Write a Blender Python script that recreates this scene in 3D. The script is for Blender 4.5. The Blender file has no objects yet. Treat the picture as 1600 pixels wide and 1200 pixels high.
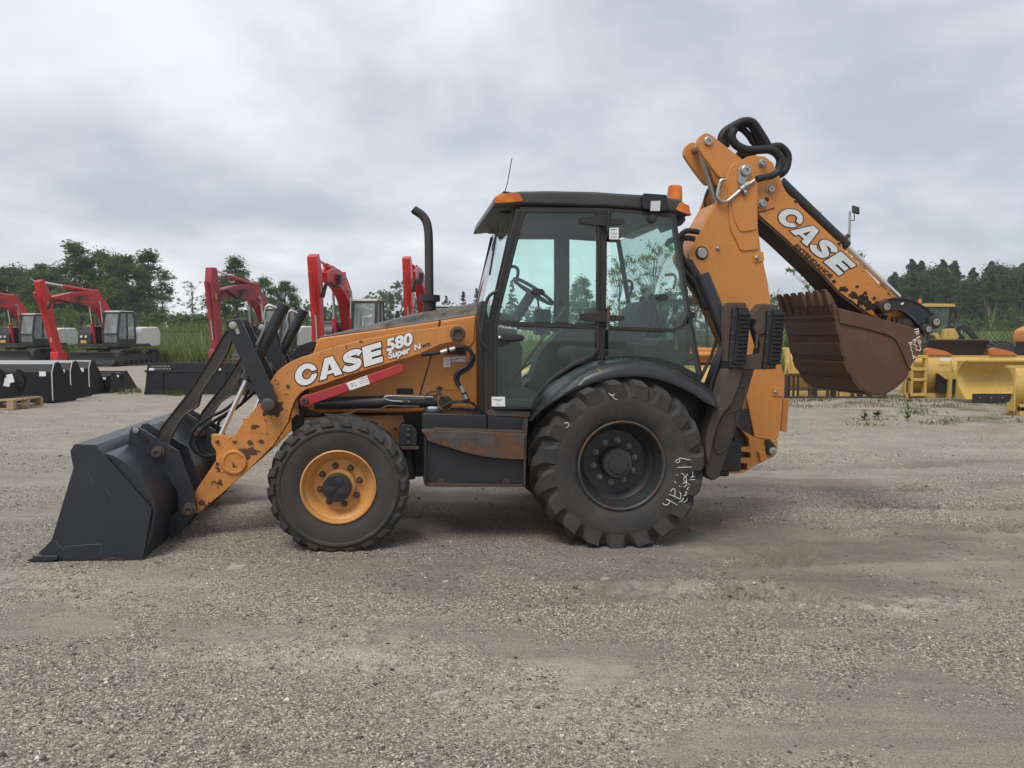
import bpy, bmesh, math, random
import numpy as np
from mathutils import Matrix, Vector
R = math.radians
rng = np.random.default_rng(7)
random.seed(7)
sc = bpy.context.scene
COL = sc.collection

# ------------------------------------------------------------------ camera
CAM_H, FPX = 1.58, 1200.0
PITCH = math.atan((600 - 527) / FPX)
cam_data = bpy.data.cameras.new('camera')
cam = bpy.data.objects.new('camera', cam_data)
COL.objects.link(cam)
cam.location = (0, 0, CAM_H)
cam.rotation_euler = (R(90) - PITCH, 0, 0)
cam_data.sensor_width = 36.0
cam_data.lens = FPX / 1600 * 36.0
cam_data.clip_end = 4000
cam_data.clip_start = 0.05
sc.camera = cam
sc.render.engine = 'CYCLES'
sc.cycles.max_bounces = 6
sc.cycles.diffuse_bounces = 3
sc.cycles.glossy_bounces = 3
sc.cycles.transmission_bounces = 4
sc.cycles.transparent_max_bounces = 12
sc.render.resolution_x, sc.render.resolution_y = 1024, 768

# ------------------------------------------------------------------ sky: grey broken overcast
SUN_EL, SUN_AZ = R(58), R(205)      # azimuth clockwise from +Y (north)
world = bpy.data.worlds.new('World')
sc.world = world
world.use_nodes = True
wt = world.node_tree
wt.nodes.clear()
def wn(t, **kw):
    n = wt.nodes.new(t)
    for k, v in kw.items():
        setattr(n, k, v)
    return n
w_out = wn('ShaderNodeOutputWorld')
w_bg = wn('ShaderNodeBackground')
w_bg.inputs['Strength'].default_value = 0.096
w_sky = wn('ShaderNodeTexSky', sky_type='NISHITA')
w_sky.sun_disc = False
w_sky.sun_elevation = SUN_EL
w_sky.sun_rotation = SUN_AZ
w_tc = wn('ShaderNodeTexCoord')
w_sep = wn('ShaderNodeSeparateXYZ')
wt.links.new(w_tc.outputs['Generated'], w_sep.inputs[0])
def wmath(op, a, b=None, clamp=False):
    n = wn('ShaderNodeMath', operation=op)
    n.use_clamp = clamp
    for i, x in enumerate((a, b)):
        if x is None: continue
        if isinstance(x, (int, float)): n.inputs[i].default_value = x
        else: wt.links.new(x, n.inputs[i])
    return n.outputs[0]
zc = wmath('MAXIMUM', w_sep.outputs[2], 0.0)
den = wmath('ADD', zc, 0.30)
cx = wmath('DIVIDE', w_sep.outputs[0], den)
cy = wmath('DIVIDE', w_sep.outputs[1], den)
w_cmb = wn('ShaderNodeCombineXYZ')
wt.links.new(cx, w_cmb.inputs[0]); wt.links.new(cy, w_cmb.inputs[1])
w_map = wn('ShaderNodeMapping')
w_map.inputs['Location'].default_value = (3.1, 1.7, 0.4)
w_map.inputs['Scale'].default_value = (1.0, 1.0, 1.0)
wt.links.new(w_cmb.outputs[0], w_map.inputs[0])
def wnoise(scale, detail, rough, dist=0.0):
    n = wn('ShaderNodeTexNoise')
    n.inputs['Scale'].default_value = scale
    n.inputs['Detail'].default_value = detail
    n.inputs['Roughness'].default_value = rough
    n.inputs['Distortion'].default_value = dist
    wt.links.new(w_map.outputs[0], n.inputs['Vector'])
    return n.outputs['Fac']
nA = wnoise(1.15, 5.0, 0.50, 0.35)
nB = wnoise(3.4, 6.0, 0.55, 0.3)
mixn = wmath('ADD', wmath('MULTIPLY', nA, 0.80), wmath('MULTIPLY', nB, 0.20))
w_ramp = wn('ShaderNodeValToRGB')
cr = w_ramp.color_ramp
cr.interpolation = 'B_SPLINE'
cr.elements[0].position = 0.38; cr.elements[0].color = (0.345, 0.374, 0.416, 1)
cr.elements[1].position = 0.61; cr.elements[1].color = (0.655, 0.666, 0.694, 1)
e = cr.elements.new(0.45); e.color = (0.420, 0.445, 0.488, 1)
e = cr.elements.new(0.54); e.color = (0.545, 0.562, 0.598, 1)
wt.links.new(mixn, w_ramp.inputs[0])
w_mix = wn('ShaderNodeMix', data_type='RGBA')
w_mix.inputs[0].default_value = 0.93
wt.links.new(w_sky.outputs[0], w_mix.inputs[6])
w_gain = wn('ShaderNodeVectorMath', operation='SCALE')
w_gain.inputs['Scale'].default_value = 10.0
wt.links.new(w_ramp.outputs[0], w_gain.inputs[0])
wt.links.new(w_gain.outputs[0], w_mix.inputs[7])
wt.links.new(w_mix.outputs[2], w_bg.inputs['Color'])
wt.links.new(w_bg.outputs[0], w_out.inputs[0])

sun_data = bpy.data.lights.new('sun', 'SUN')
sun_data.energy = 1.5
sun_data.angle = R(28)
sun_data.color = (1.0, 0.97, 0.93)
sun = bpy.data.objects.new('sun', sun_data)
COL.objects.link(sun)
sd = Vector((math.sin(SUN_AZ) * math.cos(SUN_EL), math.cos(SUN_AZ) * math.cos(SUN_EL), math.sin(SUN_EL)))
sun.rotation_euler = (-sd).to_track_quat('-Z', 'Y').to_euler()
sun.location = sd * 60

vs = sc.view_settings
vs.view_transform = 'Standard'
vs.look = 'None'
vs.exposure = 0.66
vs.gamma = 1.0
vs.use_curve_mapping = False

# ------------------------------------------------------------------ place maths
YAW, TILT = R(8.3), R(1.48)
AX_U = np.array([math.cos(TILT) * math.cos(YAW), math.cos(TILT) * math.sin(YAW), -math.sin(TILT)])
AX_V = np.array([-math.sin(YAW), math.cos(YAW), 0.0])
AX_W = np.cross(AX_U, AX_V)
ORG = np.array([-1.4208, 6.5649, 0.025])          # ground under the front axle of the loader
CAMP = np.array([0, 0, CAM_H])
def view_ray(px, py):
    x, y = (px - 800) / FPX, -(py - 600) / FPX
    return np.array([x, math.cos(PITCH) + y * math.sin(PITCH), -math.sin(PITCH) + y * math.cos(PITCH)])
def P(px, py, v):
    """side-view survey of the loader: photo point on the loader's lengthwise plane v -> (u, w) in metres"""
    d = view_ray(px, py)
    t = (v - np.dot(CAMP - ORG, AX_V)) / np.dot(d, AX_V)
    q = CAMP + d * t - ORG
    return float(q @ AX_U), float(q @ AX_W)
def PL(pts, v, off=(0, 0), s=1.0):
    return [P(off[0] + x / s, off[1] + y / s, v) for x, y in pts]
def at(px, py, Y):
    d = view_ray(px, py)
    return CAMP + d * (Y / d[1])
def smoothstep(a, b, x):
    t = np.clip((x - a) / (b - a), 0, 1)
    return t * t * (3 - 2 * t)
def gz(x, y):
    """ground height: the yard dips gently along the loader and is level farther out"""
    x = np.asarray(x, float); y = np.asarray(y, float)
    s = (x - ORG[0]) * math.cos(YAW) + (y - ORG[1]) * math.sin(YAW)
    s = np.clip(s, -4.5, 6.0)
    return (0.025 - math.tan(TILT) * s) * (1 - smoothstep(10, 24, y)) * smoothstep(-30, -4, y)
def gp(px, Y, dz=0.0):
    """world point on the ground at depth Y under photo column px"""
    x = (px - 800) / FPX * Y
    return Vector((x, Y, float(gz(x, Y)) + dz))
# ------------------------------------------------------------------ mesh helpers
class MB:
    def __init__(self):
        self.v = []; self.f = []
    def add(self, vs, fs):
        o = len(self.v)
        self.v += [tuple(map(float, p)) for p in vs]
        self.f += [tuple(o + i for i in f) for f in fs]
        return self
    def prism(self, poly, v0, v1):
        """(u, w) outline pushed from v0 to v1"""
        n = len(poly)
        a = sum(poly[i][0] * poly[(i + 1) % n][1] - poly[(i + 1) % n][0] * poly[i][1] for i in range(n))
        if a < 0: poly = poly[::-1]
        if v0 > v1: v0, v1 = v1, v0
        vs = [(p[0], v0, p[1]) for p in poly] + [(p[0], v1, p[1]) for p in poly]
        fs = [tuple(range(n)), tuple(range(2 * n - 1, n - 1, -1))]
        fs += [(i, i + n, (i + 1) % n + n, (i + 1) % n) for i in range(n)]
        return self.add(vs, fs)
    def sheet(self, path, v0, v1, th):
        """open (u, w) path as a plate of thickness th, pushed from v0 to v1"""
        return self.strip(path, th, v0, v1, False)
    def strip(self, path, width, v0, v1, closed=False):
        n = len(path); pts = [np.array(p, float) for p in path]
        L = []; Rr = []
        for i in range(n):
            a = pts[i - 1] if (closed or i > 0) else None
            b = pts[(i + 1) % n] if (closed or i < n - 1) else None
            d1 = (pts[i] - a) if a is not None else (b - pts[i])
            d2 = (b - pts[i]) if b is not None else d1
            d1 = d1 / (np.linalg.norm(d1) + 1e-9); d2 = d2 / (np.linalg.norm(d2) + 1e-9)
            t = d1 + d2; t = t / (np.linalg.norm(t) + 1e-9)
            nn = np.array([-t[1], t[0]])
            k = 1.0 / max(0.5, abs(nn @ np.array([-d1[1], d1[0]])))
            L.append(pts[i] + nn * width / 2 * k); Rr.append(pts[i] - nn * width / 2 * k)
        vs = []
        for i in range(n):
            vs += [(L[i][0], v0, L[i][1]), (Rr[i][0], v0, Rr[i][1]), (Rr[i][0], v1, Rr[i][1]), (L[i][0], v1, L[i][1])]
        fs = []
        for i in range(n if closed else n - 1):
            a, b = 4 * i, 4 * ((i + 1) % n)
            for k in range(4):
                fs.append((a + k, b + k, b + (k + 1) % 4, a + (k + 1) % 4))
        if not closed:
            fs += [(0, 1, 2, 3), (4 * n - 1, 4 * n - 2, 4 * n - 3, 4 * n - 4)]
        return self.add(vs, fs)
    def box(self, lo, hi):
        (a, b, c), (d, e, f) = lo, hi
        vs = [(a, b, c), (d, b, c), (d, e, c), (a, e, c), (a, b, f), (d, b, f), (d, e, f), (a, e, f)]
        return self.add(vs, [(0, 3, 2, 1), (4, 5, 6, 7), (0, 1, 5, 4), (1, 2, 6, 5), (2, 3, 7, 6), (3, 0, 4, 7)])
    def tube(self, path, r, n=10):
        pts = [np.array(p, float) for p in path]
        m = len(pts)
        rr = r if isinstance(r, (list, tuple)) else [r] * m
        vs = []; prev = None
        for i in range(m):
            t = pts[min(i + 1, m - 1)] - pts[max(i - 1, 0)]
            t = t / (np.linalg.norm(t) + 1e-9)
            if prev is None:
                a = np.array([0, 0, 1.0]) if abs(t[2]) < 0.9 else np.array([1.0, 0, 0])
            else:
                a = prev
            x = a - t * (a @ t); x = x / (np.linalg.norm(x) + 1e-9)
            y = np.cross(t, x); prev = x
            for k in range(n):
                an = 2 * math.pi * k / n
                vs.append(pts[i] + (x * math.cos(an) + y * math.sin(an)) * rr[i])
        fs = []
        for i in range(m - 1):
            for k in range(n):
                fs.append((i * n + k, i * n + (k + 1) % n, (i + 1) * n + (k + 1) % n, (i + 1) * n + k))
        fs += [tuple(range(n - 1, -1, -1)), tuple(range((m - 1) * n, m * n))]
        return self.add(vs, fs)
    def lathe(self, prof, c=(0, 0), n=32, closed=False, cap=True):
        """(radius, v) profile turned about the v axis through (u, w) = c"""
        m = len(prof); vs = []
        for i in range(n):
            an = 2 * math.pi * i / n
            for r, y in prof:
                vs.append((c[0] + r * math.cos(an), y, c[1] + r * math.sin(an)))
        fs = []
        for i in range(n):
            j = (i + 1) % n
            for k in range(m if closed else m - 1):
                k2 = (k + 1) % m
                fs.append((i * m + k, j * m + k, j * m + k2, i * m + k2))
        if not closed and cap:
            if prof[0][0] > 1e-5: fs.append(tuple(i * m for i in range(n))[::-1])
            if prof[-1][0] > 1e-5: fs.append(tuple(i * m + m - 1 for i in range(n)))
        return self.add(vs, fs)
    def disc(self, c, r, v0, v1, n=24):
        return self.lathe([(r, v0), (r, v1)], c, n)
    def lathez(self, prof, c=(0, 0), n=24):
        m = len(prof); vs = []
        for i in range(n):
            an = 2 * math.pi * i / n
            for r, z in prof:
                vs.append((c[0] + r * math.cos(an), c[1] + r * math.sin(an), z))
        fs = []
        for i in range(n):
            j = (i + 1) % n
            for k in range(m - 1):
                fs.append((i * m + k, j * m + k, j * m + k + 1, i * m + k + 1))
        if prof[0][0] > 1e-5: fs.append(tuple(i * m for i in range(n))[::-1])
        if prof[-1][0] > 1e-5: fs.append(tuple(i * m + m - 1 for i in range(n)))
        return self.add(vs, fs)
    def loft(self, secs, closed=True, cap=True):
        n = len(secs[0]); m = len(secs); vs = [p for s in secs for p in s]; fs = []
        for i in range(m - 1):
            for k in range(n if closed else n - 1):
                k2 = (k + 1) % n
                fs.append((i * n + k, i * n + k2, (i + 1) * n + k2, (i + 1) * n + k))
        if cap and closed:
            fs += [tuple(range(n - 1, -1, -1)), tuple(range((m - 1) * n, m * n))]
        return self.add(vs, fs)
    def mirror_v(self):
        o = MB(); o.v = [(a, -b, c) for a, b, c in self.v]; o.f = [f[::-1] for f in self.f]; return o
    def shift(self, du=0, dv=0, dw=0):
        o = MB(); o.v = [(a + du, b + dv, c + dw) for a, b, c in self.v]; o.f = list(self.f); return o
    def mesh(self, name, mat=None, smooth=32, fix=True):
        me = bpy.data.meshes.new(name)
        me.from_pydata(self.v, [], self.f)
        if fix:
            bm = bmesh.new(); bm.from_mesh(me)
            bmesh.ops.recalc_face_normals(bm, faces=bm.faces)
            bm.to_mesh(me); bm.free()
        me.update()
        if mat: me.materials.append(mat)
        if smooth:
            me.polygons.foreach_set('use_smooth', [True] * len(me.polygons))
            me.set_sharp_from_angle(angle=R(smooth))
        return me
    def build(self, name, mat, parent=None, bevel=0.0, smooth=32, seg=2, **kw):
        o = bpy.data.objects.new(name, self.mesh(name, mat, smooth))
        COL.objects.link(o)
        if parent is not None: o.parent = parent
        if bevel:
            b = o.modifiers.new('edge', 'BEVEL')
            b.width = bevel; b.segments = seg; b.limit_method = 'ANGLE'; b.angle_limit = R(35)
            b.harden_normals = bool(smooth)
        for k, v in kw.items(): o[k] = v
        return o

def empty(name, label=None, cat=None, group=None, loc=(0, 0, 0), rz=0.0, scale=1.0):
    o = bpy.data.objects.new(name, None)
    COL.objects.link(o)
    o.location = loc; o.rotation_euler = (0, 0, rz); o.scale = (scale,) * 3
    o.empty_display_size = 0.2
    if label: o['label'] = label
    if cat: o['category'] = cat
    if group: o['group'] = group
    return o
def tag(o, label=None, cat=None, group=None, kind=None):
    if label: o['label'] = label
    if cat: o['category'] = cat
    if group: o['group'] = group
    if kind: o['kind'] = kind
    return o
def inst(src, parent=None, loc=None, rot=None, scale=None):
    o = src.copy(); COL.objects.link(o)
    if parent is not None: o.parent = parent
    if loc is not None: o.location = loc
    if rot is not None: o.rotation_euler = rot
    if scale is not None: o.scale = scale
    return o
def spline(pts, n=6, closed=False):
    p = [np.array(q, float) for q in pts]; m = len(p); out = []
    for i in range(m if closed else m - 1):
        g = lambda k: p[k % m] if closed else p[min(max(k, 0), m - 1)]
        a, b, c, d = g(i - 1), g(i), g(i + 1), g(i + 2)
        for k in range(n):
            t = k / n
            out.append(0.5 * ((2 * b) + (-a + c) * t + (2 * a - 5 * b + 4 * c - d) * t * t + (-a + 3 * b - 3 * c + d) * t ** 3))
    if not closed: out.append(p[-1])
    return [tuple(q) for q in out]
def rounded(poly, r, n=4):
    out = []; m = len(poly)
    for i in range(m):
        a, b, c = (np.array(poly[(i + k) % m], float) for k in (-1, 0, 1))
        d1, d2 = a - b, c - b
        l1, l2 = np.linalg.norm(d1), np.linalg.norm(d2)
        k = min(r, l1 * 0.45, l2 * 0.45)
        p, q = b + d1 / l1 * k, b + d2 / l2 * k
        for j in range(n + 1):
            t = j / n
            out.append(tuple((1 - t) ** 2 * p + 2 * t * (1 - t) * b + t * t * q))
    return out
def tv(path2, v):
    return [(p[0], v, p[1]) for p in path2]

# ------------------------------------------------------------------ materials
class NT:
    def __init__(self, name):
        self.m = bpy.data.materials.new(name); self.m.use_nodes = True
        self.t = self.m.node_tree; self.b = self.t.nodes['Principled BSDF']; self.out = self.t.nodes['Material Output']
        self.tc = self.t.nodes.new('ShaderNodeTexCoord').outputs['Object']
    def n(self, typ, ins=None, **kw):
        n = self.t.nodes.new(typ)
        for k, v in kw.items(): setattr(n, k, v)
        for k, v in (ins or {}).items(): self.set(n, k, v)
        return n
    def set(self, n, k, v):
        s = n.inputs[k]
        if hasattr(v, 'is_linked') or hasattr(v, 'links'): self.t.links.new(v, s)
        elif isinstance(v, tuple) and len(v) == 3 and s.type == 'RGBA': s.default_value = (*v, 1)
        else: s.default_value = v
    def mapv(self, scale=(1, 1, 1), loc=(0, 0, 0), rot=(0, 0, 0), src=None):
        return self.n('ShaderNodeMapping', {'Vector': src or self.tc, 'Scale': scale, 'Location': loc, 'Rotation': rot}).outputs[0]
    def noise(self, scale, detail=5.0, rough=0.55, vec=None, dist=0.0):
        return self.n('ShaderNodeTexNoise', {'Vector': vec or self.tc, 'Scale': scale, 'Detail': detail, 'Roughness': rough, 'Distortion': dist}).outputs['Fac']
    def voro(self, scale, vec=None, out='Distance', feature='F1', rnd=1.0):
        return self.n('ShaderNodeTexVoronoi', {'Vector': vec or self.tc, 'Scale': scale, 'Randomness': rnd}, feature=feature).outputs[out]
    def ramp(self, fac, stops, interp='LINEAR'):
        n = self.n('ShaderNodeValToRGB', {'Fac': fac}); cr = n.color_ramp; cr.interpolation = interp
        while len(cr.elements) < len(stops): cr.elements.new(0.5)
        for e, (p, c) in zip(cr.elements, stops):
            e.position = p
            e.color = (c, c, c, 1) if isinstance(c, (int, float)) else (*c, 1)
        return n.outputs['Color']
    def mix(self, fac, a, b, mode='MIX'):
        n = self.n('ShaderNodeMix', data_type='RGBA', blend_type=mode)
        self.set(n, 0, fac); self.set(n, 6, a); self.set(n, 7, b)
        return n.outputs[2]
    def math(self, op, a, b=None, clamp=False):
        n = self.n('ShaderNodeMath', operation=op); n.use_clamp = clamp
        self.set(n, 0, a)
        if b is not None: self.set(n, 1, b)
        return n.outputs[0]
    def bump(self, h, strength, dist=0.01, normal=None):
        d = {'Height': h, 'Strength': strength, 'Distance': dist}
        if normal is not None: d['Normal'] = normal
        return self.n('ShaderNodeBump', d).outputs[0]
    def p(self, **kw):
        for k, v in kw.items(): self.set(self.b, k.replace('_', ' '), v)
        return self

RUST = (0.060, 0.024, 0.011)
def paint(name, col, rough=0.4, var=0.10, chip=0.0, chipcol=RUST, chipscale=9.0, dust=0.0, dustcol=(0.27, 0.23, 0.18),
          streak=0.0, streakcol=(0.05, 0.035, 0.02), metal=0.0, bump=0.05, spec=0.5, grad=None, coat=0.0, grime=0.0):
    k = NT(name)
    nl = k.noise(2.3, 4.0)
    lo = tuple(c * (1 - var) for c in col); hi = tuple(min(1, c * (1 + var)) for c in col)
    c = k.mix(nl, lo, hi)
    fine = k.noise(38.0, 8.0, 0.65)
    c = k.mix(k.math('MULTIPLY', fine, 0.25), c, tuple(x * 0.72 for x in col))
    ro = k.math('ADD', k.math('MULTIPLY', k.noise(7.0, 6.0), 0.22), rough - 0.11)
    if grime:
        g = k.ramp(k.noise(4.2, 9.0, 0.68, dist=0.6), [(0.50, 0.0), (0.72, 1.0)])
        c = k.mix(k.math('MULTIPLY', g, grime), c, (0.045, 0.034, 0.024))
    if streak:
        s = k.ramp(k.noise(1.0, 6.0, 0.6, k.mapv((26, 26, 1.6))), [(0.52, 0.0), (0.74, 1.0)])
        c = k.mix(k.math('MULTIPLY', s, streak), c, streakcol)
    if dust:
        d = k.ramp(k.noise(5.5, 9.0, 0.66), [(0.38, 0.0), (0.75, 1.0)])
        f = k.math('MULTIPLY', d, dust)
        c = k.mix(f, c, dustcol)
        ro = k.math('ADD', ro, k.math('MULTIPLY', f, 0.4), True)
    h = fine
    if chip:
        cn = k.noise(chipscale, 7.0, 0.58, dist=0.4)
        if grad:                       # more wear towards one end of the part: (axis, from, to, gain)
            ax, g0, g1, gain = grad
            sp = k.n('ShaderNodeSeparateXYZ', {'Vector': k.tc}).outputs[ax]
            mr = k.n('ShaderNodeMapRange', {'Value': sp, 'From Min': g0, 'From Max': g1, 'To Min': 0.0, 'To Max': gain}).outputs[0]
            cn = k.math('ADD', cn, mr)
        thr = 0.78 - 0.22 * chip
        m = k.ramp(cn, [(thr, 0.0), (thr + 0.018, 1.0)])
        rc = k.mix(k.noise(30.0, 6.0, 0.7), tuple(x * 0.45 for x in chipcol), tuple(x * 1.7 for x in chipcol))
        halo = k.ramp(cn, [(thr - 0.05, 0.0), (thr, 0.6)])
        c = k.mix(halo, c, tuple(0.6 * a + 0.4 * b for a, b in zip(col, chipcol)))
        c = k.mix(m, c, rc)
        ro = k.mix(m, ro, (0.85, 0.85, 0.85))
        h = k.math('SUBTRACT', k.math('MULTIPLY', fine, 0.5), m)
    k.p(Base_Color=c, Roughness=ro, Metallic=metal, Coat_Weight=coat)
    k.b.inputs['Specular IOR Level'].default_value = spec
    if bump: k.p(Normal=k.bump(h, bump * 4, 0.002))
    return k.m
def plain(name, col, rough=0.5, metal=0.0, spec=0.5, emit=None):
    k = NT(name)
    c = k.mix(k.noise(14.0, 6.0), tuple(x * 0.85 for x in col), tuple(min(1, x * 1.12) for x in col))
    k.p(Base_Color=c, Roughness=rough, Metallic=metal)
    k.b.inputs['Specular IOR Level'].default_value = spec
    return k.m
def glass(name, tint, dust_sheen=0.05, refl=1.0, dustcol=(0.45, 0.5, 0.48)):
    k = NT(name); t = k.t
    tr = k.n('ShaderNodeBsdfTransparent', {'Color': tint})
    gl = k.n('ShaderNodeBsdfGlossy', {'Color': (1.0, 1.0, 1.0), 'Roughness': 0.02})
    fc = k.n('ShaderNodeLayerWeight', {'Blend': 0.5}).outputs['Facing']
    fr = k.math('ADD', k.math('MULTIPLY', k.math('POWER', fc, 4.0), 0.55), 0.025)
    m1 = k.n('ShaderNodeMixShader', {0: k.math('MULTIPLY', fr, refl, True), 1: tr.outputs[0], 2: gl.outputs[0]})
    df = k.n('ShaderNodeBsdfDiffuse', {'Color': dustcol})  # veil colour: dust on the loader cabs, painted sky sheen on excavator panes
    dn = k.ramp(k.noise(2.5, 3.0, 0.5), [(0.3, 0.5), (0.75, 1.0)])
    m2 = k.n('ShaderNodeMixShader', {0: k.math('MULTIPLY', dn, dust_sheen), 1: m1.outputs[0], 2: df.outputs[0]})
    t.links.new(m2.outputs[0], k.out.inputs[0])
    t.nodes.remove(k.b)
    return k.m

ORANGE = (0.60, 0.232, 0.044)
M = {}
M['orange'] = paint('orange_paint', ORANGE, 0.42, 0.10, chip=0.26, chipscale=17, dust=0.24, dustcol=(.36, .24, .13), streak=0.16, streakcol=(.22, .085, .022), grime=0.16, bump=0.04)
M['orange_arm'] = paint('orange_arm_paint', ORANGE, 0.42, 0.07, chip=0.42, chipscale=19, dust=0.28, dustcol=(.33, .22, .13), streak=0.35, streakcol=(0.16, 0.06, 0.018), grime=0.28, bump=0.06, grad=(0, 0.5, -0.9, 0.075))
M['orange_boom'] = paint('orange_boom_paint', (0.585, 0.226, 0.044), 0.42, 0.10, chip=0.18, chipscale=20, dust=0.20, dustcol=(.38, .25, .13), streak=0.12, streakcol=(.25, .09, .022), grime=0.10, bump=0.04)
M['orange_dip'] = paint('orange_dipper_paint', (0.57, 0.218, 0.043), 0.42, 0.10, chip=0.28, chipscale=12, dust=0.08, streak=0.06, bump=0.04, chipcol=(0.022, 0.014, 0.010), grad=(0, 4.1, 4.8, 0.12))
M['orange_dirty'] = paint('orange_dirty_paint', (0.50, 0.205, 0.048), 0.5, 0.1, chip=0.4, chipscale=11, dust=0.25, grime=0.5, bump=0.06)
M['orange_rim'] = paint('orange_rim_paint', (0.60, 0.27, 0.060), 0.42, 0.08, chip=0.3, chipscale=22, dust=0.3, grime=0.5, bump=0.05)
M['black'] = paint('black_paint', (0.0185, 0.0205, 0.0245), 0.36, 0.1, dust=0.03, bump=0.015)
M['bucket'] = paint('charcoal_bucket_paint', (0.024, 0.0275, 0.034), 0.36, 0.16, dust=0.07, dustcol=(.10, .095, .09), chip=0.12, chipscale=24, chipcol=(.05, .042, .036), bump=0.015)
M['armrust'] = paint('arm_rust', (0.080, 0.035, 0.017), 0.8, 0.3, chip=0.4, chipcol=(.05, .024, .013), dust=.2, bump=.15)
M['yardblack'] = paint('yard_bucket_black', (0.0085, 0.0095, 0.0115), 0.42, 0.15, dust=0.03, bump=0.01, spec=0.35)
M['link'] = paint('worn_black_link', (0.036, 0.032, 0.027), 0.6, 0.2, dust=0.22, dustcol=(0.12, 0.10, 0.08), chip=0.15, bump=0.08)
M['plastic'] = paint('black_plastic', (0.017, 0.018, 0.020), 0.5, 0.1, dust=0.06, bump=0.03)
M['roofpl'] = paint('charcoal_roof_plastic', (0.040, 0.041, 0.042), 0.45, 0.08, dust=0.10, bump=0.02)
M['fender'] = paint('fender_plastic', (0.022, 0.024, 0.028), 0.33, 0.15, dust=0.06, bump=0.04)
M['frame'] = paint('cab_frame_paint', (0.020, 0.019, 0.018), 0.5, 0.15, chip=0.2, dust=0.10, dustcol=(0.13, 0.09, 0.055), bump=0.04)
M['rusty'] = paint('rusty_step', (0.045, 0.043, 0.042), 0.6, 0.2, chip=1.15, chipscale=6, chipcol=(0.105, 0.048, 0.024), dust=0.25, bump=0.1)
M['rust'] = paint('rusted_bucket_steel', (0.092, 0.040, 0.024), 0.58, 0.35, chip=0.7, chipcol=(0.13, 0.060, 0.028), chipscale=5, dust=0.35, dustcol=(0.17, 0.10, 0.05), streak=0.2, streakcol=(0.15, 0.075, 0.04), grime=0.55, bump=0.11)
M['rustdark'] = paint('dark_rust', (0.050, 0.030, 0.021), 0.75, 0.25, chip=0.3, dust=0.3, dustcol=(0.15, 0.10, 0.065), bump=0.15)
M['stabil'] = paint('worn_stabilizer_paint', (0.030, 0.024, 0.020), 0.6, 0.25, chip=0.75, chipscale=6, chipcol=(0.062, 0.033, 0.019), dust=0.3, dustcol=(0.13, 0.095, 0.065), bump=0.12)
M['mudsteel'] = paint('muddy_steel', (0.075, 0.052, 0.038), 0.85, 0.25, dust=0.5, dustcol=(0.13, 0.10, 0.075), chip=0.3, chipcol=(0.04, 0.022, 0.014), bump=0.2)
M['tyre'] = paint('tyre_rubber', (0.030, 0.029, 0.028), 0.75, 0.2, dust=0.50, dustcol=(0.105, 0.090, 0.075), chip=0.55, chipscale=5, chipcol=(0.062, 0.053, 0.045), grime=0.35, bump=0.14)
M['nutmetal'] = paint('lug_nut_steel', (0.20, 0.18, 0.15), 0.45, 0.2, metal=0.5, dust=0.2, bump=0.03)
M['rimdark'] = paint('dark_rim', (0.022, 0.024, 0.027), 0.45, 0.2, dust=0.2, dustcol=(0.10, 0.085, 0.07), chip=0.15, bump=0.05)
M['rubber'] = paint('rubber_pad', (0.021, 0.021, 0.022), 0.7, 0.2, dust=0.15, dustcol=(0.1, 0.09, 0.08), bump=0.1)
M['hose'] = paint('hydraulic_hose', (0.010, 0.010, 0.011), 0.6, 0.2, bump=0.1)
M['red'] = paint('red_safety_paint', (0.42, 0.022, 0.028), 0.4, 0.1, chip=0.25, chipscale=14, dust=0.12, bump=0.04)
M['steel'] = paint('zinc_steel', (0.42, 0.41, 0.38), 0.38, 0.15, metal=0.8, dust=0.15, bump=0.03)
M['chrome'] = paint('chrome_rod', (0.78, 0.78, 0.78), 0.14, 0.05, metal=1.0, bump=0.0)
M['white'] = plain('white_decal', (0.78, 0.79, 0.78), 0.4)
M['decalgrey'] = plain('worn_white_decal', (0.62, 0.64, 0.64), 0.45)
M['print'] = plain('black_print', (0.012, 0.011, 0.011), 0.45)
M['chalk'] = plain('chalk_white', (0.72, 0.72, 0.70), 0.9)
ka = NT('amber_lens')
ka.p(Base_Color=ka.mix(ka.ramp(ka.voro(11.0), [(.2, 0.0), (.7, 1.0)]), (.95, .30, .02), (.70, .15, .010)), Roughness=.12, Transmission_Weight=.25, Normal=ka.bump(ka.voro(45.0), .15, .003))
M['amber'] = ka.m
M['lamp'] = NT('lamp_lens').p(Base_Color=(0.62, 0.62, 0.60), Roughness=0.25, Metallic=0.3).m
M['headlamp'] = NT('headlamp_lens').p(Base_Color=(0.012, 0.013, 0.014), Roughness=0.14).m
M['glass'] = glass('cab_glass', (0.890, 0.985, 0.965), 0.030, 1.3)
M['exglass'] = glass('far_cab_glass_sky_sheen', (0.62, 0.70, 0.70), 0.42, 1.5, (.62, .67, .67))  # strong pale diffuse veil painted in as the sky reflected by the panes
M['darkglass'] = glass('loader_cab_glass', (0.66, 0.76, 0.75), 0.05, 1.6)
M['inter'] = paint('cab_interior', (0.045, 0.047, 0.047), 0.7, 0.1, dust=0.2, dustcol=(0.12, 0.115, 0.105), bump=0.03)
M['seatm'] = paint('seat_vinyl', (0.030, 0.031, 0.033), 0.6, 0.1, bump=0.05)
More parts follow.
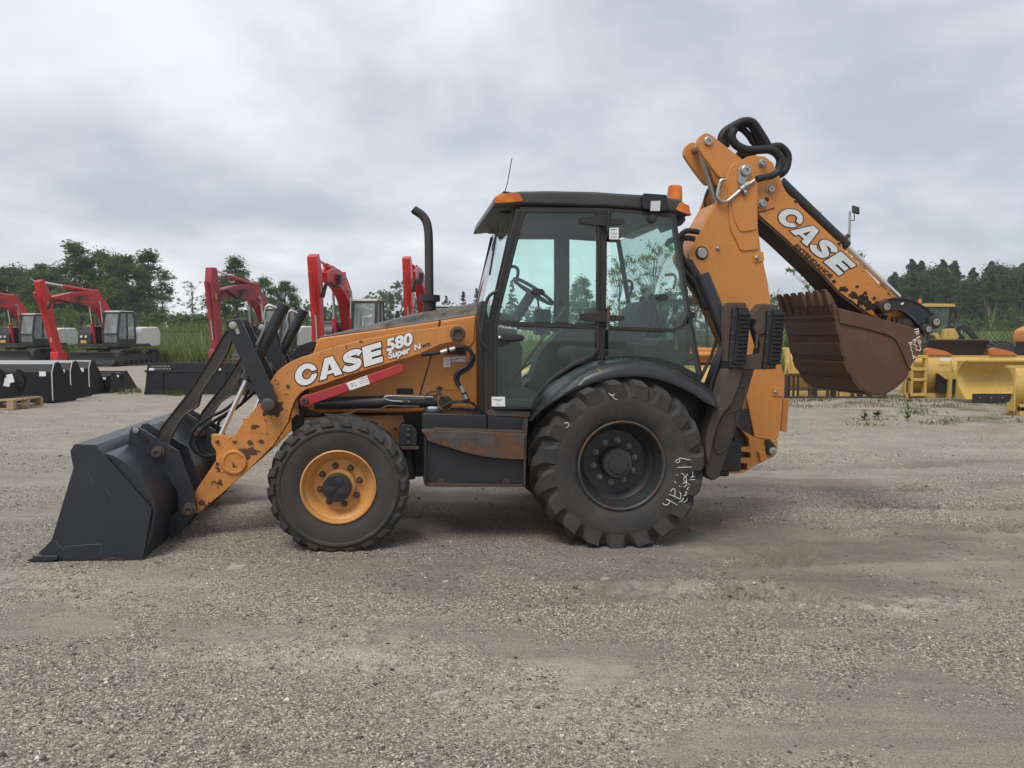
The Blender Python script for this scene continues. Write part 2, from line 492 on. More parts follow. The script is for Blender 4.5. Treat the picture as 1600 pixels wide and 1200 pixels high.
# ================================================================== ground
def vnoise(x, y, scale, seed):
    r = np.random.default_rng(seed); T = 256
    tab = r.random((T, T))
    X, Y = x / scale, y / scale
    xi, yi = np.floor(X).astype(int), np.floor(Y).astype(int)
    fx, fy = X - xi, Y - yi
    fx = fx * fx * (3 - 2 * fx); fy = fy * fy * (3 - 2 * fy)
    g = lambda a, b: tab[a % T, b % T]
    return (g(xi, yi) * (1 - fx) + g(xi + 1, yi) * fx) * (1 - fy) + (g(xi, yi + 1) * (1 - fx) + g(xi + 1, yi + 1) * fx) * fy - 0.5
def ruts(x, y):
    """old tyre tracks pressed into the gravel, running roughly along the loader"""
    h = np.zeros_like(x)
    s = x * math.cos(R(6)) + y * math.sin(R(6)); t = -x * math.sin(R(6)) + y * math.cos(R(6))
    for t0, wd, amp, per, s0, s1 in ((4.62, .17, .11, .15, 0.2, 2.9), (5.35, .24, .040, .21, 1.6, 12), (6.3, .26, .060, .23, 2.6, 14), (7.2, .22, .060, .19, 2.8, 14), (8.3, .3, .060, .22, 3.0, 14),
                                     (3.65, .2, .010, .17, -6, 9), (9.6, .3, .03, .22, 2, 14), (10.6, .35, .03, .24, -9, 14), (11.9, .35, .03, .24, -9, 14)):
        tt = t - t0 - 0.12 * np.sin(s * .6 + t0)
        band = np.exp(-(tt / wd) ** 4) * smoothstep(s0, s0 + .8, s) * (1 - smoothstep(s1 - 1, s1, s))
        lug = np.sin(2 * math.pi * (s + np.abs(tt) * .6) / per)
        h -= band * amp * (0.55 + 0.45 * np.clip(lug * 2, -1, 1)) * np.clip(vnoise(x, y, .9, 77) * 3 + .8, 0, 1.2)
        h += np.exp(-((np.abs(tt) - wd * 1.15) / .06) ** 2) * amp * .5 * smoothstep(s0, s0 + .8, s) * (1 - smoothstep(s1 - 1, s1, s))
    return h
def ground_h(x, y):
    near = smoothstep(-25, -3, y) * (1 - smoothstep(14, 40, y)) * (1 - smoothstep(12, 30, np.abs(x)))
    h = vnoise(x, y, 1.7, 1) * .030 + vnoise(x, y, .55, 2) * .020 + vnoise(x, y, .19, 3) * .012 + vnoise(x, y, .075, 4) * .007
    h = h * near + ruts(x, y) * near
    calm = np.zeros_like(x)
    for (u, v, rr) in ((0, -.92, .42), (0, .92, .42), (2.12, -.83, .5), (2.12, .83, .5)):
        cx, cy = ORG[0] + AX_U[0] * u + AX_V[0] * v, ORG[1] + AX_U[1] * u + AX_V[1] * v
        calm = np.maximum(calm, 1 - smoothstep(rr * .6, rr * 1.3, np.hypot(x - cx, y - cy)))
    u = (x - ORG[0]) * math.cos(YAW) + (y - ORG[1]) * math.sin(YAW); v = -(x - ORG[0]) * math.sin(YAW) + (y - ORG[1]) * math.cos(YAW)
    calm = np.maximum(calm, smoothstep(-2.3, -2.05, u) * (1 - smoothstep(-1.3, -1.1, u)) * (1 - smoothstep(1.2, 1.4, np.abs(v))))
    return gz(x, y) + h * (1 - calm * .85) - .004 * calm
def axis(lo, d0, d1, hi, step, grow):
    a = list(np.arange(d0, d1 + 1e-6, step)); s = step
    while a[-1] < hi: s *= grow; a.append(a[-1] + s)
    s = step
    while a[0] > lo: s *= grow; a.insert(0, a[0] - s)
    return np.array(a)
gx = axis(-1800, -6.2, 7.2, 1800, .036, 1.10)
gy = axis(-300, 2.2, 10.5, 3000, .036, 1.07)
X, Y = np.meshgrid(gx, gy)
Zg = ground_h(X, Y)
nx, ny = len(gx), len(gy)
co = np.stack([X, Y, Zg], -1).reshape(-1, 3)
idx = np.arange(nx * ny).reshape(ny, nx)
fc = np.stack([idx[:-1, :-1], idx[:-1, 1:], idx[1:, 1:], idx[1:, :-1]], -1).reshape(-1, 4)
def np_mesh(name, co, fc, mat, smooth=True):
    me = bpy.data.meshes.new(name)
    k = fc.shape[1]
    me.vertices.add(len(co)); me.vertices.foreach_set('co', co.astype(np.float32).ravel())
    me.loops.add(fc.size); me.loops.foreach_set('vertex_index', fc.astype(np.int32).ravel())
    me.polygons.add(len(fc)); me.polygons.foreach_set('loop_start', np.arange(0, fc.size, k, dtype=np.int32))
    me.polygons.foreach_set('use_smooth', np.full(len(fc), smooth))
    me.update(calc_edges=True); me.validate()
    if mat: me.materials.append(mat)
    return me
def np_obj(name, co, fc, mat, smooth=True, parent=None):
    o = bpy.data.objects.new(name, np_mesh(name, co, fc, mat, smooth)); COL.objects.link(o)
    if parent is not None: o.parent = parent
    return o

def fbm(x, y, s, seed):
    return vnoise(x, y, s, seed) + .55 * vnoise(x, y, s * .48, seed + 1) + .3 * vnoise(x, y, s * .22, seed + 2)
def along(x, y):
    return x * math.cos(R(6)) + y * math.sin(R(6)), -x * math.sin(R(6)) + y * math.cos(R(6))
def gravelly(x, y):
    """1 where loose stone lies thick, 0 on bare trodden dirt"""
    s, t = along(x, y)
    n = fbm(s * .45, t, .95, 61) + .55 * fbm(x, y, .33, 71)
    g = smoothstep(-.22, .34, n + .16 * smoothstep(4.6, 3.4, y) + .10 * np.exp(-((x - 1.6) / 1.3) ** 2 - ((y - 3.7) / .5) ** 2))
    return np.clip(g * (1 - .85 * dirty(x, y)), 0, 1)
def dirty(x, y):
    """brown earth churned up by the wheels"""
    d = np.exp(-(((x - .9) / 2.3) ** 2 + ((y - 5.0) / .62) ** 2) ** 2)
    d = np.maximum(d, np.exp(-(((x - 1.2) / 3.4) ** 2 + ((y - 6.4) / 1.1) ** 2) ** 2))
    s, t = along(x, y)
    for t0, w_ in ((5.3, .22), (6.3, .28), (7.2, .25), (8.3, .3), (9.6, .3)):
        d = np.maximum(d, .8 * np.exp(-((t - t0 - .12 * np.sin(s * .6 + t0)) / w_) ** 2) * smoothstep(1.0, 3.0, s))
    return np.clip(d * (1.0 + 1.1 * fbm(x, y, .7, 81)), 0, 1)
def palep(x, y):
    """crushed pale stone and pale dust patches"""
    p = np.zeros_like(x)
    for cx, cy, rx, ry, a_ in ((2.34, 4.56, .26, .12, 1.0), (2.62, 4.74, .30, .14, 1.0), (-.95, 3.75, .8, .35, .5), (.3, 3.3, .9, .4, .4), (1.4, 4.75, .9, .25, .5), (-2.6, 4.6, 1.0, .3, .45)):
        p = np.maximum(p, a_ * np.exp(-(((x - cx) / rx) ** 2 + ((y - cy) / ry) ** 2) ** 1.5))
    return p
k = NT('gravel_yard')
big = k.noise(.42, 5.0, .55, dist=.5)
mid = k.noise(2.2, 6.0, .6, dist=.3)
trk = k.noise(1.0, 6.0, .6, k.mapv((.35, 3.2, 1), rot=(0, 0, R(-5))), .6)
fine = k.noise(60, 6.0, .7)
base = k.ramp(k.math('ADD', k.math('MULTIPLY', big, .4), k.math('MULTIPLY', trk, .6)), [(.37, (0.171, 0.142, 0.106)), (.50, (0.331, 0.282, 0.222)), (.63, (0.514, 0.451, 0.367))])
ysep = k.n('ShaderNodeSeparateXYZ', {'Vector': k.tc}).outputs
dry = k.math('MULTIPLY', k.n('ShaderNodeMapRange', {'Value': k.math('ADD', ysep[1], k.math('MULTIPLY', k.noise(.35, 4, .6), 6.0)), 'From Min': 9.5, 'From Max': 13.0}).outputs[0], .62)
base = k.mix(dry, base, (0.503, 0.449, 0.372))
att = lambda nm: k.n('ShaderNodeAttribute', attribute_name=nm).outputs['Fac']
gA, dA, pA = att('gravelly'), att('dirty'), att('pale')
base = k.mix(k.ramp(mid, [(.35, .5), (.65, 0.0)]), base, (0.235, 0.195, 0.151))
base = k.mix(k.math('MULTIPLY', dA, .85), base, k.mix(k.noise(5, 7, .65), (0.177, 0.148, 0.117), (0.315, 0.268, 0.218)))
v1c = k.voro(105, out='Color'); v1d = k.voro(105)
v2c = k.voro(250, out='Color')
s1 = k.n('ShaderNodeSeparateColor', {'Color': v1c}).outputs
s2 = k.n('ShaderNodeSeparateColor', {'Color': v2c}).outputs
stone = k.ramp(s1[0], [(0.0, (0.052, 0.044, 0.035)), (.28, (0.160, 0.136, 0.108)), (.60, (0.331, 0.289, 0.235)), (.88, (0.525, 0.469, 0.386)), (1.0, (0.781, 0.758, 0.645))])
grit = k.ramp(s2[0], [(0.0, (0.080, 0.069, 0.060)), (.5, (0.280, 0.249, 0.213)), (1.0, (0.572, 0.527, 0.461))])
has = k.math('MULTIPLY', k.ramp(k.math('ADD', k.math('MULTIPLY', s1[1], .5), k.math('MULTIPLY', gA, .75)), [(.50, 0.0), (.62, 1.0)]), .85)
col = k.mix(k.math('MULTIPLY', k.math('SUBTRACT', 1.0, dA), .45), base, grit)
col = k.mix(has, col, stone)
col = k.mix(.22, col, base)
col = k.mix(k.math('MULTIPLY', pA, k.ramp(k.noise(9, 6, .7), [(.40, 0.0), (.58, .9)])), col, (.60, .545, .46))
# thin green growth at the edge of the yard by the plough blades
sp = k.n('ShaderNodeSeparateXYZ', {'Vector': k.tc}).outputs
gm = k.math('MULTIPLY', k.ramp(k.noise(1.1, 6, .62), [(.50, 0.0), (.62, .8)]), k.math('MULTIPLY', k.n('ShaderNodeMapRange', {'Value': sp[1], 'From Min': 12.5, 'From Max': 15.5}).outputs[0], k.n('ShaderNodeMapRange', {'Value': sp[0], 'From Min': 6.0, 'From Max': 8.5}).outputs[0]))
col = k.mix(gm, col, (.085, .105, .032))
k.p(Base_Color=col, Roughness=.93)
k.b.inputs['Specular IOR Level'].default_value = .25
clod = k.math('MULTIPLY', k.noise(17, 7, .68, dist=.4), k.math('ADD', k.math('MULTIPLY', dA, 3.2), .6))
hh = k.math('ADD', k.math('ADD', clod, k.math('MULTIPLY', k.math('SUBTRACT', 1.0, v1d), .6)), k.math('ADD', k.math('MULTIPLY', fine, .7), k.math('MULTIPLY', s2[1], .25)))
k.p(Normal=k.bump(hh, .9, .013))
ground = np_obj('ground', co, fc, k.m)
for nm, fn in (('gravelly', gravelly), ('dirty', dirty), ('pale', palep)):
    at_ = ground.data.attributes.new(nm, 'FLOAT', 'POINT')
    far = 1 - smoothstep(16, 30, Y)
    at_.data.foreach_set('value', (fn(X, Y) * far + (1 - far) * (.35 if nm == 'gravelly' else 0)).astype(np.float32).ravel())
ground['kind'] = 'structure'

# loose stones lying on the yard
def stones(n, seed, ylo, yhi, pw, smin, smax, expo):
    r = np.random.default_rng(seed)
    q = r.random(n); Yp = ylo * (yhi / ylo) ** (q ** pw)
    Xp = (r.random(n) - .5) * 2 * (Yp * .69 + .3)
    keep = r.random(n) < np.clip(gravelly(Xp, Yp) * .8 + .06, 0, 1); Xp, Yp = Xp[keep], Yp[keep]; n = len(Xp)
    sz = smin * (smax / smin) ** (r.random(n) ** expo)
    Zp = ground_h(Xp, Yp)
    octv = np.array([(1, 0, 0), (0, 1, 0), (-1, 0, 0), (0, -1, 0), (0, 0, 1), (0, 0, -.6)], float)
    octf = np.array([(0, 1, 4), (1, 2, 4), (2, 3, 4), (3, 0, 4), (1, 0, 5), (2, 1, 5), (3, 2, 5), (0, 3, 5)])
    jit = 1 + (r.random((n, 6, 3)) - .5) * .5
    v = octv[None] * jit + (r.random((n, 6, 3)) - .5) * .35
    v *= np.stack([sz * (0.8 + .6 * r.random(n)), sz * (.8 + .5 * r.random(n)), sz * (.45 + .4 * r.random(n))], -1)[:, None, :]
    a = r.random(n) * 6.283; ca, sa = np.cos(a)[:, None], np.sin(a)[:, None]
    x = v[..., 0] * ca - v[..., 1] * sa; y = v[..., 0] * sa + v[..., 1] * ca
    v = np.stack([x + Xp[:, None], y + Yp[:, None], v[..., 2] + (Zp + sz * .15)[:, None]], -1)
    return v.reshape(-1, 3), (octf[None] + (np.arange(n) * 6)[:, None, None]).reshape(-1, 3)
kg = NT('loose_gravel')
gi = kg.n('ShaderNodeNewGeometry').outputs['Random Per Island']
gc = kg.ramp(gi, [(0, (0.048, 0.042, 0.033)), (.22, (0.149, 0.125, 0.099)), (.50, (0.309, 0.268, 0.216)), (.78, (0.480, 0.427, 0.349)), (.95, (0.777, 0.718, 0.616)), (1, (0.297, 0.197, 0.138))])
kg.p(Base_Color=kg.mix(kg.math('MULTIPLY', kg.noise(140, 4), .3), gc, (.12, .10, .085)), Roughness=.9)
c1, f1 = stones(150000, 21, 2.35, 12, .85, .0020, .0066, 1.6)
c2, f2_ = stones(9000, 22, 2.4, 15, .9, .006, .0135, 2.4)
c3, f3_ = stones(12000, 23, 9, 24, 1.0, .007, .018, 1.8)
gco = np.concatenate([c1, c2, c3]); gfc = np.concatenate([f1, f2_ + len(c1), f3_ + len(c1) + len(c2)])
gravel = np_obj('gravel', gco, gfc, kg.m, True)
tag(gravel, 'loose grey and tan gravel strewn across the yard', 'gravel', kind='stuff')

# clods of churned earth by the wheel tracks
def clods():
    global gravelly
    keepf = gravelly
    gravelly = lambda x, y: dirty(x, y) ** 2 * .9 * (vnoise(x, y, .5, 91) > -.05)
    r = stones(16000, 29, 3.9, 9.5, .8, .005, .020, 2.2)
    gravelly = keepf
    return r
cc_, cf_ = clods()
kc = NT('earth_clods'); kc.p(Base_Color=kc.mix(kc.noise(30, 5), (.13, .105, .080), (.25, .21, .165)), Roughness=.95)
cl_ = np_obj('clods', cc_, cf_, kc.m, True); tag(cl_, 'crumbled brown earth clods around the rear wheel and tracks', 'clods', kind='stuff')

# pale scraps lying on the gravel
scrap_m = paint('pale_scrap', (.42, .39, .34), .85, .2, dust=.6, dustcol=(.26, .23, .2), bump=.1)
for px, py, ln, lab in ((371, 887, .085, 'pale flat flake of stone in front of the front wheel'), (690, 1085, .045, 'small pale scrap on the gravel straight below the tool box'), (945, 906, .05, 'small white chip on the gravel below the rear tyre'),
                        (697, 910, .03, 'tiny white chip on the gravel left of the tool box corner')):
    d = view_ray(px, py); t = (0.0 - CAM_H) / d[2]
    for _ in range(4):
        p = CAMP + d * t; t = (float(ground_h(np.array([p[0]]), np.array([p[1]]))[0]) - CAM_H) / d[2]
    p = CAMP + d * t
    rr = random.Random(int(px)); nn = 9
    ring = [(math.cos(6.283 * i / nn) * ln * rr.uniform(.6, 1.1), math.sin(6.283 * i / nn) * ln * .5 * rr.uniform(.6, 1.1)) for i in range(nn)]
    m = MB(); m.add([(x, y, -.008) for x, y in ring] + [(x * .85, y * .85, .008 + rr.uniform(0, .006)) for x, y in ring] + [(0, 0, .014)],
                    [(i, (i + 1) % nn, nn + (i + 1) % nn, nn + i) for i in range(nn)] + [(nn + i, nn + (i + 1) % nn, 2 * nn) for i in range(nn)])
    o = m.build('stone_flake', scrap_m); o.location = p; o.rotation_euler = (0, 0, R(25)); tag(o, lab, 'stone')

# ------------------------------------------------------------------ meadow behind the yard
def fz(x, y):
    """the rough ground behind the yard climbs a low bank"""
    x = np.asarray(x, float); y = np.asarray(y, float)
    t = y - field_edge(x)
    return smoothstep(1.5, 26, t) * (2.1 - .8 * smoothstep(2, 14, x))
def field_edge(x):
    return 47 - 17 * smoothstep(2, 14, x) + 1.2 * np.sin(x * .35) + .6 * np.sin(x * 1.1)
mxs = np.concatenate([np.linspace(-400, -60, 20), np.linspace(-58, 58, 117), np.linspace(60, 400, 20)])
ts = np.concatenate([np.linspace(0, 1, 30) ** 2 * 60, np.array([80, 120, 200, 400, 800])])
MX, MT = np.meshgrid(mxs, ts); MY = field_edge(MX) + MT
MZ = gz(MX, MY) + .012 + fz(MX, MY) + vnoise(MX, MY, 5, 9) * .2 * smoothstep(1, 12, MT)
ii = np.arange(MX.size).reshape(MX.shape)
km = NT('meadow')
mc = km.ramp(km.noise(.5, 7, .65), [(.3, (.13, .18, .045)), (.5, (.18, .225, .060)), (.7, (.26, .265, .10))])
km.p(Base_Color=mc, Roughness=.95, Normal=km.bump(km.noise(6, 6, .7), 1.0, .2))
meadow = np_obj('meadow', np.stack([MX, MY, MZ], -1).reshape(-1, 3), np.stack([ii[:-1, :-1], ii[:-1, 1:], ii[1:, 1:], ii[1:, :-1]], -1).reshape(-1, 4), km.m)
meadow['kind'] = 'structure'

def leafy(name, cols, trans=.35, noise_scale=.6):
    kk = NT(name)
    gi = kk.n('ShaderNodeNewGeometry').outputs['Random Per Island']
    c = kk.ramp(gi, [(i / (len(cols) - 1), q) for i, q in enumerate(cols)])
    big = kk.noise(noise_scale, 3, .5)
    c = kk.mix(kk.ramp(big, [(.35, .35), (.65, 0.0)]), c, tuple(x * .55 for x in cols[0]))
    df = kk.n('ShaderNodeBsdfDiffuse', {'Color': c}); tl = kk.n('ShaderNodeBsdfTranslucent', {'Color': c})
    mx = kk.n('ShaderNodeMixShader', {0: trans, 1: df.outputs[0], 2: tl.outputs[0]})
    kk.t.links.new(mx.outputs[0], kk.out.inputs[0]); kk.t.nodes.remove(kk.b)
    return kk.m
M['grass'] = leafy('grass_blades', [(.110, .170, .034), (.165, .225, .050), (.235, .275, .080), (.36, .34, .16)], .5)
M['weed'] = leafy('weed_leaves', [(.06, .10, .018), (.11, .15, .03), (.19, .20, .06)], .3)
def blades(n, seed, sampler, hmin, hmax, wd, bend=.35):
    r = np.random.default_rng(seed)
    x, y = sampler(r, n)
    h = hmin + (hmax - hmin) * r.random(n) ** 1.4
    a = r.random(n) * 6.283; w = wd * (.6 + .8 * r.random(n))
    dx, dy = np.cos(a) * w, np.sin(a) * w
    b = (r.random((n, 2)) - .5) * 2 * bend * h[:, None]
    z = gz(x, y) + fz(x, y)
    v = np.stack([np.stack([x - dx, y - dy, z], -1), np.stack([x + dx, y + dy, z], -1),
                  np.stack([x + dx * .7 + b[:, 0] * .35, y + dy * .7 + b[:, 1] * .35, z + h * .6], -1), np.stack([x + b[:, 0], y + b[:, 1], z + h], -1)], 1)
    return v.reshape(-1, 3), np.arange(n * 4).reshape(n, 4)
def s_left(r, n):
    x = -52 + 46 * r.random(n); return x, field_edge(x) + 22 * r.random(n) ** 1.6
def s_right(r, n):
    x = 6 + 30 * r.random(n); return x, field_edge(x) + 25 * r.random(n) ** 1.6
def s_mid(r, n):
    x = -10 + 20 * r.random(n); return x, field_edge(x) + 15 * r.random(n) ** 1.5
g1 = blades(46000, 31, s_left, .45, 1.25, .035); g2 = blades(24000, 32, s_right, .35, 1.1, .030); g3 = blades(9000, 33, s_mid, .3, .9, .03)
o1, o2_ = len(g1[0]), len(g1[0]) + len(g2[0])
tall = np_obj('tall_grass', np.concatenate([g1[0], g2[0], g3[0]]), np.concatenate([g1[1], g2[1] + o1, g3[1] + o2_]), M['grass'], False)
tag(tall, 'tall seeding grass at the back edge of the yard', 'grass', kind='stuff')
def s_yard(r, n):
    c = r.random((70, 2)); cx = 6.2 + 8.5 * c[:, 0]; cy = 13.8 + 8 * c[:, 1] ** 1.2
    i = r.integers(0, 70, n); return cx[i] + r.normal(0, .22, n), cy[i] + r.normal(0, .14, n)
def s_lyard(r, n):
    c = r.random((16, 2)); cx = -11.5 + 5.5 * c[:, 0]; cy = 20.3 + 1.8 * c[:, 1]
    i = r.integers(0, 16, n); return cx[i] + r.normal(0, .18, n), cy[i] + r.normal(0, .12, n)
w1 = blades(5200, 41, s_yard, .015, .10, .006, .7); w2 = blades(700, 42, s_lyard, .04, .20, .008, .6)
wd = np_obj('weeds', np.concatenate([w1[0], w2[0]]), np.concatenate([w1[1], w2[1] + len(w1[0])]), M['weed'], False)
tag(wd, 'low green weeds sprouting through the gravel at the yard edges', 'weeds', kind='stuff')
# ================================================================== the backhoe loader
loader = empty('backhoe_loader', 'large weathered orange backhoe loader with charcoal front bucket and black cab on the gravel', 'backhoe loader')
mm = Matrix(((AX_U[0], AX_V[0], AX_W[0], ORG[0]), (AX_U[1], AX_V[1], AX_W[1], ORG[1]), (AX_U[2], AX_V[2], AX_W[2], ORG[2]), (0, 0, 0, 1)))
loader.matrix_world = mm

def pin(parent, c, r, v, mat=None, proud=0.03, name='pin', boss=None, hexn=20):
    if boss: MB().lathe([(boss, v + 0.002), (boss, v - proud * 0.45), (boss * 0.9, v - proud * 0.6)], c, 24).build('boss', boss_m or M['orange'], parent)
    return MB().lathe([(r, v + 0.002), (r, v - proud * 0.8), (r * 0.86, v - proud), (r * 0.35, v - proud), (r * 0.3, v - proud * 0.7)], c, hexn).build(name, mat or M['steel'], parent)
boss_m = None

# ---------------------------------------------------------------- lettering
def curve_mesh(splines, offset=0.0):
    cu = bpy.data.curves.new('tmp', 'CURVE'); cu.dimensions = '2D'; cu.fill_mode = 'BOTH'; cu.offset = offset
    for pts in splines:
        s = cu.splines.new('POLY'); s.points.add(len(pts) - 1); s.use_cyclic_u = True
        for q, p in zip(s.points, pts): q.co = (p[0], p[1], 0, 1)
    return conv(cu)
def conv(cu):
    o = bpy.data.objects.new('tmp', cu); COL.objects.link(o)
    dg = bpy.context.evaluated_depsgraph_get(); dg.update()
    me = bpy.data.meshes.new_from_object(o.evaluated_get(dg))
    bpy.data.objects.remove(o); bpy.data.curves.remove(cu)
    return me
def text_mesh(s, offset=0.0, shear=0.0, space=1.0):
    cu = bpy.data.curves.new('tmp', 'FONT'); cu.body = s; cu.size = 1.0; cu.shear = shear
    cu.bevel_depth = max(0.0, offset); cu.bevel_resolution = 1; cu.resolution_u = 6
    cu.space_character = space; cu.fill_mode = 'FRONT' if hasattr(cu, 'fill_mode') else cu.fill_mode
    return conv(cu)
def ngon_stroke(path, hw):
    m = MB().strip(path, hw * 2, 0, 1)
    n = len(path)
    return [(m.v[4 * i][0], m.v[4 * i][2]) for i in range(n)] + [(m.v[4 * i + 1][0], m.v[4 * i + 1][2]) for i in range(n - 1, -1, -1)]
def arc(cx, cy, rx, ry, a0, a1, n):
    return [(cx + rx * math.cos(R(a0 + (a1 - a0) * i / n)), cy + ry * math.sin(R(a0 + (a1 - a0) * i / n))) for i in range(n + 1)]
G_C = [arc(.58, .5, .57, .52, 6, 350, 40) + arc(.62, .5, .24, .24, 344, 14, 30)]
G_A = [[(1.18, 0), (1.58, 1.0), (2.0, 1.0), (2.40, 0.0), (1.98, 0.0), (1.94, .17), (1.62, .17), (1.56, 0.0)], [(1.69, .36), (1.78, .66), (1.87, .36)]]
S_PATH = spline([(3.40, .70), (3.24, .84), (2.95, .865), (2.68, .79), (2.66, .65), (2.84, .56), (3.06, .46), (3.25, .36), (3.20, .20), (2.96, .135), (2.66, .15), (2.46, .30)], 4)
G_S = ('stroke', S_PATH, .15)
G_E = [[(3.50, 0), (4.50, 0), (4.50, .29), (3.96, .29), (3.96, .365), (4.45, .365), (4.45, .635), (3.96, .635), (3.96, .71), (4.50, .71), (4.50, 1), (3.50, 1)]]
CASE_GLYPHS = (G_C, G_A, G_S, G_E)
def lay(me, o, ex, ey, v, name, mat, parent):
    """flat print laid on the plane v: x -> ex, y -> ey (u, w vectors) from o"""
    for q in me.vertices:
        x, y, z = q.co
        q.co = (o[0] + x * ex[0] + y * ey[0], v - z * .02, o[1] + x * ex[1] + y * ey[1])
    me.materials.clear(); me.materials.append(mat); me.name = name
    ob = bpy.data.objects.new(name, me); COL.objects.link(ob); ob.parent = parent
    return ob
def sub(a, b): return (a[0] - b[0], a[1] - b[1])
def mul(a, k): return (a[0] * k, a[1] * k)
def stroke_mesh(path, hw, ext):
    p = [np.array(q) for q in path]
    a = (p[0] - p[1]) / np.linalg.norm(p[0] - p[1]); b = (p[-1] - p[-2]) / np.linalg.norm(p[-1] - p[-2])
    p[0] = p[0] + a * ext; p[-1] = p[-1] + b * ext
    m = MB().strip([tuple(q) for q in p], hw * 2, 0, 1)
    n = len(p); me = bpy.data.meshes.new('stroke')
    me.from_pydata([(m.v[4 * i + k][0], m.v[4 * i + k][2], 0) for i in range(n) for k in (0, 1)], [], [(2 * i, 2 * i + 1, 2 * i + 3, 2 * i + 2) for i in range(n - 1)])
    return me
def letters(glyphs, o, ex, ey, v, parent, mat):
    for g in glyphs:
        if g[0] == 'stroke':
            lay(stroke_mesh(g[1], g[2] + .035, .035), o, ex, ey, v, 'letter_outline', M['print'], parent)
            lay(stroke_mesh(g[1], g[2] - .012, -.012), o, ex, ey, v - .0025, 'letter', mat, parent)
            continue
        lay(curve_mesh(g, 0.035), o, ex, ey, v, 'letter_outline', M['print'], parent)
        lay(curve_mesh(g, -0.012), o, ex, ey, v - 0.0025, 'letter', mat, parent)
def words(s, o, ex, ey, v, parent, mat=None, bold=0.02, outline=0.0, shear=0.0, space=1.0):
    if outline: lay(text_mesh(s, bold + outline, shear, space), o, ex, ey, v, 'lettering_outline', M['print'], parent)
    return lay(text_mesh(s, bold, shear, space), o, ex, ey, v - (0.0025 if outline else 0), 'lettering', mat or M['print'], parent)
def scrawl(lines, v, off, s, parent, r=0.0022, mat=None, name='chalk_writing', vf=None):
    m = MB()
    for ln in lines:
        pts = PL(ln, v, off, s)
        if name == 'chalk_writing': pts = spline(pts, 4)
        if vf is None: m.tube([(a, v, b) for a, b in pts], r, 4)
        else: m.tube([(a, vf(a, b), b) for a, b in pts], r, 4)
    o = m.build(name, mat or M['chalk'], parent); o['kind'] = 'stuff'
    return o

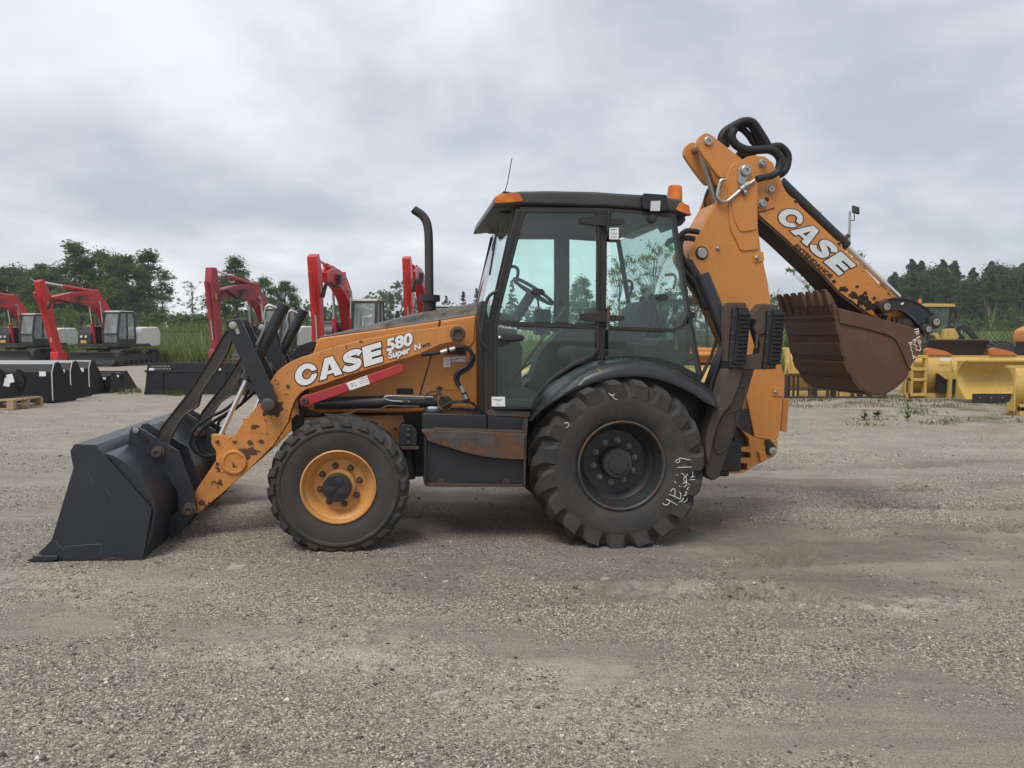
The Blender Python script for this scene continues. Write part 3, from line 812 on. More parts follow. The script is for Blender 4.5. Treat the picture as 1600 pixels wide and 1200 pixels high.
# ---------------------------------------------------------------- wheels
def side_y(r, prof):
    rs = [p[0] for p in prof]; ys = [p[1] for p in prof]
    return float(np.interp(r, rs, ys))
def make_wheel(front):
    if front:
        Rt, W, rim, nl, load = 0.512, 0.33, 0.262, 22, 0.470
        side = [(rim, -.125), (rim + .012, -.150), (.32, -.166), (.38, -.170), (.405, -.168), (.415, -.178), (.428, -.178), (.436, -.166), (.46, -.158), (.478, -.150)]
        tread = .478
        lug = [(.015, .00, 1, .036), (.07, .10, 1, .036), (.125, .19, 1, .035), (.152, .235, .7, .028), (.166, .25, .15, .016), (.168, .255, -.2, .004)]
        lw, npt = .074, 56
    else:
        Rt, W, rim, nl, load = 0.690, 0.50, 0.335, 19, 0.628
        side = [(rim, -.185), (rim + .015, -.215), (.40, -.242), (.46, -.254), (.515, -.256), (.545, -.246), (.575, -.226), (.61, -.206), (.640, -.188)]
        tread = .646
        lug = [(.015, .00, 1, .044), (.09, .10, 1, .044), (.17, .20, 1, .042), (.205, .250, .75, .040), (.236, .285, .2, .030), (.240, .300, -.3, .018), (.250, .31, -.75, .006)]
        lw, npt = .100, 68
    root = bpy.data.objects.new('front_wheel' if front else 'rear_wheel', None); COL.objects.link(root)
    prof = side + [(tread - .004, -W * .38), (tread, -W * .2), (tread + .002, 0)]
    full = prof + [(r, -y) for r, y in prof[-2::-1]]
    m = MB().lathe(full, (0, 0), npt * 2, cap=False)
    def ring(y, a, t, h, half):
        # point on the tread or sidewall: t = 1 on the tread, falling to -1 down the sidewall
        sgn = 1 if y >= 0 else -1
        if t >= .99: r0, n = tread - .004, (1, 0)
        elif t > 0: r0, n = tread - .012 * (1 - t) * 4, (math.cos(R(55)), math.sin(R(55)))
        elif front: r0, n = .452, (.1, 1)
        else: r0, n = (.590 if t > -.5 else .530), (.05, 1)
        if t > 0 and t < .3: r0, n = (tread - (.03 if front else .025)), (.35, .94)
        y0 = abs(y)
        out = []
        for hh, ww in ((-.012, half * 1.25), (h, half * .82)):
            for s in (-1, 1):
                rr = r0 + n[0] * hh; yy = y0 + n[1] * hh
                an = a + s * ww / max(rr, .1)
                out.append((rr * math.cos(an), sgn * yy, rr * math.sin(an)))
        return [out[0], out[1], out[3], out[2]]
    for i in range(nl):
        for sgn in (-1, 1):
            a0 = 2 * math.pi * (i + (0.5 if sgn > 0 else 0)) / nl
            secs = [ring(sgn * y, a0 - da * 1.0, t, h, lw / 2 * (1.0 if t > .5 else (1.15 if front else (1.22 if t > -.5 else 1.5)))) for y, da, t, h in lug]
            m.loft(secs if sgn < 0 else [s[::-1] for s in secs])
    nv = []
    for x, y, z in m.v:                                 # the loaded tyre squats on the ground
        if z < -load:
            d = -load - z
            z = -load - 0.004 * min(1, d / .03); y = y * (1 + .10 * min(1, d / .04))
        elif z < -load * .6:
            y = y * (1 + .05 * (-z - load * .6) / (load * .4))
        nv.append((x, y, z))
    m.v = nv
    m.build('tyre', M['tyre'], root, smooth=38)
    if front:
        MB().lathe([(.262, .12), (.268, -.14), (.272, -.160), (.262, -.166), (.250, -.150), (.246, -.115), (.222, -.100), (.205, -.072), (.185, -.052), (.10, -.050), (.10, .10)], (0, 0), 64, cap=False).build('rim', M['orange_rim'], root)
        MB().lathe([(.118, -.045), (.118, -.085), (.112, -.092), (.0, -.092)], (0, 0), 36).build('hub_flange', M['orange_rim'], root)
        MB().lathe([(.104, -.085), (.104, -.150), (.098, -.158), (.0, -.158)], (-.012, -.008), 32).build('hub_cap', M['black'], root, bevel=.003)
        for a, r in ((75, .042), (200, .045), (320, .045)):
            MB().lathe([(r * .75, -.150), (r * .75, -.164), (r * .6, -.166), (0, -.166)], (-.012 + .05 * math.cos(R(a)), -.008 + .05 * math.sin(R(a))), 20).build('hub_plug', M['black'], root)
        nn, nr, ny = 8, .147, -.052
    else:
        MB().lathe([(.335, .18), (.338, -.195), (.345, -.222), (.337, -.230), (.325, -.222), (.320, -.190), (.300, -.160), (.292, -.080), (.262, -.045), (.250, -.010), (.10, -.006), (.10, .12)], (0, 0), 72, cap=False).build('rim', M['rimdark'], root)
        MB().lathe([(.347, -.2195), (.3475, -.228), (.338, -.2335), (.331, -.229)], (0, 0), 72, cap=False).build('rim_edge', M['rusty'], root)
        MB().lathe([(.124, -.004), (.124, -.105), (.112, -.125), (.080, -.128), (.075, -.140), (.0, -.142)], (0, 0), 36).build('hub', M['rimdark'], root)
        nn, nr, ny = 10, .168, -.008
    nut = None
    for i in range(nn):
        a = 2 * math.pi * (i + .3) / nn
        c = (nr * math.cos(a), 0, nr * math.sin(a))
        if nut is None:
            nut = MB().lathe([(.024, .004), (.024, -.006), (.0155, -.008), (.0155, -.030), (.009, -.031), (.009, -.042), (0, -.042)], (0, 0), 12).build('nut', M['nutmetal'] if not front else M['mudsteel'], root)
            nut.location = (c[0], ny, c[2])
        else:
            inst(nut, root, (c[0], ny, c[2]))
    return root, prof, load
def copy_part(o, parent):
    c = inst(o, parent)
    for ch in list(o.children): inst(ch, c)
    return c
fw, fprof, fload = make_wheel(True)
fw.parent = loader; fw.location = (0, -1.08 + .17, fload)
fw.rotation_euler = (0, 0, R(-1.5))
f2 = copy_part(fw, loader); f2.location = (0, 1.08 - .17, fload); f2.rotation_euler = (0, 0, R(180))
rw, rprof, rload = make_wheel(False)
RC = (2.118, rload)
rw.parent = loader; rw.location = (RC[0], -1.08 + .255, RC[1])
r2 = copy_part(rw, loader); r2.location = (RC[0], 1.08 - .255, RC[1]); r2.rotation_euler = (0, 0, R(180))
def tyre_v(a, b):
    r = math.hypot(a - RC[0], b - RC[1])
    lift = .012 if .5 < r else .004
    return -1.08 + .255 + side_y(r, rprof) * 1.03 - lift
scrawl([[(495, 180), (492, 208), (450, 215), (430, 250), (445, 270), (475, 270), (500, 235), (492, 208)], [(495, 180), (560, 195), (690, 218)], [(455, 365), (560, 355), (620, 352), (720, 350)], [(462, 490), (448, 518)],
        [(520, 470), (570, 495), (608, 560), (612, 620), (585, 612), (570, 572), (600, 530), (640, 475)], [(545, 660), (590, 640), (620, 655), (610, 690), (560, 725)], [(600, 625), (660, 670), (735, 720)], [(400, 620), (430, 655)], [(480, 705), (510, 716)],
        [(300, 865), (400, 905), (490, 945)], [(330, 820), (360, 775), (400, 765), (408, 810), (400, 900)], [(490, 820), (510, 870), (500, 960)], [(180, 1025), (210, 1060), (260, 1060), (300, 1020), (290, 970), (250, 958)], [(245, 955), (340, 1000), (450, 1065)],
        [(480, 1005), (530, 990), (572, 930), (555, 985), (580, 1020), (620, 1020), (660, 975), (662, 930)], [(560, 890), (620, 880), (640, 840), (620, 815), (600, 850), (625, 895)], [(690, 830), (665, 900)], [(630, 775), (660, 735), (720, 760), (710, 790), (632, 778)], [(740, 730), (735, 790)],
        [(690, 700), (740, 720)], [(715, 700), (760, 660), (805, 650)], [(690, 595), (810, 600)], [(745, 450), (750, 530), (710, 555)], [(750, 540), (810, 545)]],
       -1.08, (1020, 700), 12, loader, r=.0024, vf=tyre_v)
scrawl([[(535, 262), (550, 275), (570, 262), (560, 250), (548, 262), (560, 290), (578, 296)], [(290, 430), (305, 425), (312, 440), (295, 455)]], -1.08, (800, 540), 3.53, loader, r=.0022, vf=tyre_v)

# axles
MB().tube([(0, -.92, fload), (0, .92, fload)], .075, 16).build('front_axle', M['mudsteel'], loader)
MB().box((-.16, -.28, fload - .12), (.16, .28, fload + .16)).build('axle_housing', M['mudsteel'], loader, bevel=.03)
MB().tube([(RC[0], -.85, rload), (RC[0], .85, rload)], .12, 16).build('rear_axle', M['mudsteel'], loader)

# ---------------------------------------------------------------- front bucket
bk = MB()
cb = lambda pts, v: PL(pts, v, (40, 620), 4.444)
side_poly = cb([(345, 325), (487, 330), (880, 775), (822, 1110), (800, 1140), (235, 1130), (185, 1120), (90, 1085), (185, 990), (335, 495), (313, 375)], -1.2)
shell = cb([(345, 330), (485, 334)], -1.2) + cb([(540, 405)], -1.2)
shell2 = spline(cb([(545, 405), (640, 440), (760, 540), (850, 660), (884, 780), (875, 880), (845, 1010), (805, 1130)], -1.2), 4)
bottom = cb([(805, 1132), (600, 1134), (240, 1126)], -1.2)
bucket = MB().sheet(shell2 + bottom[1:], -1.19, 1.19, .022).build('loader_bucket', M['bucket'], loader, smooth=40)
for s in (-1, 1):
    MB().prism(shell2 + bottom[1:] + cb([(120, 1110), (210, 985), (350, 495), (345, 340), (485, 345)], -1.2), s * 1.178 - .004, s * 1.178 + .004).build('end_plate', M['bucket'], bucket)
top = cb([(345, 327), (487, 332), (552, 408), (520, 412), (460, 352), (350, 350)], -1.2)
MB().prism(top, -1.188, 1.188).build('top_rail', M['bucket'], bucket, bevel=.006)
for s in (-1, 1):
    MB().prism(side_poly, s * 1.2 - .012, s * 1.2 + .012).build('side_plate', M['bucket'], bucket, bevel=.004)
    tip = cb([(65, 1095), (235, 1095), (235, 1120), (185, 1135), (25, 1132), (28, 1122), (65, 1112)], -1.2)
    MB().prism(tip, s * 1.2 - .035, s * 1.2 + .035).build('corner_shoe', M['bucket'], bucket, bevel=.004)
edge = cb([(22, 1133), (30, 1122), (120, 1112), (300, 1118), (300, 1132)], -1.2)
MB().prism(edge, -1.16, 1.16).build('cutting_edge', M['mudsteel'], bucket, bevel=.003)
brk = cb([(722, 262), (727, 232), (745, 212), (775, 205), (795, 215), (1065, 375), (1165, 640), (1182, 720), (1190, 790), (1165, 830), (1085, 935), (1010, 985), (985, 900), (1000, 830), (1060, 790), (1060, 660), (975, 540), (850, 455), (720, 372)], -.72)
slot = cb([(785, 285), (800, 262), (870, 300), (855, 330)], -.72)
boltc = cb([(772, 230)], -.72)[0]
pinA = cb([(925, 383)], -.72)[0]; pinB = cb([(1140, 780)], -.72)[0]
for v0 in (-.735, -.500, .475, .710):
    MB().prism(brk, v0, v0 + .025).build('hinge_plate', M['bucket'], bucket, bevel=.004)
    MB().prism(rounded(slot, .02), v0 - .004, v0 + .001).build('slot', M['print'], bucket)
for s in (0, 1.2):
    for c, r in ((pinA, .032), (pinB, .036)):
        MB().lathe([(r * 1.5, -.733 + s), (r * 1.5, -.748 + s), (r, -.750 + s), (r, -.775 + s), (r * .6, -.778 + s), (r * .5, -.768 + s)], c, 18).build('pin', M['mudsteel'], bucket)
        MB().tube([(c[0], -.73 + s, c[1]), (c[0], -.48 + s, c[1])], r * .8, 14).build('hinge_pin', M['mudsteel'], bucket)
    MB().lathe([(.024, -.733 + s), (.024, -.75 + s), (.012, -.752 + s)], boltc, 6).build('bolt', M['steel'], bucket)
scrawl([[(615, 440), (605, 462), (625, 465)], [(632, 438), (625, 465), (645, 440), (640, 462)], [(655, 440), (668, 458), (650, 462)]], -1.0, (40, 620), 4.444, bucket, r=.002, vf=lambda a, b: -1.02)

scrawl([[(205, 995), (225, 1030), (268, 1062)], [(268, 1040), (400, 1030), (520, 1022)], [(522, 1022), (530, 1090)], [(560, 640), (600, 700)], [(430, 520), (470, 600)]], -1.215, (40, 620), 4.444, bucket, r=.0010, mat=plain('scratched_steel', (.16, .165, .17), .5), name='scratch')
for x, y, w_ in ((480, 1119, 8), (600, 1120, 22), (650, 1128, 26), (380, 1128, 12), (560, 1130, 30)):
    MB().prism(cb([(x - w_, y - 5), (x + w_ * .4, y - 7), (x + w_, y + 3), (x - w_ * .5, y + 5)], -1.214), -1.2145, -1.211).build('rust_scuff', M['rusty'], bucket)

# ---------------------------------------------------------------- loader arms and tilt linkage
def F(pts, v): return PL(pts, v)
arm_poly = F([(302, 772), (330, 731), (359, 689), (384, 655), (408, 626), (420, 600)], -.66) + spline(F([(424, 594), (436, 578), (459, 563), (487, 553)], -.66), 4) + \
    F([(530, 540), (570, 530), (640, 517.5), (690, 510.5)], -.66) + spline(F([(704, 508), (716, 507.5), (724, 513), (727, 521), (723, 529), (714, 533)], -.66), 3) + \
    F([(688, 538.5), (657, 553), (600, 570), (540, 588), (507, 600), (478, 609)], -.66) + spline(F([(470, 614), (461, 626), (454, 645), (450, 660)], -.66), 3) + \
    F([(428, 695), (388, 735), (352, 767), (312, 800), (305, 803), (300, 795)], -.66)
lug_poly = rounded(F([(329, 679), (349, 680), (362, 683), (350, 705), (338, 722), (338, 705), (330, 692), (331, 684)], -.63), .01)
pinL = F([(340, 690)], -.63)[0]
pinT = F([(366, 509)], -.72)[0]; pinM = F([(420, 632)], -.72)[0]; pinR = F([(715, 522)], -.66)[0]
boss_c = F([(366, 722)], -.66)[0]
plate = rounded(F([(353, 507), (357, 501), (377, 497), (434.5, 623), (432, 635), (424, 639), (409, 632), (396, 602), (363, 530)], -.72), .012)
dog = spline(F([(354, 516), (363, 530), (349, 563), (331, 590), (314, 616), (309, 636), (288, 650), (271, 676), (265, 693), (257, 700), (246, 694), (244, 684), (254, 664), (291, 617), (312, 585), (334, 549)], -.62), 2, True)
cylA0 = F([(443, 478)], -.60)[0]; cylA1 = F([(385, 594)], -.60)[0]; rodA = F([(340, 690)], -.60)[0]
def side_of_loader(s):
    """loader arm with its tilt linkage; s = 0 near the camera, 1.2 on the far side"""
    arm = MB().prism(arm_poly, -.66 + s, -.54 + s).build('loader_arm', M['orange_arm'], loader, bevel=.006)
    MB().prism(lug_poly, -.635 + s, -.565 + s).build('cylinder_lug', M['orange'], arm, bevel=.004)
    MB().lathe([(.014, -.575 + s), (.014, -.65 + s), (.010, -.655 + s), (0, -.655 + s)], pinL, 12).build('pin', M['mudsteel'], arm)
    MB().lathe([(.093, -.655 + s), (.093, -.672 + s), (.086, -.678 + s), (.074, -.678 + s), (.070, -.672 + s), (0, -.670 + s)], boss_c, 32).build('tube_boss', M['orange_arm'], arm)
    MB().lathe([(.060, -.655 + s), (.060, -.685 + s), (.050, -.690 + s), (.036, -.690 + s), (.030, -.675 + s), (0, -.675 + s)], pinR, 28).build('pivot_boss', M['mudsteel'], arm)
    link = MB().prism(plate, -.755 + s, -.728 + s).build('tilt_lever', M['black'], loader, bevel=.004)
    MB().prism(plate, -.475 + s, -.448 + s).build('lever_plate', M['black'], link, bevel=.004)
    for c, r in ((pinT, .030), (pinM, .052)):
        MB().lathe([(r, -.45 + s), (r, -.768 + s), (r * .75, -.776 + s), (r * .3, -.778 + s)], c, 20).build('pin', M['steel'] if c is pinT else M['rusty'], link)
    MB().lathe([(.028, -.753 + s), (.028, -.758 + s), (0, -.7585 + s)], F([(396, 569)], -.755)[0], 24).build('pin_cap', M['black'], link)
    k = P(368, 511, -.755)
    MB().prism(rounded([(k[0] - .02, k[1] + .01), (k[0] + .01, k[1] + .02), (k[0] + .035, k[1] - .05), (k[0] + .01, k[1] - .055)], .01), -.762 + s, -.7555 + s).build('pin_keeper', M['steel'], link, bevel=.002)
    d = MB().prism(dog, -.632 + s, -.565 + s).build('bucket_link', M['link'], loader, bevel=.005)
    me = d.data                                                     # cast recess on both faces
    bm = bmesh.new(); bm.from_mesh(me)
    big = sorted(bm.faces, key=lambda f: -f.calc_area())[:2]
    bmesh.ops.inset_individual(bm, faces=big, thickness=.016, depth=-.014)
    bm.to_mesh(me); bm.free()
    dr = sub(cylA1, cylA0); L = math.hypot(*dr)
    c = MB().tube([(cylA0[0] - dr[0] / L * .0, -.60 + s, cylA0[1]), (cylA1[0], -.60 + s, cylA1[1])], .046, 24)
    c.tube([(cylA0[0] - dr[0] / L * .015, -.60 + s, cylA0[1] - dr[1] / L * .015), (cylA0[0] + dr[0] / L * .05, -.60 + s, cylA0[1] + dr[1] / L * .05)], .050, 24)
    cyl = c.build('tilt_cylinder', M['black'], loader)
    MB().tube([(cylA1[0], -.60 + s, cylA1[1]), (rodA[0], -.60 + s, rodA[1])], .0185, 16).build('rod', M['chrome'], cyl)
    MB().tube(spline([(a, -.645 + s, b) for a, b in PL([(1065, 105), (1050, 200), (1060, 260), (1010, 380), (985, 430)], -.645, (220, 460), 5.4545)], 4), .009, 8).build('steel_line', M['steel'], cyl)
    MB().tube([(a, -.63 + s, b) for a, b in PL([(1070, 110), (1090, 90), (1130, 105), (1160, 120)], -.63, (220, 460), 5.4545)], .013, 8).build('fitting', M['steel'], cyl)
    return arm, link
near_arm, near_link = side_of_loader(0.0)
far_arm, far_link = side_of_loader(1.2)
MB().tube([(boss_c[0], -.53, boss_c[1]), (boss_c[0], .53, boss_c[1])], .07, 20).build('cross_tube', M['orange_arm'], loader)
for v, pts in ((-.40, [(380, 606), (372, 622), (352, 640), (322, 655), (303, 672), (298, 692), (306, 706), (322, 713), (338, 711)]),
               (-.36, [(388, 608), (378, 630), (356, 645), (330, 661), (312, 676), (308, 692), (318, 707), (338, 713)]),
               (-.32, [(404, 603), (392, 618), (366, 640), (345, 655), (340, 668), (340, 684)])):
    MB().tube(spline(tv(F(pts, v), v), 5), .0125, 8).build('bucket_hose', M['hose'], loader)
for v, pts in ((-.42, [(373, 575), (378, 585), (372, 598), (378, 610), (370, 622)]), (-.38, [(383, 572), (386, 590), (380, 604)])):
    MB().tube(spline(tv(F(pts, v), v), 4), .015, 8).build('hose_fitting', M['mudsteel'], loader)

# rust blooming round the pins of the near arm
def bloom(c, r0, seed, v, parent, sx=1.0):
    rr = random.Random(seed); n = 44
    ph = [rr.uniform(0, 6.28) for _ in range(5)]
    pts = []
    for i in range(n):
        a_ = 6.283 * i / n
        k_ = 1 + .16 * math.sin(2 * a_ + ph[0]) + .13 * math.sin(3 * a_ + ph[1]) + .14 * math.sin(5 * a_ + ph[2]) + .10 * math.sin(9 * a_ + ph[3]) + rr.uniform(-.09, .09)
        pts.append((c[0] + r0 * k_ * math.cos(a_) * sx, c[1] + r0 * k_ * math.sin(a_)))
    MB().prism(pts, v, v + .004).build('rust_patch', M['armrust'], parent)
for i, (x, y, r0, sx) in enumerate(((424, 635, .078, 1.0), (386, 708, .045, 1.5), (398, 667, .018, 1.6), (344, 754, .022, .8), (316, 786, .022, 1.2), (408, 690, .015, 1.5), (367, 691, .014, 1), (450, 604, .014, 1.2), (391, 692, .018, 1.3))):
    bloom(F([(x, y)], -.66)[0], r0, 30 + i, -.6615 - .0002 * i, near_arm, sx)
# CASE on the arm, model name beside it
C4 = lambda x, y: P(420 + x / 6, 460 + y / 6, -.661)
o = C4(885, 688); ex = mul(sub(C4(1065, 634), o), 1.0); ey = sub(C4(862, 497), o)
o0 = (o[0] - 3.5 * ex[0] * .985, o[1] - 3.5 * ex[1] * .985)
letters(CASE_GLYPHS, o0, ex, ey, -.664, near_arm, M['white'])
C5 = lambda x, y: P(600 + x / 6, 460 + y / 6, -.661)
o = C5(25, 535); ex = sub(C5(320, 452), o); ey = sub(C5(22, 425), o)
words('580', o, mul(ex, 1 / 1.83), mul(ey, 1.42), -.664, near_arm, M['white'], bold=.045, outline=.035)
o = C5(42, 605); ex = sub(C5(270, 541), o); ey = sub(C5(40, 540), o)
words('Super', o, mul(ex, 1 / 2.65), mul(ey, 1.35), -.664, near_arm, M['white'], bold=.04, outline=.045)
o = C5(283, 528); ex = sub(C5(338, 512), o); ey = sub(C5(281, 470), o)
words('N', o, mul(ex, 1 / .68), mul(ey, 1.3), -.664, near_arm, M['white'], bold=.03, outline=.035)
o = C5(352, 506); ex = sub(C5(425, 486), o); ey = sub(C5(350, 470), o)
words('WT', o, mul(ex, 1 / 1.5), mul(ey, 1.35), -.664, near_arm, M['print'], bold=.035)

# red lift-arm safety bar with its instruction sticker
c4 = lambda pts, v: PL(pts, v, (420, 460), 6)
red = c4([(395, 935), (720, 828), (1232, 652), (1262, 668), (1268, 705), (1262, 728), (760, 905), (400, 1030), (350, 1052), (315, 1048), (293, 1022), (291, 985), (312, 955), (345, 942)], -.70)
bar = MB().prism(red, -.712, -.668).build('lift_arm_lock', M['red'], loader, bevel=.005)
MB().lathe([(.028, -.66), (.028, -.735), (.020, -.740), (.012, -.740), (.010, -.730), (0, -.730)], c4([(338, 998)], -.70)[0], 16).build('pin', M['mudsteel'], bar)
MB().prism(c4([(725, 832), (920, 758), (948, 838), (762, 900)], -.714), -.7145, -.7125).build('sticker', M['white'], bar)
scrawl([[(760, 860), (780, 840), (790, 865), (775, 870), (800, 845), (815, 862), (830, 845), (820, 860)], [(770, 838), (820, 822)], [(845, 800), (925, 772)], [(850, 820), (930, 792)], [(855, 838), (935, 812)]], -.715, (420, 460), 6, bar, r=.0012, mat=M['print'], name='sticker_print')
# lift cylinder and the steel lines on it
a = c4([(430, 1010)], -.61)[0]; b = PL([(500, 1000)], -.61, (600, 460), 6)[0]; e2 = PL([(575, 1010)], -.61, (600, 460), 6)[0]
lc = MB().tube([(a[0], -.61, a[1] - .01), (b[0], -.61, b[1])], .050, 24).build('lift_cylinder', M['black'], loader)
MB().lathe([(.050, -.56), (.052, -.66), (.044, -.668), (.026, -.668), (.022, -.66), (0, -.66)], e2, 24).build('clevis', M['black'], lc)
c5 = lambda pts, v: PL(pts, v, (600, 460), 6)
for pts, r, mt in (([(460, 962), (200, 955), (40, 952), (5, 965), (15, 985), (90, 1000), (240, 1005)], .007, 'steel'),
                   ([(-300, 1110), (-230, 1080), (-60, 1085), (40, 1045), (160, 1050), (330, 1050)], .0075, 'mudsteel'),
                   ([(-560, 1125), (-420, 1130), (-300, 1112)], .0075, 'mudsteel'),
                   ([(540, 1060), (640, 1010), (760, 1005), (830, 1020), (900, 1100)], .011, 'hose'),
                   ([(620, 1065), (720, 1065), (800, 1070), (880, 1110)], .011, 'hose'),
                   ([(380, 955), (430, 915), (520, 910), (525, 960)], .009, 'mudsteel')):
    MB().tube(spline(tv(c5(pts, -.675), -.675), 3), r, 8).build('steel_line', M[mt], lc)
for x, y in ((200, 1005), (200, 1050), (720, 1008), (790, 1010), (780, 1065), (520, 930)):
    q = c5([(x - 28, y), (x + 28, y)], -.675)
    MB().tube(tv(q, -.675), .012, 6).build('fitting', M['mudsteel'], lc)
hs = [(350, 560), (450, 555), (560, 530), (660, 500), (760, 495), (815, 540), (820, 600), (780, 670), (700, 720), (668, 780), (690, 840), (730, 900), (770, 980)]
MB().tube(spline(tv(c5(hs, -.70), -.70), 5), .016, 10).build('loader_hose', M['hose'], loader)
MB().tube(spline(tv(c5([(x + 22, y + 18) for x, y in hs[5:]], -.69), -.69), 5), .014, 10).build('loader_hose', M['hose'], loader)
for x, y, dx, dy in ((560, 535, 60, -18), (640, 512, 50, -14), (730, 890, 30, 60), (760, 960, 26, 40)):
    MB().tube(tv(c5([(x - dx / 2, y - dy / 2), (x + dx / 2, y + dy / 2)], -.705), -.705), .019, 8).build('hose_fitting', M['steel'], loader)

# ---------------------------------------------------------------- engine hood
HV = .47
st = [(497, 527, 527), (520, 524, 519), (560, 518.5, 510), (600, 513, 500), (640, 507.5, 490), (690, 499.5, 482), (744, 491, 473)]
secs = []
for x, ye, yc in st:
    ue, we = P(x, ye, -HV); uc, wc = P(x, yc, -.12)
    wc = max(wc, we + .012)
    u0 = ue
    secs.append([(u0, -HV + .004, we), (u0 + .01, -HV + .03, we + (wc - we) * .45), (u0 + .02, -.30, we + (wc - we) * .88), (u0 + .03, -.12, wc), (u0 + .03, .12, wc),
                 (u0 + .02, .30, we + (wc - we) * .88), (u0 + .01, HV - .03, we + (wc - we) * .45), (u0, HV - .004, we), (u0, HV - .05, we - .06), (u0, -HV + .05, we - .06)])
MB().loft(secs).build('hood_top', paint('hood_top_paint', (0.030, 0.030, 0.031), 0.42, 0.2, dust=0.55, dustcol=(0.34, 0.27, 0.19), chip=0.3, chipcol=(0.35, 0.2, 0.08), bump=0.04, grad=None), loader, smooth=50)
hp = F([(486, 560), (497, 527.5), (520, 524), (600, 513), (690, 499.5), (745, 491), (747, 640), (640, 645), (500, 645), (480, 640)], -HV)
hood = MB().prism(hp, -HV, HV).build('hood_side', M['orange'], loader, bevel=.02, seg=3)
MB().prism(rounded(c5([(525, 262), (860, 205), (852, 300), (845, 440), (800, 492), (520, 525)], -HV - .02), .03), -HV - .012, -HV + .01).build('hood_panel', M['orange'], hood, bevel=.006)
MB().strip(c5([(447, 560), (395, 740), (335, 948)], -HV), .012, -HV - .003, -HV + .01).build('panel_gap', M['print'], hood)
MB().strip(c5([(525, 245), (512, 300)], -HV), .012, -HV - .016, -HV + .01).build('panel_gap', M['print'], hood)
MB().prism(rounded(c5([(115, 895), (120, 880), (270, 880), (278, 925), (270, 935), (118, 935)], -HV), .008), -HV - .003, -HV + .01).build('hood_slot', M['print'], hood)
MB().prism(c5([(490, 880), (520, 858), (555, 880), (535, 905), (500, 900)], -HV), -HV - .003, -HV + .01).build('hood_slot', M['rustdark'], hood)
MB().strip(c5([(540, 892), (720, 898)], -HV), .006, -HV - .004, -HV + .01).build('panel_gap', M['orange_dirty'], hood)
for q, mt in (([(558, 592), (622, 588), (620, 682), (556, 684)], 'white'), ([(632, 585), (765, 582), (762, 632), (630, 630)], 'decalgrey'), ([(565, 520), (765, 512), (765, 565), (565, 562)], 'print')):
    MB().prism(c5(q, -HV), -HV - .018, -HV - .012).build('sticker', M[mt], hood)
scrawl([[(575, 610), (600, 605), (610, 625), (590, 635), (575, 620)], [(580, 650), (608, 650)], [(580, 665), (605, 664)], [(640, 620), (700, 600), (755, 605)], [(640, 605), (690, 612)], [(690, 530), (755, 526)], [(690, 545), (750, 541)]], -HV - .019, (600, 460), 6, hood, r=.0016, mat=M['print'], name='sticker_print')
# headlamp and grille at the nose
lampp = spline(c4([(220, 575), (250, 520), (300, 475), (440, 435), (400, 552), (330, 575), (240, 610)], -.40), 3, True)
for v0, v1 in ((-.42, -.20), (.20, .42)): MB().prism(lampp, v0, v1).build('headlamp', M['headlamp'], loader, bevel=.015)
MB().prism(F([(462, 570), (490, 548), (505, 540), (505, 650), (468, 650)], -.40), -.44, .44).build('grille', M['plastic'], loader, bevel=.015)
# chassis rails
MB().prism(F([(470, 652), (630, 648), (634, 660), (632, 700), (600, 700), (470, 695)], -.42), -.42, .42).build('front_frame', M['orange_dirty'], loader, bevel=.01)
MB().prism(F([(455, 655), (462, 648), (474, 650), (475, 690), (462, 690), (456, 672)], -.46), -.47, -.40).build('frame_bracket', M['plastic'], loader, bevel=.006)
MB().prism(F([(475, 657), (487, 657), (487, 667), (475, 667)], -.43), -.425, -.421).build('sticker', M['decalgrey'], loader)
MB().box((.3, -.38, .42), (3.3, .38, .98)).build('chassis', M['plastic'], loader, bevel=.02)
br = MB().prism(rounded(F([(624, 668), (628, 662), (645, 664), (652, 672), (652, 696), (624, 696)], -.60), .02), -.62, -.45).build('tank_bracket', M['plastic'], loader, bevel=.008)
for y in (671, 680, 691):
    MB().lathe([(.014, -.618), (.014, -.632), (.008, -.634), (0, -.634)], P(638, y, -.62), 8).build('bolt', M['rusty'], br)
MB().prism(F([(622, 697), (654, 697), (654, 701), (622, 701)], -.62), -.66, -.45).build('bracket_base', M['rusty'], br)
MB().tube([(P(638, 700, -.55)[0], -.55, P(638, 700, -.55)[1]), (P(640, 760, -.55)[0], -.55, P(640, 748, -.55)[1])], .045, 14).build('drive_housing', M['plastic'], loader)

# exhaust stack
V = -.12
ex_pts = F([(671, 470), (670.5, 430), (670, 380), (669, 360), (666, 346), (659, 336), (647, 328)], V)
stack = MB().tube(spline(tv(ex_pts, V), 5), .0365, 20).build('exhaust_stack', M['link'], loader)
MB().tube(tv(F([(650, 330), (646, 326.5)], V), V), .034, 20).build('outlet', M['print'], stack)
q = P(671, 486, V); q1 = P(671, 467, V); q2 = P(671, 461, V)
MB().lathez([(.055, q[1] - .06), (.055, q1[1] - .025), (.088, q1[1] - .02), (.088, q2[1]), (.05, q2[1] + .004)], (q[0], V), 24).build('stack_base', M['plastic'], stack)
for dz in (.02, .04, .06):
    MB().lathez([(.055, q[1] - .05 + dz), (.060, q[1] - .045 + dz), (.055, q[1] - .04 + dz)], (q[0], V), 24).build('stack_rib', M['plastic'], stack)

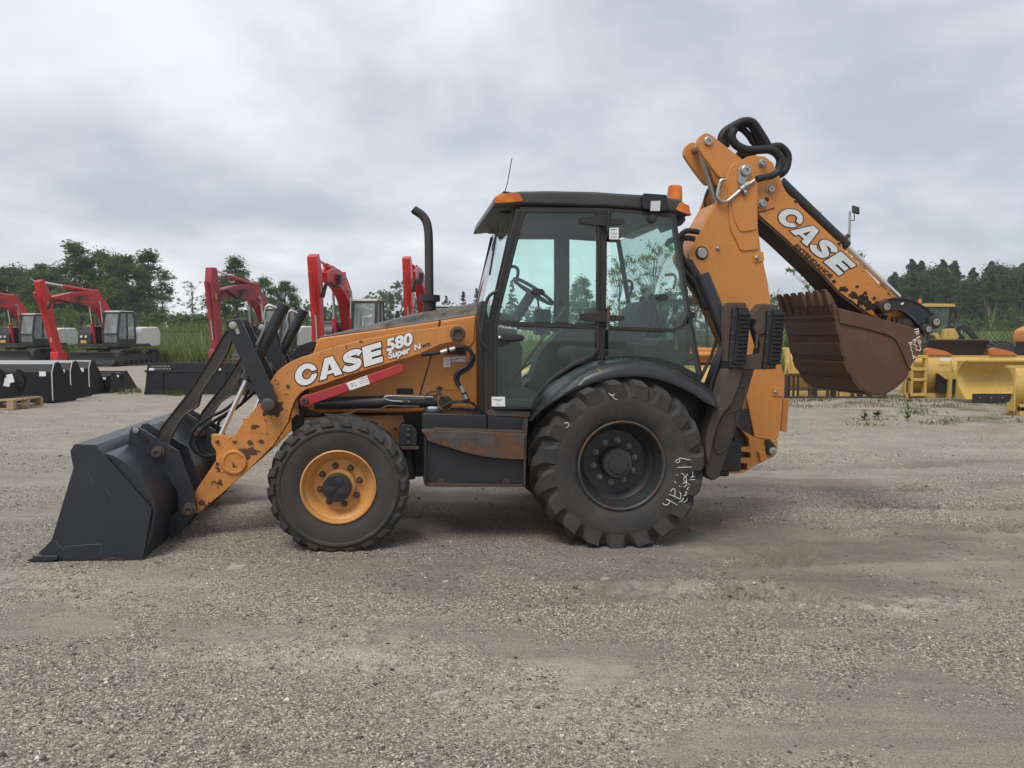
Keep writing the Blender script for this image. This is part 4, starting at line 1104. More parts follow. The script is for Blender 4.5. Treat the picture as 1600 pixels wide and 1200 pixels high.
# ---------------------------------------------------------------- step and tank box
c7 = lambda pts, v: PL(pts, v, (620, 610), 6.957)
tank = MB().prism(c7([(275, 262), (300, 248), (980, 268), (982, 455), (275, 470)], -.80), -.80, -.42).prism(c7([(988, 272), (1420, 300), (1412, 480), (988, 470)], -.80), -.802, -.42).build('side_tank', M['black'], loader, bevel=.008)
MB().prism(c7([(300, 500), (1385, 515), (1382, 1015), (303, 1003)], -.90), -.895, -.50).build('tool_box', M['black'], tank, bevel=.006)
MB().prism(c7([(272, 445), (300, 436), (700, 432), (1400, 468), (1402, 490), (1392, 505), (318, 492)], -.93), -.955, -.78).build('step_tread', M['rusty'], tank, bevel=.006)
holes = MB()
for i in range(26):
    for j in range(3):
        x, v0 = 420 + i * 37 + (18 if j % 2 else 0), -.94 + j * .05
        u, wv = P(620 + x / 6.957, 610 + (436 + (x - 300) * .03) / 6.957, -.93)
        holes.box((u - .014, v0, wv - .004 + .012), (u + .014, v0 + .022, wv + .002 + .012))
holes.build('tread_slots', M['mudsteel'], tank, smooth=0)['kind'] = 'stuff'
face = c7([(318, 492), (1392, 507)], -.957) + spline(c7([(1385, 752), (1200, 745), (1000, 725), (800, 690), (640, 645), (480, 592), (330, 545)], -.957), 3)
MB().prism(face, -.957, -.935).build('step_face', M['rusty'], tank, bevel=.004)
MB().prism(c7([(1375, 470), (1420, 300), (1426, 310), (1410, 520), (1395, 1035), (1378, 1035)], -.93), -.945, -.50).build('end_plate', M['rustdark'], tank, bevel=.003)
MB().prism(c7([(300, 480), (320, 495), (318, 1000), (298, 1010)], -.93), -.945, -.50).build('end_plate', M['black'], tank, bevel=.003)
MB().prism(c7([(298, 1008), (1390, 1028), (1390, 1052), (330, 1050), (298, 1025)], -.93), -.925, -.50).build('bottom_lip', M['rustdark'], tank, bevel=.003)
for x in (478, 1195):
    MB().prism(arc(*c7([(x, 1010)], -.90)[0], .042, .05, 0, 180, 12), -.898, -.88).build('drain_hole', M['print'], tank)
    MB().prism(arc(*c7([(x, 1010)], -.90)[0], .034, .040, 0, 180, 12), -.900, -.88).build('drain_plate', M['rustdark'], tank)
MB().strip(spline(c7([(330, 575), (640, 668), (1000, 752), (1370, 775)], -.90), 4), .018, -.912, -.89).build('box_crease', M['black'], tank, bevel=.006)
c = c7([(390, 200)], -.72)[0]
MB().lathez([(.075, c[1] - .06), (.078, c[1] - .012), (.068, c[1]), (.030, c[1] + .002)], (c[0], -.72), 20).build('filler_cap', M['plastic'], tank, bevel=.003)
MB().lathez([(.040, c[1]), (.040, c[1] + .012), (.034, c[1] + .016)], (c[0], -.72), 16).build('cap_lid', plain('pale_blue_lid', (0.42, 0.62, 0.66), 0.5), tank)

# ---------------------------------------------------------------- cab
CV = .80
cab = MB().box((1.10, -.70, 1.02), (2.62, .70, 1.10)).build('cab', M['inter'], loader, bevel=.01)
c8 = lambda pts, v: PL(pts, v, (740, 280), 5.4545)
k4 = lambda pts, v: PL(pts, v, (720, 240), 2.857)
roof_p = c8([(150, 250), (185, 150), (205, 125), (400, 99), (640, 95), (1040, 103)], -CV) + F([(960, 301), (1002, 303.5), (1040, 307), (1064, 311), (1077, 322), (1080.5, 337), (1048, 331), (960, 324), (819, 320)], -CV)
roof = MB().prism(roof_p, -CV, CV - .06).build('roof', M['roofpl'], loader, bevel=.045, seg=4)
MB().prism(F([(960, 322), (1050, 329), (1050, 336), (960, 329), (819, 325.5), (800, 326), (790, 322)], -.74), -.74, .74).build('headliner', M['inter'], roof)
MB().prism(rounded(c8([(100, 372), (92, 355), (125, 285), (170, 215), (300, 240), (300, 290), (240, 385), (200, 398)], .05), .015), -.60, .30).build('roof_visor', M['plastic'], roof, bevel=.012)
MB().prism(rounded(PL([(810, 380), (940, 390), (945, 430), (900, 480), (850, 495), (820, 450)], -.6, (930, 280), 6.667), .01), -.60, -.2).build('rear_lamp_bar', M['plastic'], roof, bevel=.01)
MB().prism(rounded(c8([(172, 208), (195, 145), (215, 128), (370, 118), (400, 140), (425, 190), (300, 200)], -CV), .012), -CV - .012, -CV + .05).build('amber_marker', M['amber'], roof, bevel=.006)
k2 = lambda pts, v: PL(pts, v, (930, 280), 6.667)
MB().prism(rounded(k2([(835, 318), (880, 240), (975, 275), (985, 345), (1005, 380), (900, 345)], -CV), .012), -CV - .012, -CV + .05).build('amber_marker', M['amber'], roof, bevel=.006)
wl = MB().prism(rounded(k2([(470, 180), (490, 155), (730, 172), (750, 320), (700, 345), (480, 320)], -CV), .015), -CV - .045, -CV + .02).build('work_lamp', M['headlamp'], roof, bevel=.008)
MB().prism(k2([(580, 230), (680, 225), (672, 335), (572, 332)], -CV - .045), -CV - .052, -CV - .04).build('lens', M['lamp'], wl, bevel=.003)
q = P(1054, 308, -.45); q1 = P(1054, 290, -.45)
hb = q1[1] - q[1]
MB().lathez([(.064, q[1] - .03), (.064, q[1] + hb * .25), (.056, q1[1] - .01), (.045, q1[1]), (0, q1[1] + .003)], (q[0], -.45), 24).build('beacon', M['amber'], roof)
MB().tube(tv(F([(788, 303), (793, 285), (800, 247)], -.35), -.35), .0035, 6).build('antenna', M['plastic'], roof)
q = P(1019, 342, -.83)
MB().lathe([(.0, -.86), (.028, -.855), (.036, -.84), (.03, -.825)], q, 16).build('mirror_pod', M['plastic'], roof)

# frame members, the same on both sides
A_top = (817, 328); A_mid = (772, 505); A_bot = (771, 642)
def cab_side(s):
    va, vb = (-CV + .005, -CV + .055) if s < 0 else (CV - .055, CV - .005)
    V0 = -CV
    MB().strip(F([(769, 645), (770, 560), (771, 508), (812, 326)], V0), .052, va, vb).build('front_post', M['frame'], cab, bevel=.008)
    MB().strip(F([(943, 326), (943, 420), (941, 512), (938, 562)], V0), .062 if s < 0 else .15, va, vb).build('middle_post', M['frame'], cab, bevel=.008)
    MB().strip(F([(1053, 336), (1063, 400), (1079, 500), (1096, 592)], V0), .040, va, vb).build('rear_post', M['frame'], cab, bevel=.008)
    MB().strip(F([(812, 328), (945, 329), (1054, 337)], V0), .045, va + .004, vb - .004).build('roof_rail', M['frame'], cab, bevel=.006)
    MB().strip(F([(762, 645), (828, 648)], V0), .045, va - .01, vb).build('sill', M['rusty'], cab, bevel=.006)
    # door
    vd0, vd1 = (-CV - .022, -CV + .006) if s < 0 else (CV - .006, CV + .022)
    vg0, vg1 = (-CV - .010, -CV - .004) if s < 0 else (CV + .004, CV + .010)
    door_out = F([(773, 637), (773.5, 507), (818, 330), (934, 331), (933, 545)], V0) + spline(F([(925, 556), (890, 573), (860, 594), (840, 617), (829, 637)], V0), 2)
    door = MB().strip(door_out, .026, vd0, vd1, True).build('door', M['frame'], loader, bevel=.005)
    MB().strip(F([(775, 505), (933, 511)], V0), .034, vd0 + .002, vd1 - .002).build('door_rail', M['frame'], door, bevel=.004)
    MB().prism(rounded(F([(777.5, 500.5), (820.5, 333), (930.5, 334), (931.5, 506)], V0), .03), vg0, vg1).build('pane', M['glass'], door)
    MB().prism(F([(776.5, 509), (930, 515), (928, 552), (890, 570), (857, 594), (838, 615), (828, 633), (776.5, 633)], V0), vg0, vg1).build('pane', M['glass'], door)
    # rear quarter
    qw = MB().strip(F([(951, 512), (1050, 516), (1066, 508), (1074, 490)], V0), .030, vd0, vd1).build('quarter_window', M['frame'], loader, bevel=.004)
    MB().prism(rounded(F([(953, 333), (1049, 341), (1073, 485), (1062, 508), (1048, 513), (953, 510)], V0), .03), vg0 - .012 * (1 if s < 0 else -1), vg1 - .012 * (1 if s < 0 else -1)).build('pane', M['glass'], qw)
    MB().prism(F([(950, 516), (1048, 520), (1067, 512), (1077, 505), (1092, 585), (1062, 570), (1031, 560), (990, 555), (950, 556)], V0), vg0, vg1).build('pane', M['glass'], qw)
    MB().strip(spline(F([(946, 562), (990, 560), (1031, 566), (1065, 577), (1095, 592)], V0), 3), .05, va, vb).build('quarter_sill', M['frame'], qw, bevel=.005)
    for y0, sgn in ((346, 0), (496, 1)):
        hg = MB().prism(rounded(F([(904, y0 - 5), (910, y0 - 6), (936, y0 - 9), (948, y0 - 9), (948, y0 + 8), (930, y0 + 7), (906, y0 + 4)], V0), .008), vd0 - .012, vd0 - .002).build('hinge', M['frame'], door, bevel=.003) if s < 0 else None
        if hg:
            MB().prism(rounded(F([(950, y0 - 4), (972, y0 - 2), (975, y0 + 2), (970, y0 + 6), (950, y0 + 6)], V0), .006), vd0 - .014, vd0 - .004).build('hinge_leaf', M['frame'], door, bevel=.002)
            MB().tube(tv(F([(949, y0 - 16), (948, y0 + 16)], V0), vd0 - .014), .014, 12).build('hinge_barrel', M['rusty'] if sgn else M['frame'], door)
            for xx in (909, 921, 968):
                MB().lathe([(.007, vd0 - .01), (.007, vd0 - .018), (0, vd0 - .02)], P(xx, y0, V0), 8).build('bolt', M['mudsteel'], door)
    return door, qw
ndoor, nqw = cab_side(-1)
cab_side(1)
vd = -CV - .024
hd = MB().prism(rounded(PL([(190, 340), (270, 330), (420, 345), (435, 365), (420, 395), (330, 405), (250, 450), (195, 435)], vd, (740, 460), 5.4545), .012), vd - .004, vd + .01).build('handle_plate', M['plastic'], ndoor, bevel=.003)
MB().prism(rounded(PL([(195, 345), (250, 340), (420, 350), (434, 368), (420, 388), (205, 395)], vd, (740, 460), 5.4545), .012), vd - .04, vd - .012).build('door_handle', M['plastic'], ndoor, bevel=.006)
MB().prism(PL([(205, 353), (224, 353), (224, 372), (205, 372)], vd, (740, 460), 5.4545), vd - .043, vd - .041).build('lock', M['white'], ndoor)
scrawl([[(235, 262), (218, 266), (215, 276), (225, 282)], [(240, 262), (240, 284)], [(250, 280), (262, 274), (252, 270), (250, 282), (262, 286)], [(272, 290), (272, 276), (282, 288), (282, 276)],
        [(292, 280), (302, 278), (302, 292), (292, 290), (300, 282)], [(312, 272), (312, 294)], [(320, 280), (322, 294), (328, 282)], [(335, 284), (338, 296)], [(350, 284), (344, 290), (352, 296), (360, 284), (368, 300), (360, 306)]],
       vd, (740, 460), 5.4545, ndoor, r=.0022)
MB().prism(PL([(152, 872), (266, 872), (268, 954), (154, 954)], vd, (740, 460), 5.4545), vd - .006, vd - .003).build('sticker', M['white'], ndoor)
scrawl([[(165, 895), (250, 896)], [(185, 905), (235, 905)], [(190, 940), (225, 940)]], vd - .007, (740, 460), 5.4545, ndoor, r=.0012, mat=M['print'], name='sticker_print')
MB().prism(PL([(145, 508), (243, 505), (240, 628), (145, 626)], vd - .02, (930, 280), 6.667), vd - .026, vd - .022).build('sticker', M['white'], nqw)
scrawl([[(160, 525), (225, 523)], [(165, 550), (180, 580), (195, 552), (215, 580), (225, 555)], [(160, 600), (225, 602)]], vd - .027, (930, 280), 6.667, nqw, r=.002, mat=M['print'], name='sticker_print')
for x, y, pa in ((841, 456, ndoor), (1035, 464.5, nqw)):
    q = P(x, y, vd)
    MB().prism(rounded([(q[0] - .055, q[1]), (q[0] - .03, q[1] + .024), (q[0] + .03, q[1] + .024), (q[0] + .055, q[1]), (q[0] + .03, q[1] - .024), (q[0] - .03, q[1] - .024)], .008), vd - .012, vd + .03).build('window_latch', M['plastic'], pa, bevel=.004)
# grab rail, cowl strip, wiper
MB().tube(spline(tv(F([(777, 455), (766, 461), (760, 472), (757, 492), (752, 522), (752, 533), (758, 541), (763, 546)], -CV - .03), -CV - .03), 4), .0125, 10).build('grab_rail', M['frame'], loader)
MB().prism(F([(747, 489), (751, 470), (757, 470), (764, 505), (766, 645), (750, 645), (747, 560)], -.62), -.66, .66).build('cowl', M['plastic'], loader, bevel=.012)
MB().prism(F([(757, 500), (768, 500), (770, 648), (757, 648)], -.78), -.78, -.60).build('cab_corner', M['frame'], loader, bevel=.01)
# bowed windscreen
ws = []
for i in range(9):
    t = -1 + 2 * i / 8; v = t * .74; bow = (1 - t * t)
    f = lambda x, y: P(x, y, -CV)
    b0 = f(771, 500); b1 = f(812, 331); bl = f(770, 560)
    ws.append([(b0[0] - .03 - .025 * bow, v, b0[1] - .02), ((b0[0] + b1[0]) / 2 - .035 - .025 * bow, v, (b0[1] + b1[1]) / 2), (b1[0] - .03 - .02 * bow, v, b1[1]),
               (b1[0] - .022 - .02 * bow, v, b1[1]), ((b0[0] + b1[0]) / 2 - .027 - .025 * bow, v, (b0[1] + b1[1]) / 2), (b0[0] - .022 - .025 * bow, v, b0[1] - .02)])
MB().loft(ws).build('windscreen', M['glass'], loader, smooth=60)
for v in (-.74, .74):
    b0 = P(771, 502, -CV); b1 = P(812, 331, -CV)
    MB().strip([(b0[0] - .03, b0[1] - .04), (b1[0] - .03, b1[1])], .03, v - .012, v + .012).build('windscreen_post', M['frame'], loader)
a0 = P(771, 430, -.55); a1 = P(784, 355, -.55)
wp = MB().tube([(a1[0] - .035, -.55, a1[1]), (a0[0] - .03, -.55, a0[1])], .008, 6).build('wiper', M['plastic'], loader)
MB().tube([(a1[0] - .02, -.50, a1[1] + .03), (a1[0] - .07, -.52, a1[1] - .16), ((a0[0] + a1[0]) / 2 - .04, -.55, (a0[1] + a1[1]) / 2)], .005, 6).build('wiper_arm', M['plastic'], wp)
# rear window wall
b0 = P(1062, 400, -CV); b1 = P(1053, 338, -CV); b2 = P(1096, 590, -CV)
MB().add([(b1[0], -.74, b1[1]), (b1[0], .74, b1[1]), (b2[0], .74, b2[1]), (b2[0], -.74, b2[1]), (b1[0] + .006, -.74, b1[1]), (b1[0] + .006, .74, b1[1]), (b2[0] + .006, .74, b2[1]), (b2[0] + .006, -.74, b2[1])],
         [(0, 1, 2, 3), (7, 6, 5, 4), (0, 4, 5, 1), (1, 5, 6, 2), (2, 6, 7, 3), (3, 7, 4, 0)]).build('rear_window', M['glass'], loader, smooth=0)
# interior
cc = lambda x, y, v=0: P(x, y, v)
MB().box((2.02, -.30, 1.10), (2.42, .30, 1.35)).build('seat_pedestal', M['inter'], cab, bevel=.03)
MB().prism(rounded([(1.86, 1.36), (2.40, 1.33), (2.46, 1.42), (2.40, 1.50), (1.90, 1.53), (1.84, 1.46)], .05), -.27, .27).build('seat', M['seatm'], cab, bevel=.03, seg=3)
MB().prism(rounded([(2.36, 1.46), (2.50, 1.46), (2.60, 1.86), (2.57, 1.95), (2.49, 1.93), (2.42, 1.75)], .05), -.26, .26).build('seat_back', M['seatm'], cab, bevel=.03, seg=3)
MB().prism(rounded([(1.20, 1.10), (1.46, 1.10), (1.46, 1.50), (1.36, 1.78), (1.24, 1.80)], .03), -.20, .20).build('dash_console', M['inter'], cab, bevel=.02)
MB().tube([(1.34, 0, 1.62), (1.56, 0, 1.98)], .045, 12).build('steering_column', M['inter'], cab)
tn = Vector((.52, 0, .85)).normalized(); tu = Vector((.85, 0, -.52)).normalized()
MB().tube([tuple(Vector((1.575, 0, 2.0)) + tu * (.20 * math.cos(a)) + Vector((0, 1, 0)) * (.20 * math.sin(a))) for a in np.linspace(0, 2 * math.pi, 33)], .016, 8).build('steering_wheel', M['seatm'], cab)
for a in (.3, 2.4, 4.5):
    MB().tube([(1.575, 0, 1.99), tuple(Vector((1.575, 0, 2.0)) + tu * (.19 * math.cos(a)) + Vector((0, 1, 0)) * (.19 * math.sin(a)))], .012, 6).build('wheel_spoke', M['seatm'], cab)
MB().prism(rounded([(1.62, 1.10), (2.55, 1.10), (2.55, 1.66), (1.95, 1.70), (1.72, 1.45)], .05), .42, .70).build('side_console', M['inter'], cab, bevel=.03)
MB().prism(rounded([(2.45, 1.10), (2.72, 1.10), (2.80, 1.45), (2.60, 1.62), (2.45, 1.60)], .04), -.55, .55).build('rear_console', M['inter'], cab, bevel=.02)
for u0, v0, u1, z1 in ((1.75, .48, 1.70, 1.98), (1.9, .52, 1.92, 1.95), (2.58, -.25, 2.62, 1.95), (2.58, .22, 2.64, 1.96), (2.6, -.45, 2.72, 1.86)):
    lv = MB().tube([(u0, v0, 1.60), (u1, v0, z1)], .010, 8).build('lever', M['seatm'], cab)
    MB().lathez([(.0, z1 + .05), (.022, z1 + .04), (.026, z1), (.014, z1 - .03)], (u1, v0), 12).build('knob', M['seatm'], lv)
for x, y, v in ((800, 430, -.45), (980, 450, .6), (1048, 440, .55)):
    q = P(x, y, v)
    MB().tube(spline([(q[0] - .06, v, q[1] + .06), (q[0] + .02, v, q[1] + .07), (q[0] + .05, v, q[1] + .03), (q[0] + .03, v, q[1] - .07)], 4), .014, 8).build('window_handle', M['inter'], cab)
MB().tube([(1.25, -.62, 1.15), (1.75, -.60, 1.86)], .012, 8).build('gas_strut', M['frame'], cab)
MB().prism(F([(780, 635), (830, 636), (860, 600), (905, 572), (940, 562), (1000, 560), (1085, 585), (1090, 640), (780, 645)], -.6), .72, .745).build('far_side_panel', M['inter'], cab)
MB().box((1.66, .30, 1.62), (1.80, .44, 1.86)).build('monitor', M['seatm'], cab, bevel=.015)
MB().tube([(1.50, .60, 1.12), (1.50, .60, 1.42)], .055, 14).build('fire_extinguisher', M['red'], cab)
MB().box((2.30, -.66, 1.42), (2.52, -.40, 1.58)).build('arm_rest', M['seatm'], cab, bevel=.03)
MB().box((2.66, .10, 1.62), (2.78, .42, 1.80)).build('gauge_box', M['inter'], cab, bevel=.02)
MB().box((2.20, .50, 1.70), (2.40, .70, 1.90)).build('radio_box', M['seatm'], cab, bevel=.02)
MB().prism(rounded([(1.15, 1.10), (1.55, 1.10), (1.50, 1.16), (1.20, 1.22)], .02), -.6, .6).build('floor_mat', M['seatm'], cab)
fp = spline(F([(829, 652), (858, 612), (890, 590), (935, 568), (990, 563), (1040, 572), (1085, 592)], -.7), 3) + [P(1085, 650, -.7), P(829, 655, -.7)]
MB().prism(fp, -.74, -.45).build('wheel_arch', M['plastic'], cab)
MB().prism(fp, .45, .715).build('wheel_arch', M['plastic'], cab)

# ---------------------------------------------------------------- fenders
k5 = lambda pts, v: PL(pts, v, (800, 540), 3.53)
lip = spline(k5([(100, 412), (170, 355), (280, 283), (390, 228), (500, 190), (600, 173), (700, 170), (780, 180), (850, 200), (930, 232), (1000, 268), (1060, 310), (1120, 344)], -1.05), 3)
upp = spline(k5([(106, 405), (180, 300), (285, 208), (390, 135), (500, 92), (600, 72), (690, 75), (775, 92), (850, 115), (930, 150), (1010, 192), (1085, 238), (1126, 335)], -.86), 3)
n = len(lip)
for s in (-1, 1):
    secs = []
    for (a, b), (c, d) in zip(lip, upp):
        mu, mw = a * .5 + c * .5, b * .25 + d * .75
        sec = [(a, 1.050, b), (a * .9 + c * .1, 1.058, b * .75 + d * .25), (mu, 1.015, mw), (c * .85 + a * .15, .93, d * .96 + b * .04), (c, .80, d + .004), (c, .62, d),
               (c, .62, d - .02), (c, .80, d - .018), (mu, .99, mw - .025), (a, 1.035, b + .004)]
        secs.append([(u, s * v, w) for u, v, w in sec])
    fd = MB().loft(secs).build('fender', M['fender'], loader, smooth=60)
    if s < 0:
        bl = MB()
        rr = random.Random(3)
        for i in range(150):
            k = rr.randint(14, n - 6); (a, b), (c, d) = lip[k], upp[k]
            t = rr.random(); r = rr.uniform(.003, .010)
            v = -.95 + t * .13; u = c * .9 + a * .1 + rr.uniform(-.02, .02); w = d * (.965 + .035 * t) + b * (.035 - .035 * t) + .002
            bl.lathez([(r, w - .004), (r * .8, w + .0015), (0, w + .003)], (u, v), 7)
        o = bl.build('water_drops', NT('water_drop').p(Base_Color=(0.01, 0.011, 0.012), Roughness=0.05).m, fd); o['kind'] = 'stuff'
        q = k5([(478, 140)], -.98)[0]
        MB().prism([(q[0] - .03, q[1] + .03), (q[0], q[1] + .01), (q[0] + .03, q[1] - .02), (q[0] + .012, q[1] - .022), (q[0] - .01, q[1])], -1.03, -1.018).build('dead_leaf', plain('dead_leaf', (0.35, 0.26, 0.14), 0.8), fd)

# ---------------------------------------------------------------- stabilizers
pd = lambda pts, v: PL(pts, v, (1080, 460), 7.5)
def stabilizer(s):
    g = (lambda a, b: (a, b)) if s < 0 else (lambda a, b: (-b, -a))
    arm = F([(1141, 576), (1178, 576), (1168, 610), (1156, 646), (1137, 703), (1122, 746), (1111, 751), (1102, 742), (1102, 690), (1110, 655), (1120, 630), (1132, 600)], -.90)
    st = MB().prism(arm, *g(-.92, -.76)).build('stabilizer', M['stabil'], loader, bevel=.012)
    MB().prism(spline(F([(1136, 577), (1160, 577), (1151, 612), (1141, 634), (1126, 652), (1114, 690), (1107, 726), (1103, 700), (1106, 668), (1117, 634), (1127, 606)], -.94), 2, True), *g(-.945, -.80)).build('leg_face', M['mudsteel'], st, bevel=.010)
    for c, rx, ry, tlt in (((1152, 622), .055, .10, 0), ((1133, 675), .070, .17, 0)):
        q = P(*c, -.92)
        poly = [(q[0] + rx * math.cos(t) - .28 * ry * math.sin(t) * -1, q[1] + ry * math.sin(t)) for t in np.linspace(0, 2 * math.pi, 24, endpoint=False)]
        MB().strip(poly, .012, *g(-.932, -.915), True).build('cast_rim', M['stabil'], st, bevel=.003)
        MB().prism(poly, *g(-.9235, -.90)).build('cast_pocket', M['stabil'], st)
    yoke = MB().prism(pd([(385, 180), (430, 95), (640, 95), (660, 170), (560, 300), (450, 800), (400, 790)], -.93), *g(-.935, -.86)).build('pad_yoke', M['mudsteel'], st, bevel=.008)
    MB().prism(pd([(710, 250), (840, 105), (1020, 125), (1020, 200), (900, 300), (850, 690), (1010, 780), (1000, 875), (600, 885), (440, 870), (450, 720), (690, 720), (800, 700), (820, 600), (740, 330)], -.93), *g(-.925, -.80)).build('pad_yoke', M['mudsteel'], st, bevel=.008)
    MB().tube(spline([(a, (-.93 if s < 0 else .93), b) for a, b in pd([(690, 280), (750, 285), (770, 340), (765, 600), (740, 620)], -.93)], 3), .012, 8).build('pad_handle', M['mudsteel'], st)
    MB().lathe([(.045, -.9 if s < 0 else .9), (.045, -.94 if s < 0 else .94), (0, -.945 if s < 0 else .945)], pd([(800, 400)], -.93)[0], 18).build('pad_pin', M['mudsteel'], st)
    for backp, pad, x0, x1, x2, x3 in (([(490, 165), (545, 150), (575, 240), (500, 800), (600, 860), (440, 860), (440, 790)], [(550, 150), (675, 160), (700, 250), (690, 380), (665, 620), (640, 815), (505, 815), (575, 240)], 568, 690, 515, 640),
                                       ([(895, 190), (960, 175), (985, 260), (925, 820), (1000, 870), (840, 865), (870, 600)], [(965, 175), (1085, 185), (1098, 270), (1085, 420), (1065, 620), (1045, 815), (920, 815), (980, 260)], 985, 1095, 925, 1045)):
        pb = MB().prism(pd(backp, -.96), *g(-.965, -.93)).build('pad_backing', M['black'], st, bevel=.004)
        pp = MB().prism(pd(pad, -.99), *g(-.985, -.94)).build('rubber_pad', M['rubber'], st, bevel=.004)
        cl = MB()
        for r_ in range(13):
            t = r_ / 12; y = 235 + t * 570
            xa, xb = x0 + (x2 - x0) * t, x1 + (x3 - x1) * t
            for c_ in range(5):
                x = xa + (xb - xa) * (c_ + .5) / 5
                q = P(1080 + x / 7.5, 460 + y / 7.5, -.99)
                va, vb = g(-1.012, -.984)
                sx, sz = .0066, .0125
                cl.add([(q[0] - sx, -.984 * (1 if s < 0 else -1), q[1] - sz), (q[0] + sx, -.984 * (1 if s < 0 else -1), q[1] - sz), (q[0] + sx, -.984 * (1 if s < 0 else -1), q[1] + sz), (q[0] - sx, -.984 * (1 if s < 0 else -1), q[1] + sz),
                        (q[0] - sx * .7, -1.008 * (1 if s < 0 else -1), q[1] - sz * .6), (q[0] + sx * .7, -1.008 * (1 if s < 0 else -1), q[1] - sz * .6), (q[0] + sx * .7, -1.008 * (1 if s < 0 else -1), q[1] + sz * .5), (q[0] - sx * .7, -1.008 * (1 if s < 0 else -1), q[1] + sz * .5)],
                       [(4, 5, 6, 7), (0, 1, 5, 4), (1, 2, 6, 5), (2, 3, 7, 6), (3, 0, 4, 7)])
        cl.build('pad_cleats', M['rubber'], st, smooth=0)['kind'] = 'stuff'
        for yy in (235, 455, 560, 775):
            q = P(1080 + (backp[0][0] + 15 - (yy - 200) * .08) / 7.5, 460 + yy / 7.5, -.965)
            MB().lathe([(.009, -.964 * (1 if s < 0 else -1)), (.009, -.974 * (1 if s < 0 else -1)), (0, -.976 * (1 if s < 0 else -1))], q, 8).build('bolt', M['mudsteel'], st)
    sg = -1 if s < 0 else 1
    MB().tube([(P(1095, 430, -.7)[0], sg * .72, P(1095, 430, -.7)[1]), (P(1138, 535, -.8)[0], sg * .82, P(1138, 535, -.8)[1])], .062, 16).build('stabilizer_cylinder', M['black'], st)
    MB().prism(F([(1108, 600), (1128, 545), (1142, 530), (1145, 575), (1125, 630), (1108, 660)], -.72), *g(-.74, -.60)).build('stabilizer_housing', M['black'], st, bevel=.015)
stabilizer(-1); stabilizer(1)
MB().box((2.66, -.62, .62), (3.02, .62, 1.25)).build('rear_frame', M['plastic'], loader, bevel=.02)
MB().box((2.86, -.60, .50), (3.30, .60, .75)).build('rear_crossmember', M['plastic'], loader, bevel=.02)
MB().tube(tv(F([(1090, 600), (1100, 580), (1112, 555), (1120, 530)], -.55), -.55), .016, 8).build('chain', M['mudsteel'], loader)

# ---------------------------------------------------------------- backhoe: swing casting, boom, dipper, bucket
rf = lambda pts, v: PL(pts, v, (1090, 580), 6.667)
swing = MB()
swing.prism(rf([(405, 540), (470, 620), (600, 690), (700, 720), (835, 720), (832, 840), (790, 890), (600, 985), (560, 950), (545, 800), (530, 700), (400, 545)], -.26), -.26, .26)
swing.prism(rf([(350, 795), (560, 790), (570, 830), (560, 850), (350, 825)], -.26), -.255, .255)
swing.prism(rf([(240, 915), (350, 905), (570, 905), (600, 940), (600, 985), (480, 1060), (400, 1070), (250, 1060), (225, 1040), (520, 1030), (520, 960), (240, 960)], -.26), -.258, .258)
sw = swing.build('swing_casting', M['orange_boom'], loader, bevel=.012)
MB().tube(tv(rf([(270, 868), (330, 865)], -.15), -.15), .036, 16).build('swing_rod', M['chrome'], sw)
MB().tube(tv(rf([(330, 865), (540, 880)], -.15), -.15), .045, 16).build('swing_cylinder', M['black'], sw)
MB().box((P(1140, 650, -.1)[0], -.2, .50), (P(1170, 650, -.1)[0], .2, 1.0)).build('swing_post', M['plastic'], sw, bevel=.02)
MB().prism(rf([(250, 960), (515, 975), (520, 1000), (500, 1015), (250, 1020)], -.2), -.20, .2).build('lower_pocket', M['rustdark'], sw)
q = rf([(755, 820)], -.26)[0]
MB().prism([(a + .0, b) for a, b in rounded([(q[0] - .06, q[1] + .10), (q[0] - .02, q[1] + .10), (q[0] + .055, q[1] + .02), (q[0] + .045, q[1] - .045), (q[0] - .035, q[1] - .05)], .03)], -.285, -.262).build('pin_keeper', M['frame'], sw, bevel=.004)
MB().lathe([(.036, -.28), (.036, -.31), (.028, -.314), (.012, -.314), (.010, -.305), (0, -.305)], (q[0] + .006, q[1] - .005), 20).build('pin', M['steel'], sw)
MB().prism(rf([(615, 830), (690, 835), (680, 930), (640, 945)], -.26), -.30, -.255).build('stop_block', M['orange_boom'], sw, bevel=.01)

bm_ = lambda pts, v: PL(pts, v, (1050, 300), 6.667)
BV = .20
boom_poly = F([(1119, 318), (1129, 292), (1139, 266)], -BV) + spline(F([(1142, 259), (1150, 253.5), (1161, 251.5), (1172, 256), (1178, 266), (1181, 280)], -BV), 3) + \
    F([(1183.5, 300), (1183.5, 349.5), (1189, 391.5), (1200, 442.5), (1204.5, 474), (1218, 560), (1226, 589), (1224, 612), (1219, 672), (1214, 688), (1181, 684), (1168, 622), (1172, 583), (1150, 540), (1120.5, 478.5), (1081, 412)], -BV) + spline(F([(1077, 404), (1075.5, 394), (1081, 384)], -BV), 3)
boom = MB().prism(boom_poly, -BV, -BV + .03).prism(boom_poly, BV - .03, BV).build('boom', M['orange_boom'], loader, bevel=.005)
inner = [(p[0] * .97 + 3.42 * .03, p[1]) for p in boom_poly]
MB().strip(F([(1216, 560), (1200, 470), (1186, 392), (1181, 345), (1180, 310)], -BV), .03, -BV + .03, BV - .03).build('boom_back_plate', M['rustdark'], boom)
MB().strip(F([(1170, 583), (1123, 478), (1081, 402), (1083, 386), (1121, 318)], -BV), .03, -BV + .03, BV - .03).build('boom_front_plate', M['orange_boom'], boom)
MB().strip(F([(1170, 590), (1184, 680), (1214, 684)], -BV), .03, -BV + .03, BV - .03).build('boom_foot_plate', M['orange_boom'], boom)
